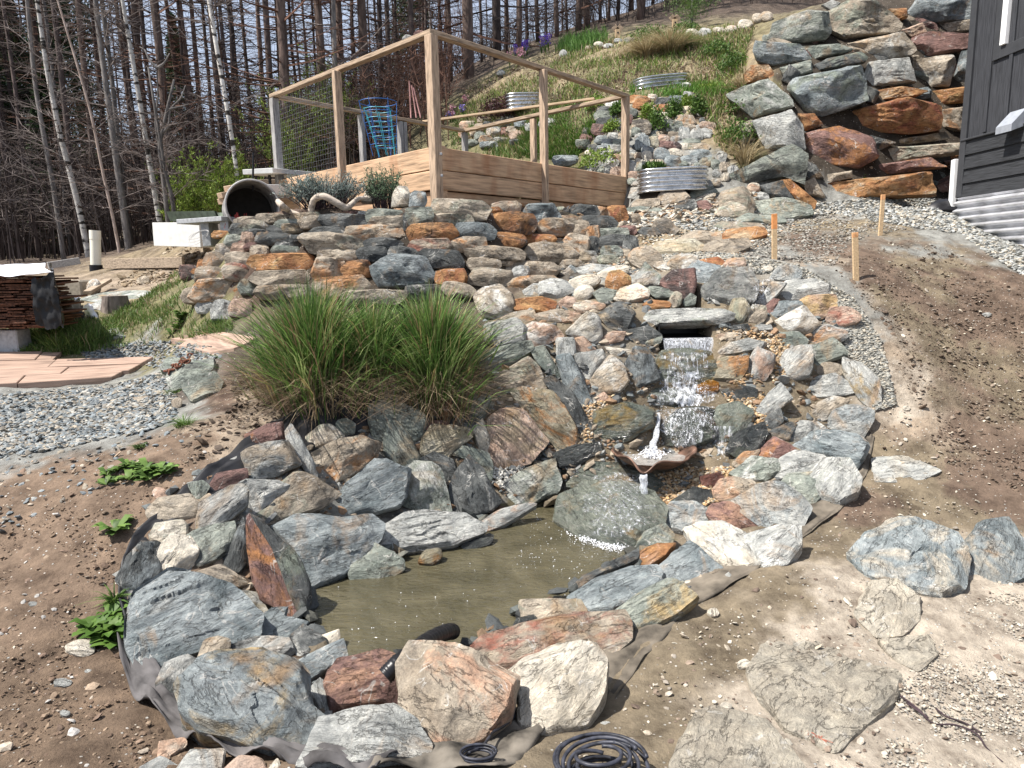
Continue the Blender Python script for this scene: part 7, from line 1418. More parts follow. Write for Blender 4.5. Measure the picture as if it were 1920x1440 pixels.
HILL = [(850,215),(880,170),(960,130),(1060,90),(1180,72),(1300,62),(1420,45),(1400,90),(1400,150),(1400,230),(1380,300),(1340,270),(1300,180),(1180,172),(1120,190),(1100,260),(1070,300),(1000,290),(860,270)]
turf(HILL, 27000, .06, .18, GG+LIME[:2]+[(.14,.17,.05)], 'rough green and straw-coloured grass on the slope', .010, .34, .45)
turf([(1000,220),(1110,190),(1120,250),(1080,300),(1000,300),(960,290)], 6500, .08, .2, [(.09,.17,.03),(.12,.22,.04),(.06,.12,.02)], 'bright green grass patch behind the bed', .009, .05)
turf([(1180,172),(1300,165),(1400,170),(1340,185),(1180,185)], 3500, .08, .18, [(.09,.19,.03),(.12,.24,.04)], 'bright grass fringe above the stone terrace', .009, .03)
turf([(850,300),(980,300),(960,250),(860,235),(840,250)], 3000, .08, .2, GG, 'grass behind the left frame posts', .01, .2)
# dead leaves and litter matting on the slope
P = scatter(HILL, 9000); leaves('leaf_litter', P+[0, 0, .02], RNG.uniform(.03, .08, len(P)), pick([(.25,.19,.12),(.32,.26,.17),(.16,.11,.08)], len(P)), 'dry litter on the slope', kind='stuff')
def bush(px, py, rx, rz, n, size, cols, name, label, cat, Y=None, ry=None, group=None, aspect=.5, lift=0):
    c = hit(px, py) if Y is None else U(px, py, Y); ry = ry or rx; q_ = RNG.normal(0, 1, (n, 3)); q_ /= np.linalg.norm(q_, axis=1, keepdims=True); r = RNG.uniform(.25, 1, n)**.5; r = r*(1+.25*fbm(q_*2.2, int(px), 3)); q_ = q_*r[:, None]; q_[:, 2] = np.abs(q_[:, 2]); P = c+q_*[rx, ry, rz]+[0, 0, lift]
    return leaves(name, P, RNG.uniform(size*.6, size*1.3, n), pick(cols, n, .3), label, cat, group=group, aspect=aspect)
DKG = [(.05,.10,.02),(.08,.15,.03),(.11,.18,.04)]
for i, (x, y, rx, rz, lab) in enumerate(((1214,225,.10,.22,'left leafy clump hanging in the terrace wall'),(1232,245,.16,.32,'tallest green clump spilling down the terrace wall'),(1262,225,.14,.30,'green clump beside the cream block of the terrace'),(1290,205,.12,.2,'yellow-green clump at the top right of the terrace'),(1308,215,.14,.28,'round leafy clump on the slope right of the terrace'),(1160,215,.14,.2,'green clump on the left end of the terrace'),(1150,245,.16,.14,'low green mat under the brick-red terrace stone'),(1398,210,.30,.3,'dark leafy patch under the striped boulder'),(1390,265,.26,.3,'leafy weeds between slope and boulder wall'),(1130,310,.34,.22,'grey-green creeping plant behind the bed corner'),(1345,105,.30,.25,'green weeds near the top of the slope'),(1375,130,.25,.3,'tall weeds before the upper boulder wall'),(1120,205,.2,.2,'green tuft left of the frame corner'),(1300,332,.10,.10,'small green tuft at the right end of the near planter'),(1225,316,.14,.08,'low green plant behind the near planter'),(1330,175,.25,.14,'yellow-green weed patch right of the planter'),(1285,62,.3,.2,'leafy clump among the crest stones'),(1220,75,.4,.25,'broad green clump on the crest'))):
    bush(x, y, rx, rz, 900, .045, DKG if i % 3 else LIME, 'leafy_plant', lab, 'plant', group='leafy plants on the slope')
bush(1005, 383, .27, .16, 2600, .05, [(.10,.22,.04),(.16,.30,.06),(.06,.14,.03)], 'leafy_plant', 'bright green mound plant growing against the right bed boards', 'plant', aspect=.9)
# lavender and shrubs on the wall top
LAV = [(.20,.25,.23),(.28,.33,.31),(.13,.17,.15)]
def spiky(px, py, R, h, n, cols, name, label, wid=.006, lean=.5, ry=None):
    c = hit(px, py); r = R*np.sqrt(RNG.random(n)); a = RNG.uniform(0, 6.28, n); P = np.stack([c[0]+r*np.cos(a), c[1]+r*np.sin(a)*(ry or .6), np.full(n, c[2])], 1); k = r/R
    blades(name, P, h*RNG.uniform(.5, 1.1, n)*(1-.35*k), wid, np.stack([np.cos(a)*k*lean*1.6, np.sin(a)*k*lean], 1)+RNG.normal(0, .18, (n, 2)), pick(cols, n, .25), label, 'plant', curl=.4)

def shrub(px, py, R, h, n, cols, name, label, lean=.5, leaf=.035, aspect=.22, ry=.6, stems=60):
    c = hit(px, 402); c = c+[0, .15, .06]; t = empty(name, c, label, 'shrub'); mb = MB(); P = []
    for i in range(stems):
        a = random.uniform(0, 6.28); r = R*math.sqrt(random.random())*.5; p = np.array([c[0]+r*math.cos(a), c[1]+r*math.sin(a)*ry, c[2]]); k = random.uniform(.2, 1); q_ = p+np.array([math.cos(a)*R*k*.7, math.sin(a)*R*k*.7*ry, h*random.uniform(.55, 1)*(1.1-.4*k)]); m_ = (p+q_)/2+np.array([0, 0, h*.1]); mb.tube([p, m_, q_], [.004, .003, .001], 4, False)
        tt = np.random.default_rng(i).uniform(.25, 1, max(4, n//stems)); P.append(p+(m_-p)*tt[:, None]*2*(tt[:, None] < .5)+((m_-p)+(q_-m_)*(tt[:, None]*2-1))*(tt[:, None] >= .5)+np.random.default_rng(i+9).normal(0, .008, (len(tt), 3)))
    mb.build('stems', bpy.data.materials['dark_root'], t); P = np.concatenate(P); leaves('foliage', P, RNG.uniform(leaf*.6, leaf*1.3, len(P)), pick(cols, len(P), .3), parent=t, aspect=aspect, upb=.9)
shrub(605, 388, .42, .36, 6500, LAV, 'lavender_shrub', 'wide silvery lavender mound on the wall left of the white stones', stems=160)
shrub(715, 384, .22, .42, 2600, [(.13,.20,.12),(.20,.27,.17),(.09,.14,.08)], 'rosemary_shrub', 'grey-green upright shrub between the two white stones', stems=80)
c = hit(663, 382); blades('iris_leaves', c+RNG.normal(0, .03, (14, 3))*[1, 1, 0], RNG.uniform(.18, .34, 14), .022, RNG.normal(0, .3, (14, 2)), pick([(.12,.22,.04),(.3,.3,.07)], 14), 'small fan of iris leaves beside the lavender', 'plant')
n = 260; c = hit(655, 372); P = c+RNG.normal(0, .45, (n, 3))*[1, .3, 0]; P[:, 2] = H(P[:, 0], P[:, 1]); blades('dead_stems', P, RNG.uniform(.3, .75, n), .003, RNG.normal(0, .5, (n, 2)), pick([(.07,.05,.04),(.12,.08,.06)], n), 'thin dead flower stems above the lavender', kind='stuff')
# weeds near the pond
def weed(px, py, R, h, n, cols, label, wid=.012, name='weed', lean=1.1):
    if wid >= .02:   # broad-leaved: flat leaves in rosettes
        c = hit(px, py); k = max(2, n//14); cc3 = c+RNG.normal(0, R*.35, (k, 3))*[1, .7, 0]; cc3[:, 2] = H(cc3[:, 0], cc3[:, 1]); P = np.repeat(cc3, 14, 0); m_ = len(P); a = RNG.uniform(0, 6.28, m_); L_ = RNG.uniform(.5, 1.1, m_)*h*.75; d = np.stack([np.cos(a), np.sin(a), RNG.uniform(.15, .9, m_)], 1)*L_[:, None]; s_ = np.stack([-np.sin(a), np.cos(a), 0*a], 1)*L_[:, None]*.22
        V = np.stack([P, P+d*.35+s_*.8, P+d*.7+s_, P+d*[1, 1, .6], P+d*.7-s_, P+d*.35-s_*.8, P+d*.5+[0, 0, .006]], 1).reshape(-1, 3); o_ = (np.arange(m_)*7)[:, None]; T = np.concatenate([o_+[0, 1, 6], o_+[1, 2, 6], o_+[2, 3, 6], o_+[3, 4, 6], o_+[4, 5, 6], o_+[5, 0, 6]])
        o = link(name, mesh_np(name, V, tris=T, smooth=True, col=np.repeat(pick(cols, m_, .25), 7, 0)), LEAF); tag(o, label, 'weed'); return
    c = hit(px, py); a = RNG.uniform(0, 6.28, n); r = R*RNG.random(n)*.5; P = np.stack([c[0]+r*np.cos(a), c[1]+r*np.sin(a), np.zeros(n)], 1); P[:, 2] = H(P[:, 0], P[:, 1])
    blades(name, P, h*RNG.uniform(.5, 1.1, n), RNG.uniform(wid*.6, wid*1.3, n), np.stack([np.cos(a), np.sin(a)], 1)*RNG.uniform(.4, lean*1.3, (n, 1)), pick(cols, n, .3), label, 'weed', curl=.9)
LG = [(.09,.16,.035),(.13,.21,.05),(.06,.11,.025)]
weed(270, 888, .26, .12, 150, LG, 'broad-leaved weed on the soil left of the liner', .03); weed(225, 885, .12, .1, 60, LG, 'smaller broad-leaved weed beside the one at the liner', .026)
weed(228, 1000, .10, .14, 34, LG, 'weed with two big leaves hugging the left liner', .04); weed(345, 800, .10, .12, 150, LG, 'fine grassy tuft on the bare soil below the gravel', .005)
weed(212, 1185, .16, .13, 260, [(.06,.12,.02),(.09,.16,.03)], 'dark green weed patch left of the huge blue slab', .022); weed(215, 1130, .05, .10, 50, LG, 'thin weed left of the black liner', .01)
weed(345, 590, .20, .14, 120, LG, 'leafy weed at the left foot of the retaining wall', .02); weed(262, 840, .06, .05, 40, [(.07,.11,.03)], 'flat dark weed on the brown soil', .014); weed(325, 738, .1, .07, 90, LG, 'grass tuft by the blocky grey-green stone', .005); weed(400, 625, .06, .12, 40, LG, 'grass blades at the end of the short paving', .005)
weed(830, 712, .12, .10, 90, LG, 'yellow-green grass tuft at the foot of the right clump', .005); weed(310, 702, .06, .08, 40, LG, 'grass blades left of the chain stone', .005); weed(1620, 333, .05, .05, 20, LG, 'tiny weed in the foot of the boulder wall', .02)
# straw-coloured fountain grass, daffodil leaves, hyacinths on the slope
def clump(px, py, R, h, n, cols, label, lean=1.2, wid=.012, cat='ornamental grass', name='fountain_grass'):
    c = hit(px, py); a = RNG.uniform(0, 6.28, n); r = R*RNG.random(n)*.4; P = np.stack([c[0]+r*np.cos(a), c[1]+r*np.sin(a), np.zeros(n)], 1); P[:, 2] = H(P[:, 0], P[:, 1]); blades(name, P, h*RNG.uniform(.6, 1.1, n), wid, np.stack([np.cos(a), np.sin(a)], 1)*RNG.uniform(.3, lean*1.4, (n, 1)), pick(cols, n, .2), label, cat, curl=.9)
clump(1255, 100, .5, .6, 900, STRAW+STRAW+[(.1,.16,.04)], 'right straw-coloured fountain grass below the crest'); clump(1212, 108, .4, .5, 700, STRAW, 'left straw-coloured fountain grass below the crest')
clump(1275, 92, .3, .45, 400, [(.10,.19,.04)], 'green fountain grass just under the birdhouse'); clump(1392, 165, .2, .3, 250, STRAW, 'small dry tuft beside the orange top boulder'); clump(1395, 300, .25, .45, 160, STRAW, 'bleached dry stems leaning on the lowest terrace boulders')
clump(1360, 290, .12, .7, 10, STRAW, 'two tall bent straw stalks right of the terrace', 1.0, .01)
P = scatter([(1040,100),(1060,85),(1135,72),(1140,80),(1080,100)], 500); blades('daffodil_leaves', P, RNG.uniform(.2, .38, len(P)), .022, RNG.normal(0, .25, (len(P), 2)), pick([(.08,.17,.03),(.12,.23,.05)], len(P)), 'row of upright daffodil leaves on the crest', 'plant')
def flowers(px, py, n, R, h, col, label):
    c = hit(px, py); t = empty('hyacinths', c, label, 'flower'); P = c+RNG.normal(0, R, (n, 3))*[1, 1, 0]; P[:, 2] = H(P[:, 0], P[:, 1]); blades('leaves', np.repeat(P, 7, 0), h*.9, .02, RNG.normal(0, .4, (n*7, 2)), pick(LG, n*7), parent=t)
    q_ = np.repeat(P, 60, 0); q_ = q_+RNG.normal(0, .028, q_.shape)*[1, 1, 0]; q_[:, 2] += h*RNG.uniform(.45, 1.1, len(q_)); leaves('petals', q_, .035, pick([col], len(q_), .25), parent=t, aspect=.9)
flowers(824, 222, 2, .05, .28, (.5,.25,.3), 'pink hyacinth seen right of the tallest frame post'); flowers(867, 216, 3, .1, .22, (.5,.27,.32), 'pair of pink hyacinths behind the loose stick'); flowers(961, 125, 3, .08, .3, (.5,.25,.32), 'pink hyacinths high on the slope under the rail'); flowers(978, 110, 4, .08, .34, (.15,.08,.45), 'violet hyacinths left of the crest'); flowers(1024, 98, 3, .08, .34, (.17,.1,.5), 'violet hyacinths next to the daffodil leaves')
flowers(845, 235, 2, .06, .2, (.25,.2,.5), 'small blue-violet hyacinths under the loose stick')
bush(935, 222, .34, .38, 1800, .05, [(.045,.02,.02),(.07,.03,.03),(.10,.05,.045)], 'barberry_shrub', 'dark maroon shrub left of the planter behind the frame', 'shrub')
for x, y, lab in ((885, 178, 'grey-brown bare shrub on the slope behind the frame'), (1020, 205, 'bare twiggy shrub above the low stone wall'), (800, 215, 'bare shrub by the red and white rods')):
    bush(x, y, .4, .35, 900, .06, [(.13,.10,.08),(.2,.16,.12)], 'twiggy_shrub', lab, 'shrub', aspect=.12)
# driftwood
dw = plain('driftwood', (.42,.36,.30), .9, .35, 6, .6, stretch=(1, 6, 6))
mb = MB(); o = mb.tube(smoothpath([hit(583,404)+[0,0,.03], hit(592,404)+[0,-.02,.14], hit(612,404)+[0,-.05,.17], hit(635,404)+[0,-.04,.11], hit(652,404)+[0,-.02,.07], hit(672,402)+[0,0,.14], hit(692,402)+[0,0,.16]]), [*np.linspace(.03, .033, 30), *np.linspace(.033, .012, 19)], 10).build('driftwood', dw, None, True); tag(o, 'arched grey driftwood branch on the wall below the lavender', 'driftwood')
o = MB().tube(smoothpath([hit(522,398)+[0,0,.22], hit(526,400)+[0,-.02,.10], hit(545,404)+[0,-.04,.04], hit(565,406)+[0,-.04,.02]]), [*np.linspace(.03, .03, 13), *np.linspace(.03, .012, 12)], 8).build('driftwood', dw, None, True); tag(o, 'pale forked driftwood piece at the foot of the grey post', 'driftwood')
# ------------------------------------------------------------------ forest
def tubes_np(polys, radii, sides=3):
    """many thin tapered tubes at once; every polyline has the same number of points"""
    P = np.asarray(polys, float); n, k, _ = P.shape; R = np.asarray(radii, float)
    t = np.gradient(P, axis=1); t /= np.linalg.norm(t, axis=2, keepdims=True)+1e-9; ref = np.where(np.abs(t[..., 2:3]) > .8, np.array([1.0, 0, 0]), np.array([0, 0, 1.0])); x = np.cross(ref, t); x /= np.linalg.norm(x, axis=2, keepdims=True)+1e-9; y = np.cross(t, x)
    a = np.arange(sides)*2*math.pi/sides; V = P[:, :, None]+R[:, :, None, None]*(np.cos(a)[None, None, :, None]*x[:, :, None]+np.sin(a)[None, None, :, None]*y[:, :, None])
    V = V.reshape(-1, 3); base = (np.arange(n)*k*sides)[:, None, None]; i = np.arange(k-1)[None, :, None]*sides; s = np.arange(sides)[None, None]; s2 = (s+1) % sides
    Q = np.stack([base+i+s, base+i+s2, base+i+sides+s2, base+i+sides+s], -1).reshape(-1, 4); return V, Q
def bark(name, c, c2, scale=5, st=(3, 3, .8), blotch=None):
    m, n, l, b = newmat(name, .95); tc = nd(n, 'ShaderNodeTexCoord'); oi = nd(n, 'ShaderNodeObjectInfo'); mp = nd(n, 'ShaderNodeMapping'); mp.inputs['Scale'].default_value = st; l.new(tc.outputs['Object'], mp.inputs[0]); l.new(oi.outputs['Random'], mp.inputs['Location'])
    no = nd(n, 'ShaderNodeTexNoise'); no.inputs['Scale'].default_value = scale; no.inputs['Detail'].default_value = 8; no.inputs['Roughness'].default_value = .7; l.new(mp.outputs[0], no.inputs['Vector']); r = ramp(n, [(.35, c), (.65, c2)]); l.new(no.outputs['Fac'], r.inputs[0]); col = r.outputs[0]
    if blotch:
        mp2 = nd(n, 'ShaderNodeMapping'); mp2.inputs['Scale'].default_value = (2, 2, 7); l.new(tc.outputs['Object'], mp2.inputs[0]); l.new(oi.outputs['Random'], mp2.inputs['Location']); n2 = nd(n, 'ShaderNodeTexNoise'); n2.inputs['Scale'].default_value = 1.5; n2.inputs['Detail'].default_value = 5; l.new(mp2.outputs[0], n2.inputs['Vector']); r2 = ramp(n, [(.56, (0, 0, 0)), (.6, (1, 1, 1))]); l.new(n2.outputs['Fac'], r2.inputs[0]); col = mix(n, l, col, blotch, r2.outputs[0])
    hs = nd(n, 'ShaderNodeHueSaturation'); mr = nd(n, 'ShaderNodeMapRange'); mr.inputs[3].default_value = .6; mr.inputs[4].default_value = 1.5; l.new(oi.outputs['Random'], mr.inputs[0]); l.new(mr.outputs[0], hs.inputs['Value']); l.new(col, hs.inputs['Color']); l.new(hs.outputs[0], b.inputs['Base Color'])
    bp = nd(n, 'ShaderNodeBump'); bp.inputs['Strength'].default_value = .8; bp.inputs['Distance'].default_value = .03; l.new(no.outputs['Fac'], bp.inputs['Height']); l.new(bp.outputs[0], b.inputs['Normal']); return m
BK_DARK = bark('charred_bark', (.035,.028,.026), (.12,.09,.08)); BK_RED = bark('red_brown_bark', (.06,.045,.038), (.19,.135,.11)); BK_GREY = bark('grey_bark', (.07,.065,.062), (.24,.22,.205)); BK_BIRCH = bark('birch_bark', (.45,.42,.38), (.72,.70,.66), 4, (2, 2, 2), (.04,.035,.03))
TWIGD = plain('dead_twig', (.055,.042,.037), .95, .3, 8, 0); TWIGG = plain('grey_twig', (.15,.125,.115), .95, .25, 8, 0); TWIGR = plain('rusty_twig', (.13,.07,.05), .95, .35, 6, 0)
def trunk_mesh(name, path, r0, r1, mat, sides=9):
    mb = MB().tube(path, np.linspace(r0, r1, len(path))*(1+.05*np.sin(np.arange(len(path))*1.7)), sides); me = mesh_np(name, np.concatenate(mb.v), faces=mb.f, smooth=True); me.materials.append(mat); return me
def conifer_dead(seed, Ht, r0, mat, tmat, nb=90, Lmax=1.5, up=.1, twigs=7):
    g = np.random.default_rng(seed); kz = 14; zz = np.linspace(-.5, Ht, kz); wob = np.cumsum(g.normal(0, .02, (kz, 2)), 0); path = np.stack([wob[:, 0], wob[:, 1], zz], 1)
    tm = trunk_mesh('trunk', path, r0*.5, r0*.16, mat)
    P = []; R = []
    for i in range(nb):
        z = g.uniform(.4, Ht*.97); a = g.uniform(0, 6.28); L = Lmax*(1-.75*z/Ht)*g.uniform(.45, 1.1); x0 = np.array([np.interp(z, zz, wob[:, 0]), np.interp(z, zz, wob[:, 1]), z]); d = np.array([math.cos(a), math.sin(a), 0]); dr = g.uniform(-.5, .15)
        pts = [x0+d*L*t+np.array([0, 0, L*(dr*t+(.35-dr*.3)*t*t*.6+up*t)]) for t in (0, .33, .66, 1)]; P.append(pts); R.append(np.array([.014, .010, .006, .002])*(.7+.5*L))
        for k in range(twigs):
            t = g.uniform(.2, 1); i0 = min(int(t*3), 2); f = t*3-i0; b0 = pts[i0]+(pts[i0+1]-pts[i0])*f; sd_ = 1 if g.random() < .5 else -1; pd = np.array([-d[1], d[0], 0])*sd_; l_ = L*g.uniform(.12, .38); e_ = b0+(pd*.8+d*.6)*l_+np.array([0, 0, g.uniform(-.3, .25)*l_]); md_ = (b0+e_)/2+g.normal(0, .02, 3)
            P.append([b0, (b0*2+e_)/3, (b0+e_*2)/3+g.normal(0, .015, 3), e_]); R.append([.005, .004, .003, .0015])
    V, Q = tubes_np(P, R); me = mesh_np('branches', V, quads=Q); me.materials.append(tmat); return tm, me
VAR = [conifer_dead(1, 15, .13, BK_DARK, TWIGD, 110, 1.5), conifer_dead(2, 17, .16, BK_RED, TWIGR, 120, 1.7), conifer_dead(3, 14, .10, BK_DARK, TWIGD, 120, 1.3), conifer_dead(4, 16, .12, BK_RED, TWIGD, 110, 1.6, -.1), conifer_dead(5, 12, .07, BK_DARK, TWIGR, 130, 1.1), conifer_dead(6, 13, .08, BK_GREY, TWIGG, 80, 1.3, .3), conifer_dead(7, 16, .15, BK_RED, TWIGR, 130, 1.9, -.05)]
DESC = ['charred black-barked dead conifer', 'tall reddish dead conifer', 'thin dark dead conifer', 'red-brown bare conifer with drooping branches', 'slender rusty-twigged dead conifer', 'grey leafless pole tree', 'thick reddish dead conifer with long branches']
def place(v, X, Y, s=1.0, rz=0.0, lean=(0, 0), label='', name='dead_conifer', group='dead conifers of the burnt forest', tw=1.0):
    z = float(H(X, Y)); t = bpy.data.objects.new(name, None); C.objects.link(t); t.location = (X, Y, z); t.rotation_euler = (lean[0], lean[1], rz); t.scale = (s*tw, s*tw, s); tag(t, label, 'tree', group)
    for nm, me in (('trunk', v[0]), ('branches', v[1])): o = bpy.data.objects.new(nm, me); C.objects.link(o); o.parent = t
    return t
rf = random.Random(11)
NAMED = [(265,13,1,5),(170,14,.9,0),(357,15,1,1),(320,16,1,2),(388,17,1,4),(447,15,1.1,0),(470,19,1,2),(487,16,1,2),(505,20,1,4),(540,15,1.1,0),(565,14,1.25,1),(600,18,1,4),(630,15,1.2,6),(652,14.5,1.25,5),(672,18,1,1),(690,19,1,2),(712,16,1.15,6),(735,17,1,0),(753,18,1,0),(775,21,1,2),(795,17,1,0),(820,20,1,4),(842,22,1,2),(862,19,1,3),(895,18.0,1.5,6),(915,24,1,2),(945,20,1.6,0),(962,24,1,3),(985,22,1.1,1),(1003,26,1,2),(1018,23,1,0),(1035,25,1,4),(1052,22,1.1,3),(1073,26,1,2),(1088,22,1.1,1),(1105,23,1.4,6),(1128,26,1,0),(1146,24,1,2),(1158,23,1,3),(1178,27,1,4),(1199,22,1.6,6),(1220,28,1,0),(1245,24,1.1,2),(1262,24,1.2,1),(1285,28,1,3),(1310,25,1,0),(1335,26,1,4),(1362,24,1.3,1),(1385,27,1,2),(1410,24,1.2,0),(1440,26,1,3),(1470,24,1,2),(1500,27,1,6),(1535,25,1.2,0),(1570,27,1,3),(1620,25,1,1),(1660,28,1,2),(1700,26,1,0),(60,17,1,0),(95,15,.8,2),(25,19,1,3),(135,19,1,1),(212,17,1,6),(240,20,1,2),(290,19,1,3),(410,20,1,6),(430,22,1,3),(525,22,1,3),(585,24,1,2),(-60,16,1,1),(-120,19,1,2)]
REG_ = lambda p: 0 if p < 120 else 1 if p < 330 else 2 if p < 520 else 3 if p < 820 else 4 if p < 1080 else 5 if p < 1420 else 6
ORD = ['first', 'second', 'third', 'fourth', 'fifth', 'sixth', 'seventh', 'eighth', 'ninth', 'tenth', 'eleventh', 'twelfth', 'thirteenth', 'fourteenth', 'fifteenth', 'sixteenth', 'seventeenth', 'eighteenth']; NAMED.sort(); _cnt = {}
for i, (px_, Y, s, v) in enumerate(NAMED):
    rg = REG_(px_); _cnt[rg] = _cnt.get(rg, -1)+1
    X = (px_-960)/F*Y/math.cos(PITCH)*.985; side = 'left' if px_ < 500 else 'centre' if px_ < 900 else 'right'
    near = {0: 'above the shingle stack', 1: 'behind the birches', 2: 'left of the frame', 3: 'behind the raised bed', 4: 'on the rise', 5: 'behind the crest', 6: 'behind the boulders'}[0 if px_ < 120 else 1 if px_ < 330 else 2 if px_ < 520 else 3 if px_ < 820 else 4 if px_ < 1080 else 5 if px_ < 1420 else 6]
    place(VAR[v], X, Y, s*rf.uniform(.9, 1.1), rf.uniform(0, 6.28), (rf.gauss(0, .012), rf.gauss(0, .018)), DESC[v]+', '+ORD[_cnt[rg]]+' from left '+near, tw=1.1)
for i in range(140):
    Y = rf.uniform(15, 46) if i > 40 else rf.uniform(14, 22); px_ = rf.uniform(-500, 1900) if i % 3 else rf.uniform(-300, 700)
    if px_ > 820: Y = max(Y, 27)
    if 420 < px_ <= 820: Y = max(Y, 24)
    X = (px_-960)/F*Y; v = rf.randrange(7); place(VAR[v], X, Y, rf.uniform(.75, 1.15), rf.uniform(0, 6.28), (rf.gauss(0, .02), rf.gauss(0, .025)), DESC[v]+' deep in the burnt forest', tw=rf.uniform(.8, 1.2))
# birches and grey trunks traced through the picture
def traced(name, pts, Y, w0, w1, mat, label, tm=TWIGG, nb=30, L=.8, cat='birch', forks=()):
    path = smoothpath([U(x, y, Y) for x, y in pts], 6); base = path[0]; t = empty(name, base, label, cat, 'birches and pale trunks at the forest edge'); k = Y/F; path[0][2] -= .3
    top = path[-1]+(path[-1]-path[-4])*8; path = np.concatenate([path, [path[-1]+(top-path[-1])*.5, top]]); rr = np.concatenate([np.linspace(w0, w1, len(path)-1), [w1*.6]])*k/2*.82
    MB().tube(path, rr, 10).build('trunk', mat, t, True)
    for f_ in forks: fp = smoothpath([U(x, y, Y) for x, y in f_], 6); MB().tube(fp, np.linspace(w1*.8, w1*.25, len(fp))*k/2, 7).build('limb', mat, t, True)
    g = np.random.default_rng(int(pts[0][0])); P = []; R = []
    for i in range(nb):
        u = g.uniform(.15, 1)*(len(path)-2); i0 = int(u); p = path[i0]+(path[i0+1]-path[i0])*(u-i0); a = g.uniform(0, 6.28); l_ = L*g.uniform(.4, 1.2); d = np.array([math.cos(a), math.sin(a)*.7, g.uniform(.1, .8)]); q_ = [p, p+d*l_*.35, p+d*l_*.7+[0, 0, -.04], p+d*l_+[0, 0, -.12*l_]]; P.append(q_); R.append([.008, .006, .004, .0015])
        for kk in range(9): b0 = q_[1+kk % 3]; e_ = b0+d*l_*.25+g.normal(0, .16, 3)*l_; P.append([b0, (2*b0+e_)/3, (b0+2*e_)/3, e_]); R.append([.005, .004, .003, .0015])
    V, Q = tubes_np(P, R, 4); me = mesh_np('branches', V, quads=Q); link('branches', me, tm, t)
traced('birch', [(166,478),(150,400),(128,310),(112,250),(100,190),(88,130),(78,60),(68,-10)], 12.3, 13, 8, BK_BIRCH, 'stout white birch behind the white pipe, bending left')
traced('birch', [(305,450),(290,360),(278,290),(262,190),(248,110),(236,40),(228,-10)], 12, 12, 7, BK_BIRCH, 'pale birch right of the thin pink-barked one')
traced('birch', [(447,352),(438,280),(425,200),(408,100),(395,20),(390,-20)], 12.5, 9, 9, BK_BIRCH, 'whitest birch just left of the bed frame')
traced('birch', [(226,482),(210,400),(190,310),(172,220),(150,140),(120,40)], 11.8, 7, 4, bark('pink_bark', (.20,.15,.12), (.38,.31,.27)), 'thin pink-barked birch between two thicker trunks', nb=16)
traced('grey_tree', [(243,478),(225,350),(207,220),(195,130),(183,40),(178,-20)], 12.4, 14, 10, BK_GREY, 'straight grey trunk in the middle of the left forest', cat='tree')
traced('grey_tree', [(118,470),(100,350),(85,270),(68,170),(58,80),(50,-10)], 13, 11, 8, BK_GREY, 'grey trunk leaning left beside the stout birch', cat='tree')
traced('grey_tree', [(318,440),(308,350),(300,280),(304,250)], 11.6, 11, 7, BK_GREY, 'forked pale tree with crooked arms right of the birches', cat='tree', nb=20, L=.7, forks=([(304,250),(316,235),(320,205),(338,185),(348,160)], [(300,280),(292,230),(296,180),(294,128)], [(294,128),(280,112),(272,95),(262,88)], [(294,128),(308,118),(318,100)], [(318,205),(340,200),(355,195)]))
traced('grey_tree', [(332,440),(322,370),(312,330),(305,290)], 11.4, 9, 6, BK_GREY, 'slim grey stem joining the forked tree', cat='tree', nb=14, L=.6)
# understory brush
def brush(n, ys, label, tmat, hh=(.8, 2.6), seed=1, xr=(-400, 760)):
    g = np.random.default_rng(seed); P = []; R = []
    for i in range(n):
        Y = g.uniform(*ys); X = (g.uniform(*xr)-960)/F*Y; z = float(H(X, Y)); h = g.uniform(*hh); a = g.uniform(0, 6.28); lx, ly = math.cos(a)*g.uniform(.1, .8), math.sin(a)*g.uniform(.1, .5); b0 = np.array([X, Y, z]); q_ = [b0, b0+[lx*.2, ly*.2, h*.45], b0+[lx*.6, ly*.6, h*.8], b0+[lx*1.2, ly*1.2, h*g.uniform(.75, 1.0)]]; P.append(q_); R.append([.012, .009, .006, .002])
        for k in range(10): s0 = q_[1+k % 2]; t = g.random(); s0 = s0+(q_[2+k % 2]-s0)*t; e_ = s0+np.array([g.normal(0, .4), g.normal(0, .3), g.normal(.15, .3)])*.8; P.append([s0, (2*s0+e_)/3+g.normal(0, .03, 3), (s0+2*e_)/3, e_]); R.append([.005, .004, .003, .0015])
    V, Q = tubes_np(P, R); me = mesh_np('undergrowth', V, quads=Q); tag(link('undergrowth', me, tmat), label, kind='stuff')
brush(1500, (12.5, 26), 'tangle of dark bare twigs filling the forest edge', TWIGD, seed=1); brush(250, (12, 20), 'paler grey twigs in the left undergrowth', TWIGG, seed=2, xr=(-300, 420)); brush(1100, (18, 40), 'rust-coloured twigs deeper in the forest', TWIGR, (1.5, 4), 3, (-500, 900)); brush(700, (20, 34), 'bare brush on the rise behind the crest', TWIGD, (.5, 1.6), 4, (800, 1750))
brush(250, (13.5, 18), 'reddish brush just behind the raised bed', TWIGR, (.8, 2.0), 5, (560, 860))
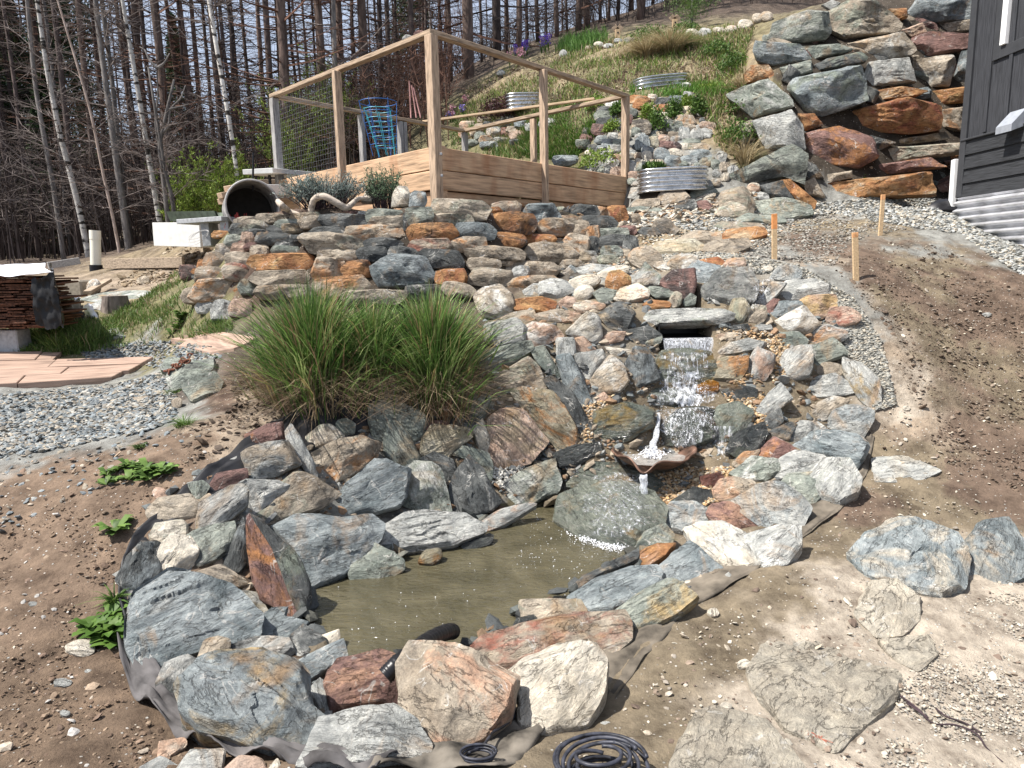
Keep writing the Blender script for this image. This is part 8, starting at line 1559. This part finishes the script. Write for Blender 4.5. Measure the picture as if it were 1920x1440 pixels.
# wooded slope far behind
m, n, l, b = newmat('far_woods', 1.0); tc = nd(n, 'ShaderNodeTexCoord'); mp = nd(n, 'ShaderNodeMapping'); mp.inputs['Scale'].default_value = (1.2, 1.2, .12); no = nd(n, 'ShaderNodeTexNoise'); no.inputs['Scale'].default_value = 1.2; no.inputs['Detail'].default_value = 10; no.inputs['Roughness'].default_value = .75; l.new(tc.outputs['Object'], mp.inputs[0]); l.new(mp.outputs[0], no.inputs['Vector']); r = ramp(n, [(.35, (.03,.024,.022)), (.5, (.10,.07,.058)), (.62, (.05,.055,.03)), (.75, (.2,.16,.14))]); l.new(no.outputs['Fac'], r.inputs[0]); l.new(r.outputs[0], b.inputs['Base Color'])
us = np.linspace(0, 1, 240); X = -75+us*125; prof = np.interp(X, [-75, -40, -25, -18, -10, 0, 12, 50], [13, 13.5, 11.5, 10.0, 8.0, 9.5, 14, 22]); G = []
for v in np.linspace(0, 1, 26): Yh = 50+14*v+3*np.sin(X*.1); G.append(np.stack([X, Yh, -1+(prof+1.2+1.1*fbm(np.stack([X*.8, X*0, X*0], 1), 71, 5))*v**.8+fbm(np.stack([X*1.3, Yh*1.3, X*0], 1), 73, 4)*.5], 1))
tag(grid_mesh('distant_wooded_hill', np.array(G), m), 'far brown wooded hillside behind the burnt trees', kind='structure')
# living evergreens at the left, willows in spring leaf
def evergreen(X, Y, Ht, R, label, seed):
    g = np.random.default_rng(seed); z = float(H(X, Y)); t = empty('evergreen_tree', (X, Y, z), label, 'tree', 'living evergreens at the left'); MB().tube([(X, Y, z-.3), (X, Y, z+Ht)], [.14, .02], 8).build('trunk', BK_DARK, t, True)
    n = 15000; h = g.random(n)**.8; a = g.uniform(0, 6.28, n); w_ = R*(1-h)*(.55+.45*np.abs(np.sin(h*38+np.sin(a*3)*1.5)))*g.uniform(.3, 1, n)**.5; P = np.stack([X+w_*np.cos(a), Y+w_*np.sin(a), z+Ht*(.12+.88*h)-w_*.35], 1)
    leaves('crown', P, g.uniform(.10, .24, n), pick([(.022,.045,.018),(.035,.065,.025),(.05,.085,.03)], n, .3), parent=t, aspect=.35, upb=-.2)
for i, (px_, Y, Ht, R, lab) in enumerate(((30, 20, 7.2, 1.7, 'dark evergreen at the far left edge'), (95, 24, 8.0, 1.7, 'dark evergreen behind the leaning grey trunk'), (165, 27, 11.5, 2.2, 'tall evergreen behind the pink-barked birch'), (200, 30, 14, 2.4, 'tallest evergreen left of the middle trunk'), (-60, 19, 9, 2, 'evergreen just outside the left edge'), (140, 19, 4.5, 1.2, 'low evergreen in the left undergrowth'), (380, 36, 9, 2, 'distant evergreen behind the forked tree'), (800, 34, 9.5, 1.8, 'distant evergreen behind the rise'))): evergreen((px_-960)/F*Y, Y, Ht, R, lab, i)
def willow(px, py, Y, h, R, n, label, seed, dens=14):
    g = np.random.default_rng(seed); X = (px-960)/F*Y; z = float(H(X, Y)); t = empty('willow_shrub', (X, Y, z), label, 'shrub', 'willow shrubs in spring leaf'); P = []; R_ = []; L = []
    for i in range(n):
        a = g.uniform(0, 6.28); k = g.uniform(.1, 1); b0 = np.array([X+g.normal(0, .12), Y+g.normal(0, .12), z]); hh = h*g.uniform(.5, 1.05)*(1-.3*k); q_ = [b0+np.array([math.cos(a)*R*k*u**1.2, math.sin(a)*R*k*u**1.2, hh*u]) for u in (0, .33, .66, 1)]; P.append(q_); R_.append([.012, .008, .005, .002]); q_ = np.array(q_)
        for kk in range(5):
            u = g.uniform(.3, .95)*3; i0 = int(u); s0 = q_[i0]+(q_[i0+1]-q_[i0])*(u-i0); e_ = s0+np.array([math.cos(a)*.2+g.normal(0, .14), math.sin(a)*.2+g.normal(0, .14), g.uniform(.1, .4)])*h*.28; P.append([s0, (2*s0+e_)/3, (s0+2*e_)/3, e_]); R_.append([.004, .003, .002, .001]); u2 = g.random((dens, 1)); L.append(s0+(e_-s0)*u2+g.normal(0, .015, (dens, 3)))
        u2 = g.uniform(.35, 1, (dens, 1)); L.append(q_[1]+(q_[3]-q_[1])*(u2-.33)/.67+g.normal(0, .03, (dens, 3)))
    V, Q = tubes_np(P, R_); link('stems', mesh_np('stems', V, quads=Q), plain('willow_stem', (.17,.15,.07), .9), t); L = np.concatenate(L); leaves('foliage', L, g.uniform(.03, .07, len(L)), pick([(.22,.32,.05),(.28,.36,.07),(.16,.24,.04)], len(L), .25), parent=t, aspect=.35, upb=1.0)
willow(622, 300, 14.5, 2.7, 1.15, 90, 'tallest yellow-green willow behind the left side of the frame', 1); willow(575, 300, 13.6, 2.1, .8, 55, 'willow shrub just inside the left corner of the frame', 2); willow(665, 300, 15, 1.9, .8, 45, 'willow shrub behind the second frame post', 3)
willow(400, 380, 12.5, 1.6, .7, 60, 'willow shrub left of the whitest birch', 4); willow(435, 380, 12.2, 1.25, .6, 45, 'low willow right before the whitest birch', 5); willow(470, 360, 13, 1.3, .7, 45, 'willow shrub right of the whitest birch', 6); willow(375, 390, 12.2, .8, .4, 26, 'smallest willow shrub behind the trough', 7)
# pine sapling on the crest
c = hit(1297, 52); t = empty('pine_sapling', c, 'bright green pine sapling on the crest by the birdhouse', 'tree'); MB().tube([c, c+[0, 0, 1.5]], [.03, .01], 6).build('trunk', BK_GREY, t)
n = 5200; g = np.random.default_rng(5); h = g.random(n); a = np.round(g.uniform(0, 6.28, n)*3)/3; w_ = (1-h*.85)*.62*g.random(n); P = np.stack([c[0]+w_*np.cos(a), c[1]+w_*np.sin(a), c[2]+.1+1.5*h*.9+w_*.45], 1)+g.normal(0, .03, (n, 3)); leaves('needles', P, g.uniform(.06, .13, n), pick([(.09,.16,.04),(.14,.22,.06)], n, .25), parent=t, aspect=.09, upb=.8)
